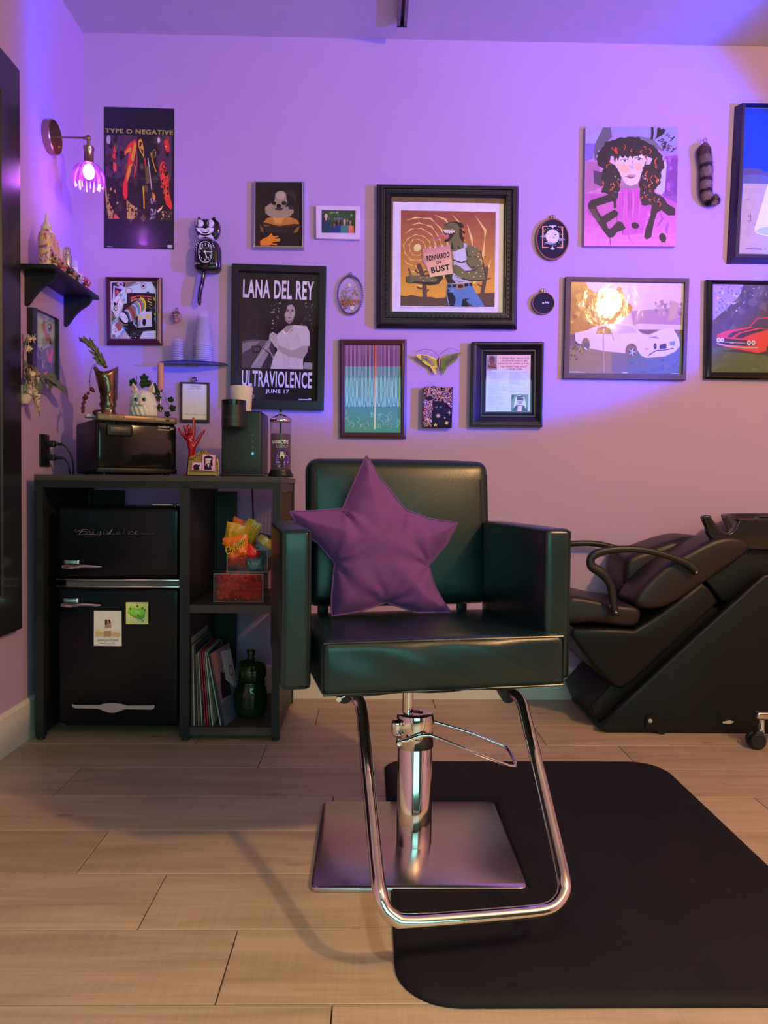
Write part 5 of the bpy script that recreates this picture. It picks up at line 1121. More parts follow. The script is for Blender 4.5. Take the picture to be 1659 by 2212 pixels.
a.pg('690,800 735,830 725,960 680,1190 640,1170 620,1120 660,960',OR); a.pg('520,990 600,900 635,910 620,990 540,1020 500,1065',OR); a.pg('590,1260 650,1230 620,1400 580,1530 545,1600 540,1480',OR)
a.pg('780,760 830,735 855,800 880,930 895,1060 880,1105 840,1040 800,960 770,860',(225,120,60)); a.pg('800,800 850,800 820,900 790,880',(60,20,40)); a.pg('820,930 870,960 875,1040 840,1010',(50,20,35)); a.pg('890,1100 925,1150 940,1300 910,1280',FR)
a.line([(965,1120),(1000,1400),(1040,1750)],18,(165,145,185)); a.line([(1020,1010),(1080,1250),(1130,1400)],22,(175,110,45)); a.ring(1092,1030,36,85,14,(150,110,70)); a.pg('900,1280 985,1300 1010,1620 930,1640',(90,65,50))
a.pg('1300,760 1350,740 1395,850 1395,980 1360,1015 1310,950 1290,850',FR); a.ell(1330,890,14,14,(240,200,190)); a.pg('1215,1230 1260,1185 1320,1230 1340,1380 1385,1560 1380,1780 1430,1980 1455,2090 1420,2150 1330,2050 1290,1900 1250,1700 1210,1500 1195,1350',(205,45,50)); a.ring(1285,1290,44,62,20,(50,20,35)); a.blobs(40,(1225,1350,1370,1900),22,[(60,20,35),(40,18,30),(225,70,50)],3,2)
a.line([(870,1680),(885,1900),(890,2130)],26,(225,120,55)); a.pg('1050,1800 1110,1860 1115,1960 1060,1930',OR); a.pg('1150,2180 1270,2060 1240,2140 1160,2210',(190,150,190)); a.line([(1170,2150),(1270,2080)],14,OR)
a.line([(700,1240),(720,1350),(690,1520)],28,(205,60,50),True); a.line([(745,1000),(745,1200),(742,1350)],20,(190,50,60),True)
a.pg('130,1650 160,1900 230,2100 400,2330 180,2330 140,2100 115,1800',(150,105,85)); a.blobs(40,(140,1700,410,2320),24,[(40,22,42),(60,35,60),(170,120,95)],8,2); a.pg('300,2230 400,2320 280,2330',(225,50,80)); a.pg('540,1950 640,2050 740,2100 760,2250 700,2340 550,2330',(160,110,85)); a.blobs(30,(550,2000,750,2320),26,[(50,30,40),(180,125,90),(40,20,35)],9,1.5)
a.blobs(26,(1000,1950,1130,2340),18,[(150,120,190),(50,30,60),(120,90,150)],4,2); a.blobs(22,(1240,2180,1400,2360),22,[(190,140,90),(60,40,50)],6,1)
for i in range(60): x=rs.uniform(150,1430); y=rs.uniform(700,2250); a.line([(x,y),(x+rs.uniform(-30,30),y+rs.uniform(20,70))],5,rs.choice([(110,85,95),(85,60,80),(130,95,70)]),True); a.k-=.8
a.line([(165,1505),(1480,1552)],4,(110,80,120)); a.poly([(1360,2850),(1455,2855),(1450,2920),(1358,2915)],(150,130,190)); a.line([(150,2885),(265,2890)],8,(150,130,190))
single(a.m,'band_poster',mat('poster_print',rough=.3,attr=True,var=.04,vscale=30,coat=.15,bump=.15,bscale=4,bdist=.01),'tall black unframed poster with gold capitals over red-orange figures on the back wall','poster',color=True,smooth=False)
# ------------------------------------------------------------------ cat clock
CB=mat('gloss_black_clock',(.010,.008,.010),.15,coat=.5); CW=mat('clock_white',(.75,.70,.72),.3)
K=(390,450,10.055); kp=lambda d:(lambda x,y:WB(d)(K[0]+x/K[2],K[1]+y/K[2]))
cc_=thing('cat_clock','black cat-shaped wall clock with rolling eyes, bow tie and hanging tail','clock',(kp(0)(540,0).x,0,kp(0)(540,1390).z))
def soft(outline,d0,d1,r,name,mt,par,pl=kp):
    F_=[pl(d1)(x,y) for x,y in outline]; c=sum(F_,Vector())/len(F_); p2=[(p.x,p.z) for p in F_]
    ar=sum(p2[i-1][0]*p2[i][1]-p2[i][0]*p2[i-1][1] for i in range(len(p2)))
    if ar<0: p2=p2[::-1]
    R=[[(x,-d0,z) for x,z in p2],[(x,-(d1-r),z) for x,z in p2],[(x,-(d1-r*.35),z) for x,z in off(p2,r*.3)],[(x,-d1,z) for x,z in off(p2,r)]]
    m=M(); n=len(p2); m.rings(R,capa=True); tr=tess([(a,b) for a,_,b in R[-1]]); o=3*n; m.f+=[tuple(i+o for i in f) for f in tr]; m.c+=[(0,0,0)]*len(tr); return m.build(name,mt,par,angle=50)
hd_=[(345,290),(330,320),(310,380),(312,450),(335,520),(370,580),(420,625),(540,640),(660,620),(710,570),(740,500),(755,420),(750,340),(735,280),(700,235),(640,220),(430,220),(380,240)]
hh=soft(hd_,.004,.052,.010,'head',CB,cc_)
soft([(x*1.0+95,y+20) if x>500 else (x+60,y+20) for x,y in hd_],.003,.030,.006,'head_back',CB,cc_)
for e in ([(368,240),(372,200),(392,170),(420,195),(445,228)],[(665,225),(700,192),(733,178),(752,200),(765,250)]): soft(e,.02,.048,.003,'ear',CB,cc_)
bd_=[(285,900),(283,1230),(300,1275),(345,1335),(480,1345),(700,1345),(770,1335),(812,1280),(815,880),(795,790),(740,715),(650,675),(540,662),(430,675),(350,715),(300,790)]
soft(bd_,.004,.060,.012,'body',CB,cc_)
soft([(x+(45 if x>540 else 30),y+12) for x,y in bd_],.003,.035,.006,'body_back',CB,cc_)
kr=lambda d:(lambda x,y:kp(d)(x,y))
for cx0 in (420,652):
    M().ell(kp(.053)(cx0,330),(.0153*1,.006,.0157)).build('eye',CW,cc_)
    m=M(); cxp=cx0-48; m.ell(kp(.0585)(cxp,330),(.0022,.0015,.0125)); m.build('pupil',CB,cc_)
def clk(f,name='print',d=.0535):
    a=Art(kp(d),L=LL); f(a); a.m.build(name,PRINT,cc_,color=True,smooth=False)
def muz(a):
    a.pg('330,420 430,425 490,425 520,440 550,440 590,420 660,415 735,432 700,500 640,545 540,568 440,545 370,490',(185,150,235)); a.pg('430,475 470,505 540,515 600,505 635,475 600,535 540,550 470,535',(22,15,25)); a.ell(535,420,34,24,(20,14,24))
    a.line([(415,445),(450,458),(480,450)],8,(22,15,25)); a.line([(580,450),(610,460),(650,442)],8,(22,15,25)); a.line([(440,480),(500,470)],5,(22,15,25)); a.line([(560,470),(620,480)],5,(22,15,25))
clk(muz,'muzzle_print')
m=M(); bt_=[(372,618),(395,572),(420,570),(530,605),(650,565),(670,565),(705,620),(680,662),(660,660),(540,635),(415,662),(400,660)]; soft(bt_,.03,.062,.003,'bow_tie',mat('pink_white_plastic',(.78,.62,.72),.35),cc_)
def dial(a):
    n=40; pts=[]
    for i in range(n):
        t=2*PI*i/n; x=math.cos(t);y=math.sin(t); pts.append((535+148*math.copysign(abs(x)**.75,x),945+(228)*math.copysign(abs(y)**.85,y)))
    pi=[(535+(x-535)*.925,945+(y-945)*.95) for x,y in pts]; a.put(pts+pi,[(i,(i+1)%n,n+(i+1)%n,n+i) for i in range(n)],(190,160,230))
    for s,x,y in (('12',533,778),('1',610,808),('2',640,870),('3',642,945),('4',642,1025),('5',605,1090),('6',533,1120),('7',455,1090),('8',420,1028),('9',420,945),('10',437,872),('11',462,808)): w_=24 if len(s)==1 else 46; a.text(s,((x-w_/2,y-27),(x+w_/2,y+27)),(190,160,230),.03)
    a.line([(530,940),(690,940)],14,(210,175,235)); a.line([(530,940),(575,1085)],16,(210,175,235)); a.ell(525,938,24,26,(210,175,235))
    a.text('Kit-Cat',((480,842),(600,868)),(150,125,190),.01)
    for x,y in ((345,780),(355,810),(375,755),(340,850)): a.line([(x-12,y-12),(x+12,y+12)],11,(190,160,220))
    for x,y in ((690,765),(710,800),(715,830),(730,855)): a.line([(x+10,y-12),(x-10,y+12)],11,(190,160,220))
    for i in range(4): a.line([(310+i*30,1175),(325+i*30,1200)],12,(190,160,220)); a.line([(655+i*34,1175),(665+i*34,1200)],12,(190,160,220))
clk(dial,'dial_print',.0605)
tl=spl([kp(.03)(x,y) for x,y in [(510,1350),(495,1480),(470,1620),(435,1760),(415,1900),(410,2010),(415,2110)]],4)
n=len(tl); M().tube(tl,[.0135-.003*(i/n)+.002*math.sin(3*i/n) for i in range(n-3)]+[.010,.008,.003],10,flat=(1,.6)).build('tail',CB,cc_,angle=180)
# ------------------------------------------------------------------ collage frame
Z=(220,590,11.85); a=Art(WB(.008),Z,L=LL)
a.poly([(225,215),(1385,225),(1385,1680),(225,1675)],(175,150,235)); W_=(180,155,235);BK=(38,22,40)
a.pg('250,240 610,230 600,370 480,300 420,350 300,320 270,700 250,690',BK); a.pg('300,330 560,400 440,480 330,640',(160,110,220)); a.pg('330,370 520,430 350,620',BK); a.pg('360,430 450,460 370,560',(210,60,110)); a.ell(485,280,75,55,(165,120,220)); a.ell(490,285,22,26,BK); a.pg('380,240 440,300 400,320',(190,110,160)); a.pg('560,230 900,225 620,370 600,280',(120,85,110))
a.line([(600,375),(1040,235)],10,BK); a.line([(700,260),(880,250),(620,360)],8,BK)
a.pg('415,520 600,410 760,350 1040,240 1260,230 1370,400 1370,520 740,500 640,480 640,740 560,770',(165,160,235)); a.line([(415,520),(560,770),(380,1160)],9,BK); a.ell(690,455,88,75,BK); a.ell(690,455,78,66,(185,150,215)); a.ell(1068,330,72,84,BK); a.ell(1068,330,62,72,(185,140,205)); a.ell(1065,330,30,30,BK); a.pg('890,490 930,440 1070,430 1010,490',(170,160,220)); a.ell(1180,500,42,24,BK); a.ell(490,560,34,36,(120,100,170)); a.ell(570,690,28,32,(120,100,170))
a.pg('415,530 555,780 390,1150 260,860',(195,160,230)); a.pg('440,640 400,800 310,830 300,720 380,780',BK); a.ell(355,890,58,78,(60,35,70)); a.ell(362,885,42,58,(200,150,190)); a.ell(362,880,18,24,BK)
a.pg('640,520 740,500 1370,520 1380,1480 1330,1470 620,1500 430,1160 520,960 560,790 640,770',BK)
a.pg('1270,230 1385,230 1385,420',(60,28,50)); a.pg('730,620 900,570 1260,590 1265,620 900,600 740,690',(225,60,85)); a.pg('740,700 900,640 920,660 740,740',(225,110,90)); a.pg('1170,640 1265,670 1265,690 1170,665',(225,110,90)); a.pg('1175,700 1270,750 1268,775 1175,730',(225,150,70)); a.pg('1200,780 1270,815 1270,830 1205,800',(200,170,110)); a.line([(1180,850),(1250,900),(1260,980)],16,(60,110,100)); a.pg('960,620 1160,600 1170,900 1120,900 1060,760',(70,35,50))
a.pg('1310,600 1375,640 1375,740 1320,680',(150,125,60)); a.pg('1335,850 1375,870 1370,930 1335,900',(90,70,130)); a.pg('1340,1020 1378,1040 1378,1090 1338,1070',(150,125,60)); a.pg('1340,1130 1378,1150 1378,1220 1338,1200',(70,90,200))
cols=[(225,160,70),(225,150,60),(70,110,150),(215,45,65),(190,165,235),(150,130,65),(70,110,210),(185,160,235),(80,120,160),(215,60,70),(110,70,80),(90,70,80),(215,70,80),(190,165,235),(70,90,190)]
for i,c_ in enumerate(cols):
    t=i/len(cols); x0_=985-t*440; y0_=630+t*360; x1_=1110-t*400; y1_=885+t*350; w_=44 if i in(0,2,5,6,10,11) else 28
    a.line([(x0_-i*0,y0_),(x0_+75,y0_+30),(x0_+120,y0_+120),(x1_,y1_+45)],w_+8,BK); a.line([(x0_,y0_),(x0_+75,y0_+30),(x0_+120,y0_+120),(x1_,y1_+45)],w_,c_)
a.ell(570,1140,92,165,BK,-.55); a.ell(570,1140,84,156,(205,175,235),-.55); a.line([(480,1080),(530,1140)],6,BK); a.line([(570,1160),(640,1180)],8,BK); a.line([(575,1125),(620,1145)],5,BK)
a.line([(420,1130),(460,1240),(560,1330),(670,1320)],22,(150,125,75)); a.line([(420,1180),(500,1320),(600,1410),(660,1420)],26,(60,80,200))
for i in range(5): a.line([(790+i*20,1160+i*10),(810+i*10,1300+i*5),(900,1395-i*20)],7,(175,150,225))
a.pg('930,1080 1110,920 1140,990 1275,980 1285,1370 920,1400',(175,150,220)); a.ell(985,1130,50,42,(205,150,90)); a.ell(1180,1110,52,48,(205,150,90)); a.ell(1090,1260,50,95,(25,15,22)); a.line([(960,1210),(955,1370)],14,BK)
a.pg('255,940 370,1160 260,1270',BK); a.line([(262,1030),(350,1160),(262,1230)],12,(225,170,150)); a.line([(260,1090),(300,1150),(262,1180)],9,(225,170,150))
a.pg('390,1200 620,1480 400,1660 240,1665 245,1300',(95,125,225)); a.pg('260,1330 400,1230 560,1440 400,1640 250,1640',(190,160,225)); a.ell(430,1370,95,120,(150,75,95)); a.pg('265,1400 350,1350 400,1430 400,1540 350,1570 260,1500',(195,165,225)); a.line([(270,1460),(390,1410)],7,BK); a.ell(355,1500,20,16,(110,60,80)); a.ell(310,1610,50,40,(150,80,100))
for i in range(9): a.line([(430+i*26,1670-i*2),(470+i*24,1600-i*12+max(0,i-5)*6)],15,[(215,90,120),(190,160,225)][i%2])
a.pg('620,1500 1380,1480 1060,1500 960,1680 760,1680',BK); a.blobs(34,(740,1540,1000,1660),14,[(180,150,215),(120,90,150),BK],2)
a.pg('1070,1500 1385,1480 1385,1680 970,1680',(185,165,230))
for i in range(3): a.wave(1085-i*25,1545+i*50,1370,1545+i*50,5,24,5,(70,60,110),fr=7)
WOODR=mat('red_mahogany_frame',(.085,.012,.022),.3,coat=.25,bump=.05,bscale=40)
frame('framed_collage','small collage drawing in a dark red mahogany frame, left on the back wall',[(75,75),(1520,95),(1530,1830),(110,1830)],.020,[(225,215),(1385,225),(1385,1680),(225,1675)],WOODR,a,.008,prof=[(0,.05),(0,.55),(.1,.8),(.35,1),(.5,.85),(.62,.95),(.85,.7)],Zs=Z)
# toy ornament on the wall
oc=WB(.02)(380,685); orn=thing('hanging_ornament','small clear ball ornament with a tan toy animal hung on the back wall','ornament',(oc.x,0,oc.z-.028))
M().ell(oc,(.026,.018,.026)).build('glass_ball',pane_mat('ornament_glass',(.95,.9,.95),.05),orn)
h_=M().ell(oc+Vector((0,-.001,.004)),(.014,.010,.012)).build('toy_head',TT,orn); M().ell(oc+Vector((0,0,-.013)),(.008,.007,.009)).build('toy_body',TO,orn)
for s in (-1,1): M().ell(oc+Vector((s*.010,0,.016)),(.005,.003,.006)).build('ear',TB,h_); M().ell(oc+Vector((s*.006,-.009,.003)),(.0035,.002,.004)).build('eye',EYEB,h_)
M().ell(oc+Vector((0,-.002,.013)),(.009,.008,.005)).build('toy_hair',TB,orn)
HK=mat('clear_hook',(.30,.25,.35),.15,metal=.8)
M().tube([(oc.x+math.cos(t)*.006,-.006,oc.z+.033+math.sin(t)*.006) for t in [2*PI*i/12 for i in range(12)]],.0018,6,closed=True).build('hook',HK,orn)
M().tube([(oc.x,-.012,oc.z+.027),(oc.x,-.010,oc.z+.020)],.003,8).build('cap',HK,orn)
# floating glass shelf
g1,g2=U(332,777,1,-.09),U(483,781,1,-.09); zg_=(g1.z+g2.z)/2; gx=(g1.x+g2.x)/2; gw=(g2.x-g1.x)/2
gs=thing('glass_shelf','thin smoked glass half-moon shelf floating on the back wall','shelf',(gx,0,zg_-.004))
pts=[(gx-gw*.80,-.001)]+[(gx+gw*math.cos(t),-.001-.092*abs(math.sin(t))**.75) for t in [PI+PI*i/24 for i in range(25)]]+[(gx+gw*.80,-.001)]
m=M(); m.prism([(x,y,zg_-.004) for x,y in pts],[(x,y,zg_) for x,y in pts]); m.build('glass_plate',mat('smoked_glass_plate',(.02,.018,.05),.06,alpha=.75,coat=.5),gs,smooth=False)
M().b2((gx-.02,-.012,zg_-.010),(gx+.02,-.001,zg_-.0045)).build('wall_bracket',HK,gs,smooth=False)
# clear cups (upside down, nested) and small stacked lids
CUPM=mat('clear_cup_plastic',(.80,.76,.86),.12,alpha=.20,coat=.6)
def zsh(v,y=-.05): return U(440,v,1,y).z-zg_
cxs=U(439.5,730,1,-.05).x; cw=(U(461,770,1,-.05).x-U(418,770,1,-.05).x)/2; ct2=(U(452,673,1,-.05).x-U(427,673,1,-.05).x)/2; hcup=.145; step=(zsh(672)-hcup)/8
base_c=None
for i in range(9):
    if base_c is None:
        t=thing('plastic_cup','clear plastic cup, lowest in the tall upside-down stack on the glass shelf','cup',(cxs,-.05,zg_),0,'clear cups nested upside down on the glass shelf')
        M().lathe([(cw,0),(cw+.0006,.001),(cw,.003),(cw-.001,.004),(ct2+.001,hcup-.002),(ct2-.001,hcup),(.001,hcup)],(cxs,-.05,zg_),32).build('cup_body',CUPM,t,angle=60); base_c=t
        M().tube([(cxs+cw*math.cos(2*PI*k/32),-.05+cw*math.sin(2*PI*k/32),zg_+.002) for k in range(32)],.0013,6,closed=True).build('rim',mat('clear_rim',(.75,.72,.85),.12,alpha=.6,coat=.5),t)
    else:
        t=base_c.copy(); sc.collection.objects.link(t); t.location.z=zg_+step*i
        for c_ in list(base_c.children): d_=c_.copy(); sc.collection.objects.link(d_); d_.parent=t
        t['label']='clear plastic cup, %s from the bottom in the tall stack on the glass shelf'%['','second','third','fourth','fifth','sixth','seventh','eighth','topmost, ninth'][i]
cxl=U(384,760,1,-.05).x; lw=(U(397,760,1,-.05).x-U(371,760,1,-.05).x)/2; lh=zsh(734)/9; bl_=None
for i in range(9):
    if bl_ is None:
        m=M().lathe([(lw-.001,0),(lw,.001),(lw,lh*.45),(lw-.002,lh*.8),(lw-.004,lh*.98),(.001,lh*.98)],(cxl,-.05,zg_),28); bl_=single(m,'cup_lid',mat('frosted_lid_plastic',(.62,.58,.70),.25,alpha=.42,coat=.4),'clear domed lid, lowest in the short stack on the glass shelf','lid','stacked lids on the glass shelf',base=(cxl,-.05,zg_))
    else: t=bl_.copy(); sc.collection.objects.link(t); t.location.z=zg_+lh*i; t['label']='clear domed lid, %s from the bottom in the short stack on the glass shelf'%['','second','third','fourth','fifth','sixth','seventh','eighth','topmost, ninth'][i]
# ------------------------------------------------------------------ small wooden plaque
Z=(360,780,5.184); a=Art(WB(.0085),Z,L=LL); a.poly([(178,252),(452,262),(450,657),(176,652)],(200,172,205)); a.text('HAPPINESS IS',((262,276),(385,291)),(80,55,80),.0); a.text('HAVING A FRIEND',((243,300),(392,316)),(80,55,80),.0)
a.line([(200,598),(440,605)],3,(120,95,80))
for i in range(10): a.line([(215+i*23,600),(222+i*23,586+(i%3)*4)],2.5,(120,95,80))
frame('wood_plaque','small brown wooden plaque with a cream card lettered HAPPINESS IS HAVING A FRIEND','%s'%'plaque' and [(150,232),(480,240),(478,690),(152,682)],.012,[(178,252),(452,262),(450,657),(176,652)],mat('dark_walnut_plaque',(.075,.028,.022),.4),a,.0085,prof=[(0,.1),(0,.9),(.2,1),(.9,1)],glass=False,Zs=Z,cat='plaque')
pk=WB(.006)(*z5(315,205)); M().tube([(pk.x+math.cos(t)*.010,-.008,pk.z+math.sin(t)*.0075) for t in [2*PI*i/14 for i in range(14)]],.0028,6,closed=True).build('hanger_ring',HK,bpy.data.objects['wood_plaque'])
# ------------------------------------------------------------------ singer poster frame
Z=(480,560,3.95); a=Art(WB(.012),Z,L=LM); G=lambda g:(int(g*.86+10),int(g*.72+8),int(g*.95+8))
a.poly([(145,108),(830,128),(810,1212),(130,1192)],(38,24,32)); a.text('LANA DEL REY',[(180,168),(785,190),(780,350),(176,325)],(225,185,240),.035)
a.poly([(172,350),(778,362),(770,940),(168,925)],(42,26,38)); 
a.blobs(60,(175,365,500,680),26,[(45,30,42),(36,22,34),(52,34,48)],21); a.blobs(26,(420,365,520,600),9,[(170,140,170),(130,100,130)],22); a.blobs(22,(670,370,770,560),9,[(120,95,120),(90,70,90)],23); a.blobs(14,(700,560,770,800),16,[(80,60,80),(55,40,60)],24)
a.pg('170,700 260,682 390,690 420,740 400,925 170,925',(95,72,98)); a.pg('172,720 250,700 330,700 240,760 172,800',(135,105,140)); a.pg('170,800 260,760 380,770 330,925 168,925',(75,54,78)); a.pg('250,742 330,738 345,800 262,798',(35,22,32)); a.pg('262,752 318,750 325,785 270,785',(80,60,80)); a.line([(225,925),(320,800),(410,660)],7,(40,28,38)); a.pg('240,925 380,700 420,660 415,760 450,830 410,930',(150,120,155)); a.pg('330,925 400,800 440,860 410,930',(60,42,62)); a.line([(350,760),(420,820)],9,(40,28,40)); a.line([(270,900),(400,720)],5,(190,160,195))
a.pg('540,365 600,352 650,365 680,410 685,500 672,560 640,590 600,600 520,610 480,680 465,640 480,560 485,480 500,410',(48,28,38)); a.pg('690,560 720,420 690,380 650,370 640,500',(48,28,38))
a.pg('470,640 530,590 560,640 610,560 720,570 745,620 748,740 710,750 690,860 690,938 410,935 440,830 470,780 455,700',(200,165,205)); a.pg('545,570 610,560 600,610 545,650 510,610',(165,130,155)); a.pg('545,650 512,612 520,600 547,636 600,580 614,572',(225,190,225))
a.ell(578,455,45,72,(178,142,168),.08); a.pg('530,470 540,530 575,555 605,525 620,470 600,520 570,535',(150,115,140)); a.pg('540,400 580,375 610,380 560,395 545,450 532,470 530,430',(48,28,38)); a.pg('610,385 632,420 630,490 620,510 622,440',(48,28,38))
for x in (562,600): a.ell(x,440,11,5,(60,38,55)); a.line([(x-13,428),(x+12,427)],4,(70,45,60))
a.line([(584,440),(583,475),(574,480)],4,(135,100,125)); a.ell(574,500,16,5,(120,70,95)); 
a.pg('690,740 735,740 730,790 690,850 560,830 470,770 450,700 500,745 600,780',(172,136,165)); a.pg('405,640 430,620 465,640 470,690 480,770 440,740 400,670',(190,155,185)); a.line([(400,650),(440,680)],4,(120,90,115)); a.line([(410,630),(450,655)],4,(120,90,115)); a.pg('420,700 445,740 450,830 430,820 400,760',(80,58,80))
for p_ in ([(560,700),(580,800),(560,900)],[(640,640),(660,720)],[(520,800),(540,900)],[(620,850),(650,920)]): a.line(p_,7,(175,142,185),True)
a.pg('690,935 700,880 770,885 768,940',(150,130,160)); a.text('ULTRAVIOLENCE',[(170,945),(768,965),(764,1105),(166,1082)],(220,185,245),.03); a.text('JUNE 17',[(372,1108),(572,1114),(570,1155),(370,1150)],(215,180,235),.035)
a.poly([(238,1150),(272,1151),(270,1192),(236,1190)],(38,24,32)); a.ring(254,1170,18,20,4,(200,170,220)); a.line([(652,1195),(762,1199)],7,(200,170,220)); a.line([(735,1188),(760,1189)],7,(200,170,220))
BF=mat('black_satin_frame',(.014,.010,.014),.32,coat=.15,var=.1); 
frame('framed_concert_poster','black framed concert poster of a dark-haired woman in a white T-shirt, dated June 17','' or [(82,35),(887,60),(865,1285),(68,1265)],.030,[(145,108),(830,128),(810,1212),(130,1192)],BF,a,.012,prof=[(0,.05),(0,.97),(.03,1),(.92,1),(1,.92)],Zs=Z)
# ------------------------------------------------------------------ dog portrait in silver frame
Z=(480,360,4.88); a=Art(WB(.008),Z,L=LM); a.poly([(357,178),(835,180),(835,832),(352,830)],(38,22,28)); a.blobs(25,(360,185,830,500),50,[(34,20,26),(44,27,32),(48,30,34)],31)
a.ell(720,340,60,90,(60,42,46)); a.pg('540,280 580,262 680,262 700,300 760,340 780,440 740,460 700,420 560,390',(36,24,30)); a.pg('430,590 470,545 540,525 700,525 790,560 815,600 760,625 560,635 440,625',(190,110,60)); a.pg('530,530 660,530 620,600 560,600',(215,140,80))
a.pg('450,430 510,385 545,400 600,440 700,420 745,440 755,480 720,520 600,545 500,525 455,490',(165,130,125)); a.ell(618,345,76,92,(160,125,125)); a.ell(600,470,110,62,(160,125,120)); a.ell(615,305,48,42,(182,148,148)); a.pg('520,300 560,275 555,340 530,400',(36,24,30)); a.pg('670,270 720,320 705,420 680,350',(36,24,30)); a.ell(545,385,24,20,(38,26,32)); a.ell(652,385,26,22,(38,26,32)); a.ell(597,415,26,22,(25,16,22)); a.ell(600,445,44,16,(75,50,55)); a.ell(725,430,28,24,(60,42,48))
a.line([(395,620),(440,600),(600,640),(760,615),(830,625)],26,(60,38,36)); a.pg('410,620 440,640 770,640 830,610 830,832 352,830 352,790 400,770 430,700',(34,20,24)); a.pg('395,620 430,640 440,700 410,680',(120,80,50)); a.pg('830,620 780,650 750,700 790,690',(140,95,55)); a.pg('440,640 700,650 690,690 460,690',(52,36,38))
SK=(225,120,45); a.pg('395,790 430,760 480,740 520,720 560,740 540,790 500,830 405,830',SK)
for q_ in ([(480,750),(520,708)],[(520,750),(592,735)],[(520,770),(612,765)],[(515,790),(608,782)],[(500,812),(578,822)]): a.line(q_,15,SK); 
SLV=mat('silver_frame_metal',(.60,.58,.62),.25,metal=.9)
frame('framed_dog_portrait','silver framed portrait of a white-faced dog in an old dark dress','' or [(330,150),(872,155),(865,868),(325,860)],.018,[(357,178),(835,180),(835,832),(352,830)],SLV,a,.008,prof=[(0,.05),(0,.8),(.3,1),(.55,.8),(.75,.9)],Zs=Z)
# small band photo
a=Art(WB(.008),Z,L=LM); a.poly([(1047,462),(1405,468),(1400,706),(1045,702)],(60,75,60)); a.blobs(50,(1050,465,1400,580),16,[(85,105,80),(45,60,50),(120,135,110),(60,80,60)],41)
def pers(x,y,hs,hair,face,shirt,w_,hat=None):
    a.pg('%d,705 %d,%d %d,%d %d,%d %d,705'%(x-w_,x-w_*.9,y+hs*1.9,x,y+hs*1.4,x+w_*.95,y+hs*1.9,x+w_),shirt); a.ell(x,y,hs*.95,hs*1.35,hair); a.pg('%d,%d %d,%d %d,%d %d,%d'%(x-hs*.9,y,x+hs*.9,y,x+hs*.95,y+hs*1.7,x-hs*.95,y+hs*1.7),hair); a.ell(x,y+hs*.2,hs*.55,hs*.85,face); a.pg('%d,%d %d,%d %d,%d'%(x-hs*.5,y+hs*1.1,x+hs*.5,y+hs*1.1,x,y+hs*1.8),face)
    if hat: a.ell(x,y-hs*.6,hs*1.5,hs*.4,hat); a.ell(x,y-hs*.9,hs*.8,hs*.6,hat)
pers(1180,610,22,(50,35,50),(140,90,90),(35,55,130),42); pers(1225,570,26,(25,20,28),(120,80,85),(40,55,140),34,(90,100,135)); pers(1352,580,25,(50,35,40),(150,105,100),(215,110,110),38); pers(1290,570,27,(90,60,65),(190,145,150),(70,115,130),44); pers(1095,515,32,(75,50,50),(205,165,180),(40,55,95),50)
frame('framed_band_photo','small white framed photo of four long-haired people outdoors','' or [(985,408),(1455,415),(1450,768),(988,755)],.016,[(1047,462),(1405,468),(1400,706),(1047,702)],mat('rosy_white_frame',(.78,.66,.72),.4),a,.008,prof=[(0,.05),(0,.9),(.08,1),(.9,1),(1,.9)],Zs=Z)
# ------------------------------------------------------------------ oval pressed flowers
def oval(cx,cy,rx,ry,d):
    c=WB(d)(cx,cy); return c,(WB(d)(cx+rx,cy)-c).x,(c-WB(d)(cx,cy+ry)).z
c,rx,rz=oval(756.7,637.2,28,43,.010)
of=thing('oval_flower_frame','small oval glass frame with pressed flowers and a rope-edge metal rim','picture frame',(c.x,0,c.z-rz))
def ovring(kk,y,n=48): return [Vector((c.x+rx*kk*math.cos(2*PI*i/n),y,c.z+rz*kk*math.sin(2*PI*i/n))) for i in range(n)]
PEW=mat('dark_pewter',(.16,.13,.15),.35,metal=.85)
m=M(); m.tube(ovring(.93,-.009),.0022,8,closed=True)
for i,p in enumerate(ovring(.99,-.010,52)): m.ell(p,(.0030,.0026,.0030),6,4)
m.build('rope_rim',PEW,of); m=M(); m.rings([ovring(.9,-.006),ovring(.001,-.006)]); m.build('glass_pane',pane_mat('clear_glazing'),of,smooth=False)
M().tube([c+Vector((math.cos(t)*.005,.002,rz+.005+math.sin(t)*.006)) for t in [2*PI*i/12 for i in range(12)]],.0014,6,closed=True).build('hanging_loop',PEW,of)
a=Art(WB(.0035),(480,560,3.95),L=LM); a.k=2; a.blobs(70,(1020,260,1165,360),9,[(150,110,120),(120,90,110),(165,130,110),(140,115,90)],51); a.blobs(24,(1050,230,1150,280),7,[(150,115,120),(170,140,140)],52); a.blobs(26,(1015,345,1085,395),13,[(150,85,55),(130,75,60)],53); a.blobs(22,(1095,345,1168,390),13,[(150,85,55),(165,105,70)],54); a.blobs(14,(1035,385,1080,425),9,[(140,100,90),(120,85,90)],55)
for fx_,fy_,s_ in ((1085,222,10),(1108,415,12)):
    for i in range(5): a.ell(fx_+s_*math.cos(i*1.257),fy_+s_*math.sin(i*1.257),s_*.62,s_*.5,(235,200,190),i*1.257)
    a.ell(fx_,fy_,4,4,(220,150,70))
a.m.build('pressed_flowers',PRINT,of,color=True,smooth=False)
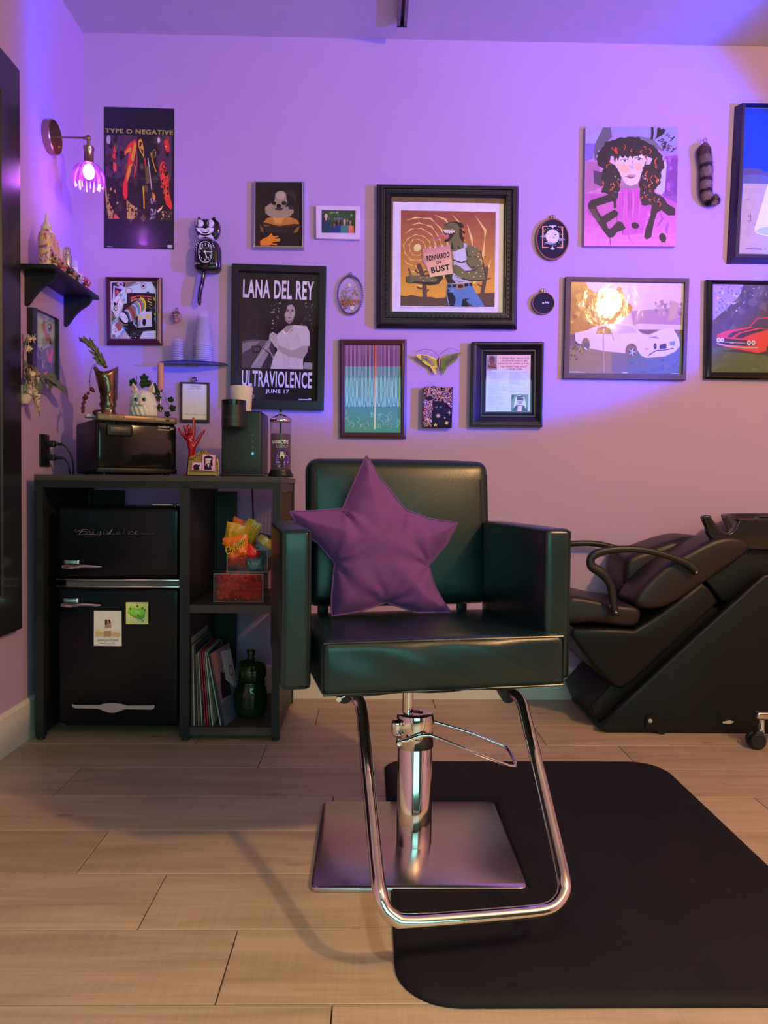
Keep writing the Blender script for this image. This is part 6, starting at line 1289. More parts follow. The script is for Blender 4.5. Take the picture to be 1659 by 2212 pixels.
# ------------------------------------------------------------------ festival print in carved black frame
Z=(800,380,4.88); a=Art(WB(.012),Z,L=LM)
a.poly([(215,212),(1425,228),(1412,1452),(200,1445)],(120,80,62)); a.poly([(240,272),(1405,292),(1396,1442),(232,1428)],(226,192,250))
Bq=[(322,362),(1322,380),(1308,1382),(318,1370)]
a.grad(Bq,(150,72,72),(232,160,62),14)
yc,xc=755,495; 
a.pg('455,750 475,722 510,716 535,738 530,775 500,800 465,790',(240,195,150))
rr_=random.Random(9)
for ri,rad in enumerate((90,145,205,270,340,420,510,610,710,820)):
    seg=[]; n=9+ri
    for i in range(n):
        t=2*PI*i/n+.2*ri; k1=rad*(.94+.12*rr_.random()); x=xc+k1*math.cos(t); y=yc+k1*math.sin(t)*.98; seg.append((x,y))
    for i in range(n):
        p_,q_=seg[i],seg[(i+1)%n]; mid=((p_[0]+q_[0])/2,(p_[1]+q_[1])/2); nxt=seg[(i+2)%n]
        pts=[(p_[0]*.75+q_[0]*.25,p_[1]*.75+q_[1]*.25),q_,(q_[0]*.55+nxt[0]*.45,q_[1]*.55+nxt[1]*.45)]
        if all(335<x<1310 and 375<y<1240 for x,y in pts):
            w_=9+ri*1.7; t=math.atan2(pts[2][1]-pts[0][1],pts[2][0]-pts[0][0]); dx,dy=-math.sin(t)*w_/2,math.cos(t)*w_/2
            a.poly([pts[0],(q_[0]+dx*1.2,q_[1]+dy*1.2),pts[2],(q_[0]-dx*1.2,q_[1]-dy*1.2)],(238,180,130) if pts[1][1]<950 else (242,200,120)); a.k-=.9
a.k+=3
DB=(95,62,62); a.poly([(318,1260),(380,1268),(430,1252),(500,1270),(560,1275),(640,1275),(700,1290),(800,1280),(900,1290),(1130,1240),(1200,1235),(1312,1228),(1308,1382),(318,1370)],DB)
def cactus(x,y,s): a.line([(x,y),(x+5*s,y-120*s),(x,y-300*s)],46*s,DB); a.ell(x,y-300*s,23*s,26*s,DB); a.line([(x-60*s,y-215*s),(x-40*s,y-185*s),(x,y-190*s)],20*s,DB); a.line([(x+68*s,y-215*s),(x+45*s,y-180*s),(x,y-180*s)],20*s,DB); a.line([(x-50*s,y-90*s),(x-30*s,y-65*s),(x,y-70*s)],16*s,DB); a.line([(x+60*s,y-85*s),(x+30*s,y-50*s)],16*s,DB)
a.line([(575,1290),(568,1100),(515,950)],48,DB); a.ell(513,952,24,28,DB); a.line([(468,990),(500,1020),(540,1010)],20,DB); a.line([(600,1000),(560,1020)],18,DB); a.line([(490,1170),(530,1190),(570,1185)],18,DB); a.line([(618,1200),(580,1225)],16,DB)
a.line([(1170,1290),(1200,1120),(1225,980)],44,DB); a.ell(1228,980,20,26,DB); a.line([(1268,1075),(1215,1100)],14,DB); a.line([(1130,1140),(1180,1170)],14,DB)
OL=(112,98,76);DK=(48,36,38);WH=(190,165,215);BL=(90,115,185)
a.pg('770,520 830,490 900,480 950,490 985,520 980,560 1000,600 985,640 1005,690 985,715 930,640 905,560',DK); 
for p_ in ('955,545 1000,560 978,585','968,600 1005,625 975,645','985,660 1010,690 985,700'): a.pg(p_,(215,105,65))
a.pg('765,555 800,515 850,492 910,500 940,540 935,610 945,670 1000,715 1060,735 1120,745 1150,790 1160,880 1210,1010 1215,1080 1180,1100 1080,1110 960,1080 880,1050 860,960 870,820 845,770 835,690 800,680 780,640 800,610 835,620 870,590 905,575 870,560 770,560',OL)
a.pg('765,570 880,568 905,578 870,640 830,690 800,700 782,680 800,650 790,610 768,600',(60,38,42)); a.pg('768,568 895,572 885,600 870,592 862,612 845,596 838,615 820,598 812,612 798,598 790,608 778,590',(225,190,205))
a.pg('780,640 810,615 830,625 828,655 800,670 785,665',(190,95,125)); a.line([(655,630),(670,660),(700,678),(725,650),(740,620),(770,625),(800,640)],20,(200,100,135)); a.line([(660,640),(690,668),(715,655),(740,620)],5,(130,60,90)); a.ell(793,687,12,10,DK)
a.line([(795,530),(830,545),(870,535)],5,DK); a.line([(800,520),(840,530)],4,DK); a.pg('860,690 880,770 850,770',DK); a.pg('925,720 945,770 925,765',DK)
a.pg('985,705 1015,715 1020,745 1000,760 1010,830 1015,870 1065,990 1070,1110 1010,1140 850,1140 790,1050 860,1020 880,900 865,800 900,790 985,760',WH); a.pg('985,760 1005,830 1010,880 960,910 880,885 905,790',(200,180,230)); a.line([(870,885),(960,915),(1015,895)],12,DK); a.pg('780,1040 870,1030 860,1080 900,1130 820,1140 800,1090',DK)
for p_ in ([(900,1000),(960,1030),(1000,1010)],[(880,1050),(940,1080),(1010,1070)],[(880,1095),(940,1120),(1000,1110)]): a.line(p_,7,(70,60,90),True)
a.pg('1015,790 1030,750 1110,745 1150,790 1160,870 1110,850 1050,850',OL); a.line([(1015,790),(1020,840),(1070,860),(1150,850)],9,DK); a.ell(1075,910,62,58,OL); a.line([(1020,880),(1015,920),(1050,965),(1120,960)],8,DK); a.pg('1110,940 1180,920 1218,1060 1210,1090 1150,1110 1050,1100 960,1080 900,1050 870,1000 860,940 900,935 950,960 1000,1005 1100,1000',OL); a.line([(1000,1005),(1100,1000),(1140,960)],7,DK); a.line([(960,1082),(1060,1106),(1190,1100)],12,DK)
for x,y in ((1082,798),(1140,820),(1105,752),(1155,885),(1135,850),(1178,975),(1135,950),(1170,930),(1040,1022),(1115,1025),(970,1022),(1090,1065),(1160,1060),(1190,1035)): a.pg('%d,%d %d,%d %d,%d %d,%d'%(x-15,y,x,y-13,x+15,y,x,y+13),(80,50,42)); a.ell(x,y,9,7,(225,165,120))
a.line([(1160,790),(1190,920),(1218,1080)],8,DK)
for i in range(4): a.line([(862+i*4,950+i*20),(905,945+i*22)],18,OL); a.line([(866,962+i*20),(905,957+i*22)],4,DK)
a.pg('380,1060 440,1050 520,1055 620,1040 760,1050 770,1080 720,1140 620,1155 480,1130 400,1135 375,1110',(60,45,42)); a.pg('378,1062 440,1048 520,1058 640,1060 710,1090 690,1120 560,1118 470,1110 420,1130 385,1120',OL); a.pg('400,970 418,985 440,1050 415,1060 410,1020',OL); a.pg('400,968 412,990 406,1010',DK)
for i in range(4): a.line([(375,1070+i*16),(425,1066+i*16)],4,DK)
for x,y in ((530,1072),(600,1072),(560,1105),(650,1108)): a.pg('%d,%d %d,%d %d,%d %d,%d'%(x-13,y,x,y-10,x+13,y,x,y+10),(80,50,42)); a.ell(x,y,8,6,(225,165,120))
a.grad([(548,785),(842,730),(868,1032),(630,1070)],(208,135,145),(235,180,150),6)
a.pg('548,785 560,770 580,785 600,760 620,775 640,750 665,765 690,745 720,760 750,735 790,745 840,725 842,760 560,815',(205,130,140)); a.ell(627,758,11,12,(225,180,170)); a.ell(683,748,11,12,(225,180,170)); a.ell(760,738,11,12,(225,180,170)); a.pg('550,790 575,800 560,850 580,900 610,1000 560,910 548,850',(205,130,140))
a.text('BONNAROO',[(588,845),(832,800),(836,860),(596,905)],(40,25,35),.05); a.text('OR',[(692,900),(752,890),(754,922),(694,934)],(40,25,35),.03); a.text('BUST',[(634,968),(832,930),(838,990),(646,1030)],(40,25,35),.06)
a.pg('812,1135 860,1145 1060,1140 1080,1165 1100,1210 1205,1378 1090,1378 970,1300 960,1378 822,1374 800,1270',BL); a.pg('812,1190 870,1240 900,1300 880,1374 825,1372 805,1270',(38,32,48)); a.pg('970,1300 1060,1290 1010,1310 1040,1378 960,1378',(38,32,48)); a.pg('812,1148 1072,1130 1078,1162 815,1182',DK); a.pg('905,1138 990,1135 992,1195 908,1198',(165,115,95)); a.pg('922,1150 975,1148 976,1182 924,1184',DK); a.line([(855,1140),(860,1195)],14,BL); a.line([(1035,1130),(1040,1170)],14,BL); a.line([(820,1225),(860,1222),(870,1195)],6,(150,160,215)); a.line([(805,1250),(815,1310),(832,1372)],5,(170,175,225)); a.line([(960,1240),(1000,1240)],4,(60,70,130))
a.text('BONNAROO MUSIC & ARTS FESTIVAL - JUNE 11-14 - MANCHESTER, TENNESSEE',((500,1384),(1142,1394)),(90,70,90),.0); a.text('artist illustration',((316,1380),(443,1388)),(90,70,90),0); a.text('limited screen print',((1200,1392),(1310,1400)),(90,70,90),0)
bf=frame('framed_festival_print','large ornate black framed orange print of a lizard man in jeans holding a sign','' or [(68,65),(1575,85),(1555,1605),(65,1590)],.040,[(225,222),(1415,238),(1400,1440),(210,1435)],BF,a,.012,prof=[(0,.05),(0,.45),(.06,.55),(.10,.62),(.2,.95),(.28,1),(.45,.98),(.5,.8),(.56,.78),(.62,.86),(.85,.86),(.88,.7),(.94,.72)],Zs=Z)
m=M(); PLb=WB(.0345)
def zz(x,y): return PLb(Z[0]+x/Z[2],Z[1]+y/Z[2])
cs=[(178,168),(1468,185),(1452,1482),(170,1475)]
for i in range(4):
    p_,q_=cs[i],cs[(i+1)%4]
    for k in range(26):
        t=(k+.5)/26; m.ell(zz(p_[0]+(q_[0]-p_[0])*t,p_[1]+(q_[1]-p_[1])*t),(.0058 if i%2==0 else .0042,.0035,.0042 if i%2==0 else .0058),6,4)
tag(m.build('carved_beading',BF,bf),None,None,kind='stuff')
# ------------------------------------------------------------------ striped print (plain abstract)
Z=(730,730,9.62); a=Art(WB(.008),Z,L=LM)
a.grad([(145,145),(1310,160),(1310,590),(142,590)],(105,50,95),(70,34,72),6); a.grad([(142,588),(1310,598),(1308,1970),(140,1965)],(72,100,122),(66,108,104),10)
for i in range(44):
    x=155+i*26.2; k=(x-765)/600; s=1 if k>0 else -1
    if abs(x-765)<24: continue
    b_=150*math.exp(-abs(k)*1.6)*s
    pts=[]
    for j in range(18):
        y=150+j*75; sft=14*math.sin(y/210)*max(0,min(1,(y-700)/500)); pts.append((max(150,min(1300,x+sft+(6*math.sin(y/60+i) if y>1300 else 0))),y))
    a.line(pts[:7],10,(200,135,205)); a.line(pts[6:],10,(170,205,225)); a.k-=1.2
a.k+=3
a.grad([(764,150),(800,150),(796,1150),(758,1150)],(235,75,60),(225,140,140),8); a.grad([(758,1150),(796,1150),(784,1900),(744,1900)],(225,150,150),(215,190,140),8)
r9=random.Random(12)
for i in range(34):
    x=r9.uniform(170,1270);y=r9.uniform(1500,1900); 
    if 720<x<820: continue
    a.wave(x,y,x+r9.uniform(-90,90),y+r9.uniform(60,150) if y<1800 else y-90,r9.uniform(12,30),12,8,r9.choice([(150,190,200),(200,150,140),(130,170,190),(180,180,140),(170,150,200)]),r9.uniform(0,6)); a.k-=.7
WBR=mat('brown_wood_frame',(.085,.035,.024),.28,coat=.35,bump=.05,bscale=40)
frame('framed_striped_print','brown wood framed print of thin wavy vertical stripes, purple over teal','' or [(30,15),(1430,20),(1420,2090),(40,2075)],.022,[(145,145),(1310,160),(1305,1970),(140,1965)],WBR,a,.008,prof=[(0,.05),(0,.6),(.15,.85),(.4,1),(.6,.85),(.7,.88),(.9,.65)],Zs=Z)
# ------------------------------------------------------------------ metal butterfly
Z=(860,720,4.88); bp_=lambda x,y,d=.014:WB(d)(Z[0]+x/Z[2],Z[1]+y/Z[2])
bc_=bp_(435,310); bf_=thing('metal_butterfly','small olive-gold cut metal butterfly mounted on the back wall','butterfly decoration',(bc_.x,0,bp_(435,430).z))
BM=mat('olive_gold_metal',(.30,.27,.06),.4,metal=.7,var=.25); BMD=mat('dark_wing_cells',(.09,.06,.09),.5,var=.2)
wl=[(175,220),(260,225),(340,240),(380,260),(415,275),(420,350),(400,370),(398,432),(385,430),(360,390),(330,345),(290,330),(250,290),(215,260)]
wr_=[(676,200),(600,210),(520,235),(455,272),(445,350),(450,370),(458,432),(475,430),(500,390),(520,350),(570,320),(610,290),(640,240)]
for w0,sg in ((wl,-1),(wr_,1)):
    fn=lambda x,y,dd=0:bp_(x,y,.010+abs(x-435)/240*.014+dd)
    m=M(); F_=[fn(x,y,.001) for x,y in w0]; B_=[fn(x,y,0) for x,y in w0]; n=len(F_); tr=tess(w0); m.v=[tuple(p) for p in F_+B_]; m.f=[tuple(f) for f in tr]+[tuple(i+n for i in f[::-1]) for f in tr]+[(i,(i+1)%n,n+(i+1)%n,n+i) for i in range(n)]; m.c=[(0,0,0)]*len(m.f)
    w=m.build('wing',BM,bf_,smooth=False)
    mc=M(); cells=[]
    for i in range(9):
        t=i/8; x1_,y1_=435+sg*25,285+t*55; x2_=435+sg*(60+95*(1-abs(t-.25))); y2_=245+t*95 if sg<0 else 240+t*100; cells.append([(x1_+sg*10,y1_),(x2_,y2_-4),(x2_,y2_+4)])
    for i in range(4):
        for j in range(3): x=435+sg*(135+i*17-j*3); y=(246-i*2 if sg<0 else 240-i*7)+j*19; cells.append([(x-7,y-7),(x+7,y-7),(x+7,y+7),(x-7,y+7)])
    for i in range(3): x=435+sg*(24+i*12); cells.append([(x-3,360),(x+3,360),(x+2+sg*3,405-i*14),(x-2+sg*3,405-i*14)])
    for c_ in cells: mc.prism([fn(x,y,.0022) for x,y in c_],[fn(x,y,.0011) for x,y in c_])
    tag(mc.build('wing_cells',BMD,w,smooth=False),None,None,kind='stuff')
M().tube([bp_(428,262,.018),bp_(430,290,.020),bp_(430,350,.018)],[.0035,.0055,.003],10).build('body',mat('copper_body',(.35,.18,.12),.35,metal=.8),bf_); M().ell(bp_(429,266,.020),.004).build('head',MATS['copper_body'],bf_)
WIRE=mat('dark_wire',(.06,.04,.08),.5,metal=.5)
for pth in ([(428,248),(380,195),(320,172),(250,172),(185,200)],[(435,240),(470,195),(520,165),(575,160),(640,190)]): M().tube(spl([bp_(x,y,.018) for x,y in pth],4),.0007,5).build('antenna',WIRE,bf_)
# ------------------------------------------------------------------ small cat canvas
Z=(900,820,18.43); cd_=.034; a=Art(WB(cd_),Z,L=LM); q=[(285,270),(1435,285),(1400,1900),(250,1880)]
a.poly(q,(150,78,100))
r8=random.Random(4)
for i in range(1900):
    x=r8.uniform(275,1395);y=r8.uniform(292,1872)
    if 640<x<1400 and y>850+max(0,(x-1050))*.9 and not(x<650): continue
    if x>620 and y>1200: continue
    s_=r8.uniform(12,21); a.ell(x,y,s_,s_*.8,r8.choice([(230,150,150),(235,160,175),(215,130,140),(225,150,120) if y>1500 else (225,145,190)]),r8.uniform(0,3),5); a.k-=.99
a.k+=2; CT=(30,22,42)
a.pg('640,960 660,870 710,830 740,900 860,950 960,900 1000,820 1040,800 1080,900 1130,1040 1180,1130 1300,1150 1405,1120 1400,1890 590,1880 600,1700 620,1560 600,1280 640,1200 660,1100',CT); a.blobs(50,(640,1150,1380,1860),60,[(34,24,46),(26,20,36),(40,28,44),(30,26,32)],61)
for x,y in ((755,1105),(815,1095),(935,1095),(990,1080)): a.ell(x,y,16,22,(165,160,150))
for x,y in ((810,1195),(885,1190),(1130,1180),(1165,1230),(1090,1250),(1120,1330),(890,1665),(1030,1440)): a.ell(x,y,14,12,(90,75,100))
def star_(x,y,r1,r2,n,c,rot=0): a.poly([(x+(r1 if i%2==0 else r2)*math.sin(rot+PI*i/n),y-(r1 if i%2==0 else r2)*math.cos(rot+PI*i/n)) for i in range(2*n)],c); a.ell(x,y,14,14,(200,110,100))
star_(855,1440,115,38,8,(235,165,150)); star_(1302,1325,115,25,4,(240,180,170),.05); star_(1115,1525,60,16,4,(225,160,120)); star_(750,1805,90,38,5,(235,175,95),-.1); star_(1195,1725,95,40,6,(235,180,100),.3)
def eye_(x,y,w_,h_,c1,c2,c3): a.poly([(x-w_,y),(x-w_*.4,y-h_),(x+w_*.4,y-h_),(x+w_,y),(x+w_*.4,y+h_),(x-w_*.4,y+h_)],c1); a.ell(x,y,w_*.55,h_*.7,c2); a.ell(x,y,w_*.2,h_*.35,c3)
eye_(690,310,105,55,(35,28,45),(120,105,120),(35,28,45)); eye_(1055,385,110,50,(40,22,40),(40,22,40),(225,190,225)); eye_(380,470,85,60,(60,60,45),(180,50,55),(180,50,55)); eye_(690,560,110,60,(50,32,55),(225,165,140),(40,25,40)); eye_(1195,580,70,42,(60,40,110),(60,50,140),(230,200,235)); eye_(900,680,80,52,(90,40,50),(215,140,60),(215,140,60)); eye_(515,745,165,80,(34,26,44),(34,26,44),(34,26,44)); eye_(1195,780,75,45,(110,80,115),(120,90,120),(110,80,115)); eye_(335,915,90,50,(120,110,170),(195,180,235),(90,80,160)); eye_(1275,955,100,55,(60,40,70),(230,205,240),(200,90,110)); eye_(540,1130,70,45,(60,35,60),(225,160,120),(225,160,120)); eye_(350,1200,80,55,(50,25,45),(215,60,100),(215,60,100)); eye_(430,1445,110,60,(70,55,90),(225,140,150),(40,25,40)); eye_(350,1775,85,50,(45,50,40),(160,165,130),(60,70,60)); a.ell(570,1650,36,34,(225,205,210))
fq=[a.pl(Z[0]+x/Z[2],Z[1]+y/Z[2]) for x,y in q]; m=a.m; m.prism(fq,[Vector((p.x,-.002,p.z)) for p in fq],AL((52,18,32),LM))
single(m,'cat_canvas',PRINT,'small deep canvas of a black cat among eyes on a pink dotted ground','painting',color=True,smooth=False)
# ------------------------------------------------------------------ magazine page in deep black frame
Z=(860,720,4.88); a=Art(WB(.006),Z,L=(.72,.58,1.05)); a.poly([(905,200),(1425,200),(1425,850),(900,850)],(25,16,28)); a.poly([(932,230),(1398,228),(1390,824),(922,824)],(185,190,240)); a.poly([(1043,230),(1398,228),(1392,388),(1043,385)],(215,175,200)); a.grad([(1375,232),(1398,230),(1390,822),(1372,822)],(215,180,200),(180,180,190),4)
for i,s_ in enumerate(('"I wrote \'Hair\' about how','my parents used to get','pissed at my outfits and my','hair when I was a kid."','—Lady Gaga')):
    x0_,x1_=[(1065,1382),(1088,1362),(1055,1385),(1080,1365),(1142,1308)][i]; a.text(s_,((x0_,250+i*29),(x1_,273+i*29)),(140,65,95),.02)
a.poly([(938,232),(1042,235),(1040,388),(935,385)],(150,120,165)); a.ell(990,285,32,48,(110,75,85)); a.ell(992,262,28,16,(85,65,80)); a.pg('950,330 1030,320 1040,370 940,372',(130,85,90)); a.line([(945,345),(1035,365)],8,(60,45,60)); a.line([(938,395),(990,396)],4,(100,90,130))
for col,(xa,xb) in enumerate(((942,1150),(1172,1372))):
    y=412
    while y<(805 if col==0 else 628):
        if r8.random()>.12: a.line([(xa,y),(xa+(xb-xa)*r8.uniform(.45,1),y)],2.2,(135,140,190)); a.k-=.8
        y+=9.5
a.poly([(1195,643),(1372,645),(1370,822),(1190,822)],(110,125,120)); a.pg('1210,800 1215,760 1250,745 1320,745 1355,770 1362,822 1195,822',(45,50,70)); a.pg('1235,690 1250,660 1285,650 1320,660 1345,720 1350,800 1325,760 1250,755 1215,790 1225,730',(185,190,215)); a.ell(1285,705,34,46,(165,150,165)); a.pg('1250,685 1322,682 1318,705 1255,706',(50,45,60)); a.pg('1255,660 1315,655 1322,675 1250,680',(50,55,65)); a.ell(1285,733,12,4,(120,60,80)); a.pg('1262,765 1310,765 1300,822 1255,822',(215,175,195)); a.pg('1195,655 1225,650 1215,690 1195,700',(40,60,60))
frame('framed_magazine_page','deep stepped black frame holding a printed magazine page with a quote','' or [(780,85),(1545,88),(1530,985),(765,980)],.038,[(918,212),(1410,210),(1408,838),(910,835)],BF,a,.006,prof=[(0,.05),(0,.75),(.04,.9),(.09,.92),(.12,1),(.2,1),(.24,.92),(.33,.88),(.36,.7),(.66,.35),(.7,.40),(.8,.40),(.86,.3)],Zs=Z)
# ------------------------------------------------------------------ embroidery hoops
HW=mat('hoop_wood',(.28,.10,.06),.45,bump=.1,bscale=60); CLO=mat('black_aida_cloth',(.020,.015,.030),.85,bump=.4,bscale=400); BRS=mat('hoop_brass',(.35,.27,.25),.3,metal=.9)
def hoop(name,label,cx,cy,rx_,ry_,d,Z,artf):
    c,rx,rz=oval(cx,cy,rx_,ry_,d); t=thing(name,label,'embroidery',(c.x,0,c.z-rz))
    def rg(k,y,n=44): return [Vector((c.x+rx*k*math.cos(2*PI*i/n),y,c.z+rz*k*math.sin(2*PI*i/n))) for i in range(n)]
    m=M(); m.rings([rg(.97,-.003),rg(1,-.005),rg(1,-d+.001),rg(.985,-d-.001),rg(.93,-d-.001),rg(.92,-d+.001),rg(.92,-.004)]); m.build('wood_hoop',HW,t,angle=50)
    m=M(); m.rings([rg(.93,-.004),rg(.93,-d+.0025),rg(.001,-d+.002)],capa=True); m.build('cloth',CLO,t)
    m=M(); 
    for s in (-1,1): m.box((c.x+s*.005,-d*.5,c.z+rz+.005),(.003,.008,.012))
    m.tube([(c.x-.012,-d*.5,c.z+rz+.006),(c.x+.012,-d*.5,c.z+rz+.006)],.0022,8); m.tube([(c.x+math.cos(t_)*.009,-d*.5,c.z+rz+.007+math.sin(t_)*.007) for t_ in [2*PI*i/14 for i in range(14)]],.0017,6,closed=True); m.build('clamp_screw',BRS,t)
    a=Art(WB(d-.0012),Z,L=LM); artf(a); a.m.build('stitching',PRINT,t,color=True,smooth=False)
def h1(a):
    P_=(225,135,135)
    a.poly([(275,340),(385,335),(375,352),(300,358),(305,420),(295,700),(300,740),(385,738),(395,755),(275,762)],P_); a.poly([(675,348),(580,345),(585,362),(650,368),(640,400),(655,450),(650,700),(640,735),(560,738),(560,758),(675,765)],P_)
    a.pg('385,352 430,322 460,335 475,310 490,335 520,322 565,355 520,345 475,385 440,345',(205,180,215)); a.pg('385,745 430,775 455,755 472,715 490,755 520,775 560,745 500,790 472,795 440,785',(205,180,215))
    a.pg('230,545 275,520 345,505 350,560 280,550',(150,135,195)); a.pg('590,560 660,580 715,598 712,612 600,628',(150,135,195)); a.poly([(400,415),(480,405),(550,420),(600,480),(602,560),(570,640),(500,668),(410,655),(350,590),(342,500)],(215,185,215)); a.blobs(24,(370,440,570,630),30,[(205,172,205),(225,195,220),(215,175,190)],71); a.pg('310,658 360,640 440,650 555,672 430,695',(150,135,195))
    a.pg('505,495 530,505 560,490 540,520 520,515',(60,35,50)); a.pg('470,550 490,558 510,550 492,570',(60,35,50))
    for x,y in ((335,408),(385,382),(318,445),(372,430),(572,405),(560,440),(612,475),(640,505),(320,605),(330,690),(532,705),(595,660),(628,698),(480,700)): a.ell(x,y,8,8,(190,180,190),0,6)
hoop('embroidery_hoop','oval embroidery hoop with a stitched moon and bats on black cloth',1193.7,516.5,36,45.5,.014,(1140,450,8.85),h1)
def h2(a):
    for x,y in ((295,1812),(345,1800),(385,1802)): a.ell(x,y,20,17,(200,175,205),.4); a.ell(x+4,y+9,15,10,(185,160,195))
    a.blobs(10,(265,1740,400,1780),8,[(55,40,70)],72)
hoop('embroidery_hoop','small round embroidery hoop with three tiny white shapes on dark cloth',1173.9,654.7,24.3,24.3,.014,(1140,450,8.85),h2)
# ------------------------------------------------------------------ portrait canvas
Z=(1250,260,7.213); a=Art(WB(.019),Z,L=LM); q=[(108,97),(1548,105),(1510,1965),(85,1955)]; fq=[a.P(*p) for p in q]; a.m.prism(fq,[Vector((p.x,-.001,p.z)) for p in fq],AL((190,120,210),LM)); a.k=2
a.grad([(108,97),(1548,105),(1530,1150),(98,1150)],(150,120,205),(205,110,190),10); a.grad([(98,1140),(1530,1150),(1510,1962),(86,1952)],(180,75,175),(225,110,205),8)
a.pg('108,97 500,100 480,250 250,400 110,360',(165,130,200)); a.pg('380,110 500,110 520,260 300,480 250,640 230,420',(95,80,110)); a.pg('108,360 260,360 220,600 105,640',(125,90,200)); a.pg('110,640 330,650 340,1050 100,1140',(170,95,165)); a.pg('230,780 420,820 360,1040 240,980',(75,50,85)); a.pg('500,110 1540,110 1545,380 1300,400 900,260',(150,125,215)); a.pg('850,240 1150,280 1330,480 1400,520 1290,480',(110,95,125)); a.pg('1545,380 1545,540 1300,540 1290,480',(150,115,215)); a.pg('1340,560 1545,540 1530,1290 1310,1180',(145,65,170)); a.pg('1370,600 1545,600 1530,1170 1350,1180',(120,55,155)); a.blobs(26,(1400,600,1460,1180),46,[(140,62,170),(125,52,150),(165,80,185)],80,2)
a.pg('1360,600 1370,700 1340,1100 1290,1160 1200,1120 1270,700',(190,160,215))
for i in range(26): x=rs.uniform(150,1400); y=rs.uniform(1250,1720); a.line([(x,y),(x+rs.uniform(-40,60),y+rs.uniform(40,120)),(x+rs.uniform(-60,120),y+rs.uniform(120,220))],rs.uniform(12,40),rs.choice([(210,90,195),(170,70,175),(230,130,210),(150,60,160)]),True); a.k-=.8
a.k+=2; a.pg('620,1050 950,1050 980,1300 1100,1350 1050,1500 1000,1750 700,1800 600,1600 600,1250',(200,75,185))
for i in range(10): x=640+i*34; a.line([(x,1080),(x+10,1300),(x-6,1520)],rs.uniform(8,20),rs.choice([(225,100,205),(180,60,170),(160,60,160)]),True)
BK2=(40,28,40)
a.poly([(145,1300),(200,1240),(500,1150),(560,1200),(540,1290),(330,1340),(280,1370),(360,1500),(560,1390),(620,1440),(600,1500),(430,1600),(520,1660),(610,1570),(680,1590),(735,1690),(600,1740),(540,1820),(470,1830),(400,1740),(300,1600),(150,1370)],BK2); a.pg('275,1340 530,1260 545,1300 520,1400 350,1500 290,1400',(195,85,175)); a.pg('430,1600 590,1500 610,1560 510,1680 460,1690',(195,85,175)); a.pg('160,1380 250,1380 340,1560 300,1590',(75,60,65))
a.poly([(1150,1110),(1330,1210),(1380,1300),(1500,1370),(1500,1480),(1390,1480),(1290,1400),(1220,1440),(1170,1600),(1130,1820),(1060,1860),(1020,1820),(1040,1700),(1120,1480),(1140,1300)],BK2)
a.ell(880,1640,62,50,BK2,.3); a.ell(1310,1830,52,75,BK2,-.3); a.line([(490,1820),(492,1940)],6,BK2); a.line([(690,1710),(688,1780)],5,BK2); a.line([(592,1490),(594,1570)],5,BK2); a.line([(885,1690),(885,1760)],4,BK2); a.line([(1300,1890),(1302,1950)],5,BK2); a.line([(1350,1890),(1352,1940)],5,BK2)
# hair
hp=[]; 
import itertools
hb=[(560,290),(760,270),(950,275),(1080,350),(1200,420),(1290,540),(1330,640),(1340,740),(1280,820),(1270,920),(1270,1010),(1200,1060),(1170,1200),(1130,1330),(980,1320),(950,1180),(950,960),(980,820),(1010,700),(560,700),(620,800),(670,900),(640,1040),(610,1200),(580,1380),(540,1370),(540,1180),(480,1160),(340,1120),(400,1010),(350,880),(380,760),(290,690),(290,500),(420,360)]
for i,(x,y) in enumerate(hb):
    nx_,ny_=hb[(i+1)%len(hb)]
    for k in range(4):
        t=k/4; jx_2=(18 if k%2 else -10); hp.append((x+(nx_-x)*t+rs.uniform(-16,16),y+(ny_-y)*t+rs.uniform(-16,16)))
a.poly(hp,BK2)
a.pg('560,560 640,520 780,560 900,560 1000,520 1060,600 1010,720 980,820 940,940 900,1010 820,1025 740,1000 680,930 640,820 560,690 510,620',(222,175,205)); a.pg('560,660 700,690 780,700 800,800 700,830 640,780',(225,165,160)); a.pg('880,680 990,680 970,780 920,800 860,740',(225,165,160)); a.pg('640,1060 690,980 800,1030 900,990 950,1040 940,1070 900,1050 860,1080 820,1050 780,1075 740,1045 690,1075',(150,110,150)); a.pg('500,560 560,560 560,700 480,660',(205,165,205)); a.pg('1060,560 1150,600 1110,690 1040,690',(205,165,205))
a.pg('560,640 520,470 700,430 950,430 1060,520 1010,560 960,510 930,570 880,520 840,600 800,540 770,600 720,550 690,590 640,550 610,640 590,580',BK2)
for x,y,sgn_ in ((710,630,1),(930,605,-1)): a.ell(x,y,48,20,(240,220,240)); a.ell(x+8,y+2,22,18,(60,35,70)); a.line([(x-60,y-6),(x,y-26),(x+62,y-22*sgn_*.4-8)],9,BK2)
a.line([(835,620),(840,680)],5,(70,45,60)); a.line([(790,700),(800,712)],6,BK2); a.line([(860,690),(852,705)],6,BK2); a.ring(828,735,20,18,5,(70,45,60)); a.pg('720,880 790,840 830,848 870,845 900,880 850,872 800,878',(190,130,150)); a.pg('740,880 820,885 880,880 850,895 815,910 780,898',(150,60,90)); a.line([(715,880),(800,878),(890,882)],4,(90,40,60))
for i in range(46):
    x,y=rs.choice([(rs.uniform(420,1150),rs.uniform(370,520)),(rs.uniform(380,620),rs.uniform(520,1080)),(rs.uniform(980,1270),rs.uniform(520,1280))]); a.wave(x,y,x+rs.uniform(-30,30),y+rs.uniform(40,110),14,8,rs.uniform(9,20),rs.choice([(215,70,45),(200,85,50),(170,60,45),(70,35,50)]),rs.uniform(0,6)); a.k-=.6
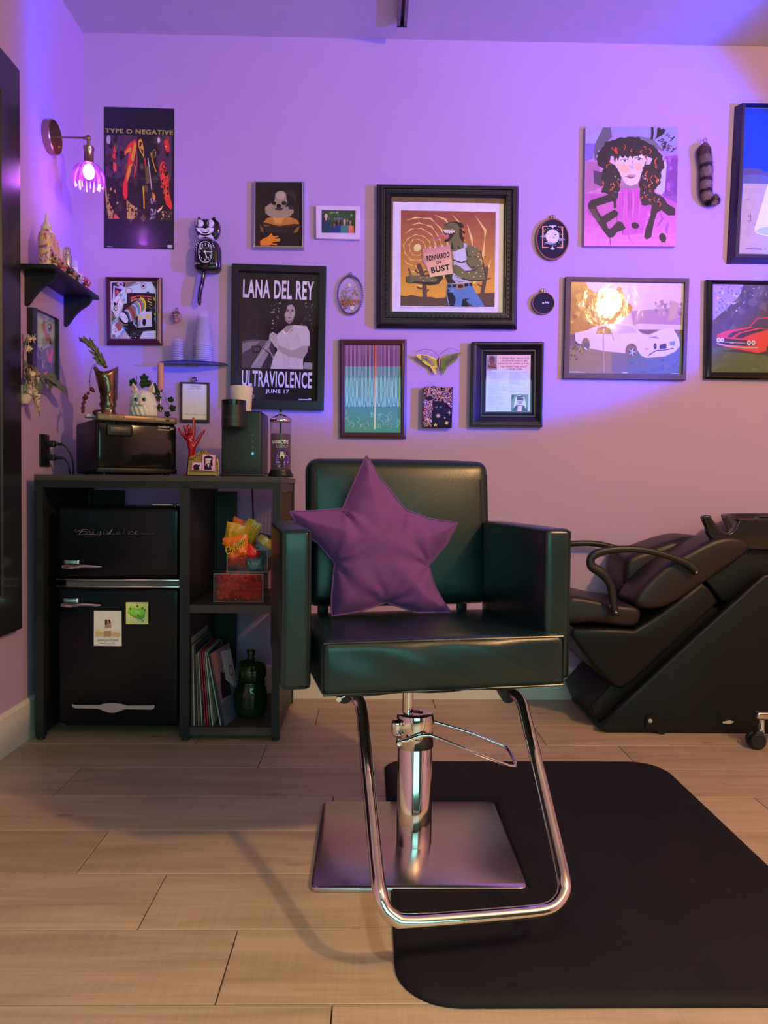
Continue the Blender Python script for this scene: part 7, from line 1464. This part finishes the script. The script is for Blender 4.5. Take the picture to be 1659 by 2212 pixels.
for i in range(26): x=rs.choice([rs.uniform(480,640),rs.uniform(980,1250)]); y=rs.uniform(860,1300); a.ell(x,y,rs.uniform(4,9),rs.uniform(6,16),(195,170,200)); a.k-=.7
a.k+=2
a.line([(1145,108),(1150,200),(1138,300)],32,(30,18,35)); a.pg('1225,125 1260,115 1285,150 1320,130 1350,160 1330,200 1290,240 1180,298 1215,250 1222,200',(30,18,35))
a.line([(1355,240),(1390,205),(1385,245),(1415,225),(1400,275)],11,(30,18,35)); a.line([(1430,270),(1445,290),(1485,260)],11,(30,18,35)); a.line([(1495,255),(1460,300),(1425,330)],11,(30,18,35))
def word(pths,w_=12):
    for p_ in pths: a.line(p_,w_,(30,18,35))
word([[(1300,290),(1240,330)],[(1300,290),(1325,305),(1310,330),(1270,335)],[(1345,335),(1285,385),(1320,400)],[(1315,355),(1345,370)],[(1345,335),(1375,350)],[(1310,470),(1350,350),(1340,440)],[(1300,420),(1350,410)],[(1360,350),(1345,450),(1400,380)],[(1420,395),(1370,470)],[(1420,395),(1450,410)],[(1400,430),(1430,440)],[(1370,470),(1400,470)],[(1470,430),(1480,465)],[(1520,430),(1430,500)]])
single(a.m,'portrait_canvas',mat('canvas_paint',rough=.5,attr=True,var=.06,vscale=60,bump=.3,bscale=90),'unframed magenta canvas painting of a curly-haired woman lettered with a heart','painting',color=True,smooth=False)
# ------------------------------------------------------------------ raccoon tail
Z=(1130,240,3.136); tp_=lambda x,y,d=.022:WB(d)(Z[0]+x/Z[2],Z[1]+y/Z[2])
rt_=thing('raccoon_tail','fluffy brown and black ringed raccoon tail hanging on the back wall','fur tail',(tp_(1235,640).x,-.02,tp_(1235,640).z))
bands=[(0,(.16,.09,.08)),(.16,(.32,.22,.20)),(.25,(.07,.03,.05)),(.30,(.40,.28,.26)),(.42,(.08,.035,.05)),(.47,(.42,.30,.26)),(.58,(.05,.02,.03)),(.64,(.42,.30,.24)),(.76,(.02,.01,.015)),(.84,(.36,.24,.18)),(.91,(.015,.008,.01)),(1.01,(0,0,0))]
axis=spl([tp_(x,y) for x,y in [(1235,215),(1228,290),(1240,370),(1240,450),(1238,520),(1245,575),(1275,610),(1305,600)]],6); na=len(axis)
rad=lambda t:(.040*(1-.22*t) if t<.8 else .033*(1-(t-.8)*1.2))*min(1,(t+.03)*9)
bcol=lambda t:[c_ for b_,c_ in bands if b_<=max(0,t)][-1]
m=M(); m.tube(axis,[rad(i/(na-1))*.62 for i in range(na)],12); m.c=[bcol(min(1,(int(f[0]/12))/(na-1))) for f in m.f]
FUR=mat('banded_fur',rough=.85,attr=True,var=.25,vscale=150); m.build('tail_core',FUR,rt_,color=True)
m=M(); rf=random.Random(2)
for i in range(9000):
    t=rf.random(); k=t*(na-1); j=min(na-2,int(k)); p=axis[j].lerp(axis[j+1],k-j); tg=(axis[j+1]-axis[j]).normalized(); a0=rf.uniform(0,2*PI); o1=tg.orthogonal().normalized(); o2=tg.cross(o1); d=o1*math.cos(a0)+o2*math.sin(a0); r1=rad(t)*.58; L_=rf.uniform(.012,.024)*(1.1-.3*t)
    b_=p+d*r1; e_=b_+(d*.55+tg*.75)*L_; s_=tg.cross(d)*.0006
    if e_.y>-.001: continue
    c_=bcol(min(1,t+rf.uniform(-.012,.012))); f_=rf.uniform(.7,1.4); m.add([b_-s_,b_+s_,e_],[(0,1,2)],tuple(min(1,x*f_) for x in c_))
tag(m.build('fur',FUR,rt_,color=True,smooth=False),None,None,kind='stuff')
M().tube([tp_(1235,205)+Vector((math.cos(t)*.007,.004,.006+math.sin(t)*.008)) for t in [2*PI*i/14 for i in range(14)]],.0018,6,closed=True).build('key_ring',BRS,rt_)
# ------------------------------------------------------------------ desert painting (cut by the right edge)
Z=(1510,200,3.456); a=Art(WB(.014),Z,L=LM); a.poly([(345,118),(1250,130),(1230,1215),(298,1205)],(35,60,190)); a.poly([(332,562),(460,570),(480,590),(560,605),(700,560),(1240,600),(1240,720),(325,680)],(88,72,115)); a.poly([(330,620),(400,608),(480,615),(600,660),(1240,680),(1240,720),(328,680)],(98,88,135)); a.poly([(328,678),(1240,690),(1230,1215),(298,1205)],(178,145,150)); a.blobs(12,(330,760,500,1180),20,[(165,132,142),(150,118,128)],90,.3)
a.line([(383,955),(383,905)],7,(120,90,100)); a.line([(372,930),(372,915)],5,(120,90,100)); a.line([(394,935),(394,918)],5,(120,90,100)); a.line([(350,1165),(470,1170)],8,(120,90,120))
a.poly([(570,500),(760,500),(905,1000),(900,1040),(780,1085),(560,1080),(440,1050),(412,1020)],(215,195,180)); a.ell(660,1035,246,46,(215,200,225)); a.ell(660,1034,236,40,(170,170,215))
frame('framed_desert_painting','large blue-sky desert painting in a dark frame cut by the right edge','' or [(300,72),(1320,85),(1300,1270),(238,1258)],.040,[(342,112),(1265,125),(1245,1220),(296,1203)],mat('dark_blue_black_frame',(.022,.018,.028),.3,coat=.2),a,.014,prof=[(0,.03),(.35,.9),(.4,1),(.75,.98),(.95,.6)],glass=False,Zs=Z,cat='painting')
# ------------------------------------------------------------------ white car picture
Z=(1210,590,5.72); a=Art(WB(.008),Z,L=(.86,.66,.85))
a.grad([(132,105),(1530,125),(1515,700),(120,690)],(205,170,200),(205,175,190),6); a.poly([(132,105),(320,112),(345,180),(440,250),(520,240),(700,300),(860,380),(900,420),(880,480),(700,620),(420,660),(280,730),(180,760),(118,760)],(170,115,45)); a.blobs(60,(140,180,800,620),50,[(185,130,50),(150,100,45),(200,150,60),(165,115,60)],91)
a.poly([(900,560),(960,470),(1080,450),(1120,520),(1120,600),(900,640)],(190,140,90)); a.poly([(880,470),(1500,420),(1500,640),(900,620)],(165,120,145)); a.blobs(20,(1180,360,1500,560),30,[(150,110,120),(180,140,130),(130,100,130)],92,1.5); a.pg('1370,330 1460,370 1430,560 1330,600',(185,145,130))
a.poly([(118,900),(1505,880),(1500,1245),(108,1235)],(140,112,95)); a.poly([(820,1000),(1505,760),(1500,1245),(820,1238)],(85,95,110)); a.blobs(30,(850,1020,1490,1230),40,[(75,85,105),(95,105,110),(80,85,90)],93,.6)
a.pg('630,870 820,870 830,1235 640,1230',(105,95,110)); a.blobs(20,(120,900,280,1080),24,[(95,80,60),(150,120,60)],94)
CWt=(215,185,215)
a.poly([(180,740),(350,700),(450,655),(560,632),(760,625),(880,640),(960,700),(1000,740),(1100,760),(1250,690),(1390,680),(1440,760),(1470,820),(1480,900),(1420,970),(1290,1030),(1060,1048),(1000,1020),(960,960),(900,1000),(800,990),(560,965),(380,935),(300,890),(220,870),(185,830)],CWt)
a.pg('440,750 470,665 580,655 620,680 645,760',(170,125,70)); a.pg('700,755 760,650 870,650 960,735',(190,160,175)); a.line([(400,700),(560,640),(760,628),(900,650)],7,(235,215,235)); a.line([(645,765),(660,830)],9,(140,120,160)); a.line([(545,660),(530,800),(545,1230)],14,(160,135,150)); a.line([(1000,740),(1100,765),(1250,695)],5,(160,150,200))
for x,y,r1,r2 in ((315,880,52,82),(880,960,76,92)): a.ell(x,y,r1,r2,(120,90,80)); a.ell(x+8,y+22,r1*.6,r2*.62,(80,75,105)); 
for i in range(5): t=i*1.257; a.line([(888,975),(888+42*math.cos(t),975+52*math.sin(t))],10,(185,185,215))
a.line([(300,920),(330,950)],14,(215,190,215)); a.ell(1172,905,20,40,(60,55,85)); a.pg('1225,885 1310,868 1315,930 1228,942',(45,45,75)); a.line([(1085,1020),(1180,960),(1300,950),(1400,930)],12,(55,55,90)); a.pg('1350,850 1420,840 1415,890 1360,895',(90,130,190)); a.pg('1040,930 1090,932 1088,948 1040,945',(200,120,130)); a.pg('1080,800 1170,780 1240,810 1130,800',(120,115,165))
a.text('SHOWROOM CLASSICS',((115,1210),(235,1218)),(220,205,225),0); a.line([(115,1226),(312,1228)],5,(200,185,205)); a.line([(765,1230),(832,1232)],8,(220,205,225)); a.line([(1372,1240),(1475,1244)],7,(215,200,220))
a.mat=mat('wavy_gloss_poster',rough=.45,attr=True,var=.04,vscale=20,coat=.7,bump=.22,bscale=16,bdist=.006)
a.mat.node_tree.nodes['Principled BSDF'].inputs['Coat Roughness'].default_value=.085
frame('framed_white_car_poster','plain dark wood framed poster of a white muscle car with lamp glare','' or [(72,42),(1598,65),(1558,1320),(45,1300)],.020,[(132,105),(1530,125),(1500,1255),(108,1235)],mat('weathered_dark_wood',(.10,.065,.055),.55,var=.2,stretch=(1,1,12),vscale=8),a,.008,prof=[(0,.05),(0,.95),(.05,1),(.95,1)],Zs=Z)
# ------------------------------------------------------------------ red car picture
Z=(1510,200,3.456); a=Art(WB(.010),Z,L=(.78,.60,.72)); a.poly([(105,1432),(1050,1445),(1035,2095),(95,2088)],(62,48,38)); a.blobs(70,(110,1440,1040,1780),45,[(70,55,42),(48,38,34),(85,70,48),(58,50,40)],95); a.poly([(105,1432),(330,1434),(300,1520),(200,1620),(104,1700)],(150,120,170)); a.blobs(60,(110,1440,350,1640),10,[(190,170,200),(100,120,170),(70,90,130),(150,140,110)],96); a.blobs(40,(380,1440,800,1520),8,[(150,140,80),(100,90,60)],97)
a.poly([(98,1900),(1040,1900),(1035,2095),(95,2088)],(62,78,42)); a.blobs(40,(100,1930,1030,2080),40,[(70,88,48),(55,68,38),(75,85,55)],98,.4); a.pg('160,1930 500,1960 900,1990 1000,1930 500,1900',(30,25,28))
RDc=(205,40,40); a.poly([(130,1810),(200,1780),(370,1750),(430,1688),(520,1675),(800,1680),(900,1760),(960,1800),(950,1930),(860,1950),(540,1940),(500,1930),(440,1945),(200,1900),(140,1880),(128,1840)],RDc); a.pg('380,1750 440,1690 560,1682 780,1690 800,1740 500,1765',(45,42,50)); a.pg('205,1822 250,1790 400,1755 455,1752 300,1790 240,1830',(28,20,26)); a.pg('262,1832 310,1798 450,1765 520,1770 400,1800 320,1835',(28,20,26)); a.pg('135,1830 350,1850 420,1860 425,1885 345,1892 190,1880 135,1868',(30,24,28)); a.line([(130,1872),(200,1890),(340,1905),(440,1905)],9,(170,150,155)); a.line([(190,1862),(345,1872)],5,(170,150,155))
for x in (145,172,372,405): a.ell(x,1848 if x<300 else 1868,15,17,(215,200,205)); a.ell(x,1848 if x<300 else 1868,9,10,(150,130,135))
a.text('SS',((230,1862),(256,1875)),(200,180,180),.02); a.ell(545,1930,45,60,(25,22,25)); a.ell(548,1930,28,38,(150,145,150)); a.ell(900,1930,45,55,(25,22,25)); a.ell(902,1930,26,32,(150,145,150))
a.mat=mat('gloss_car_poster',rough=.35,attr=True,var=.04,vscale=20,coat=.6,bump=.2,bscale=14,bdist=.005)
frame('framed_red_car_poster','glossy black framed poster of a red car with black stripes, cut by the right edge','' or [(62,1393),(1110,1408),(1090,2150),(50,2135)],.026,[(105,1432),(1050,1445),(1035,2095),(95,2088)],mat('gloss_black_frame',(.008,.006,.008),.12,coat=.5),a,.010,prof=[(0,.05),(0,.7),(.2,.9),(.45,1),(.7,.85),(.9,.6)],Zs=Z)
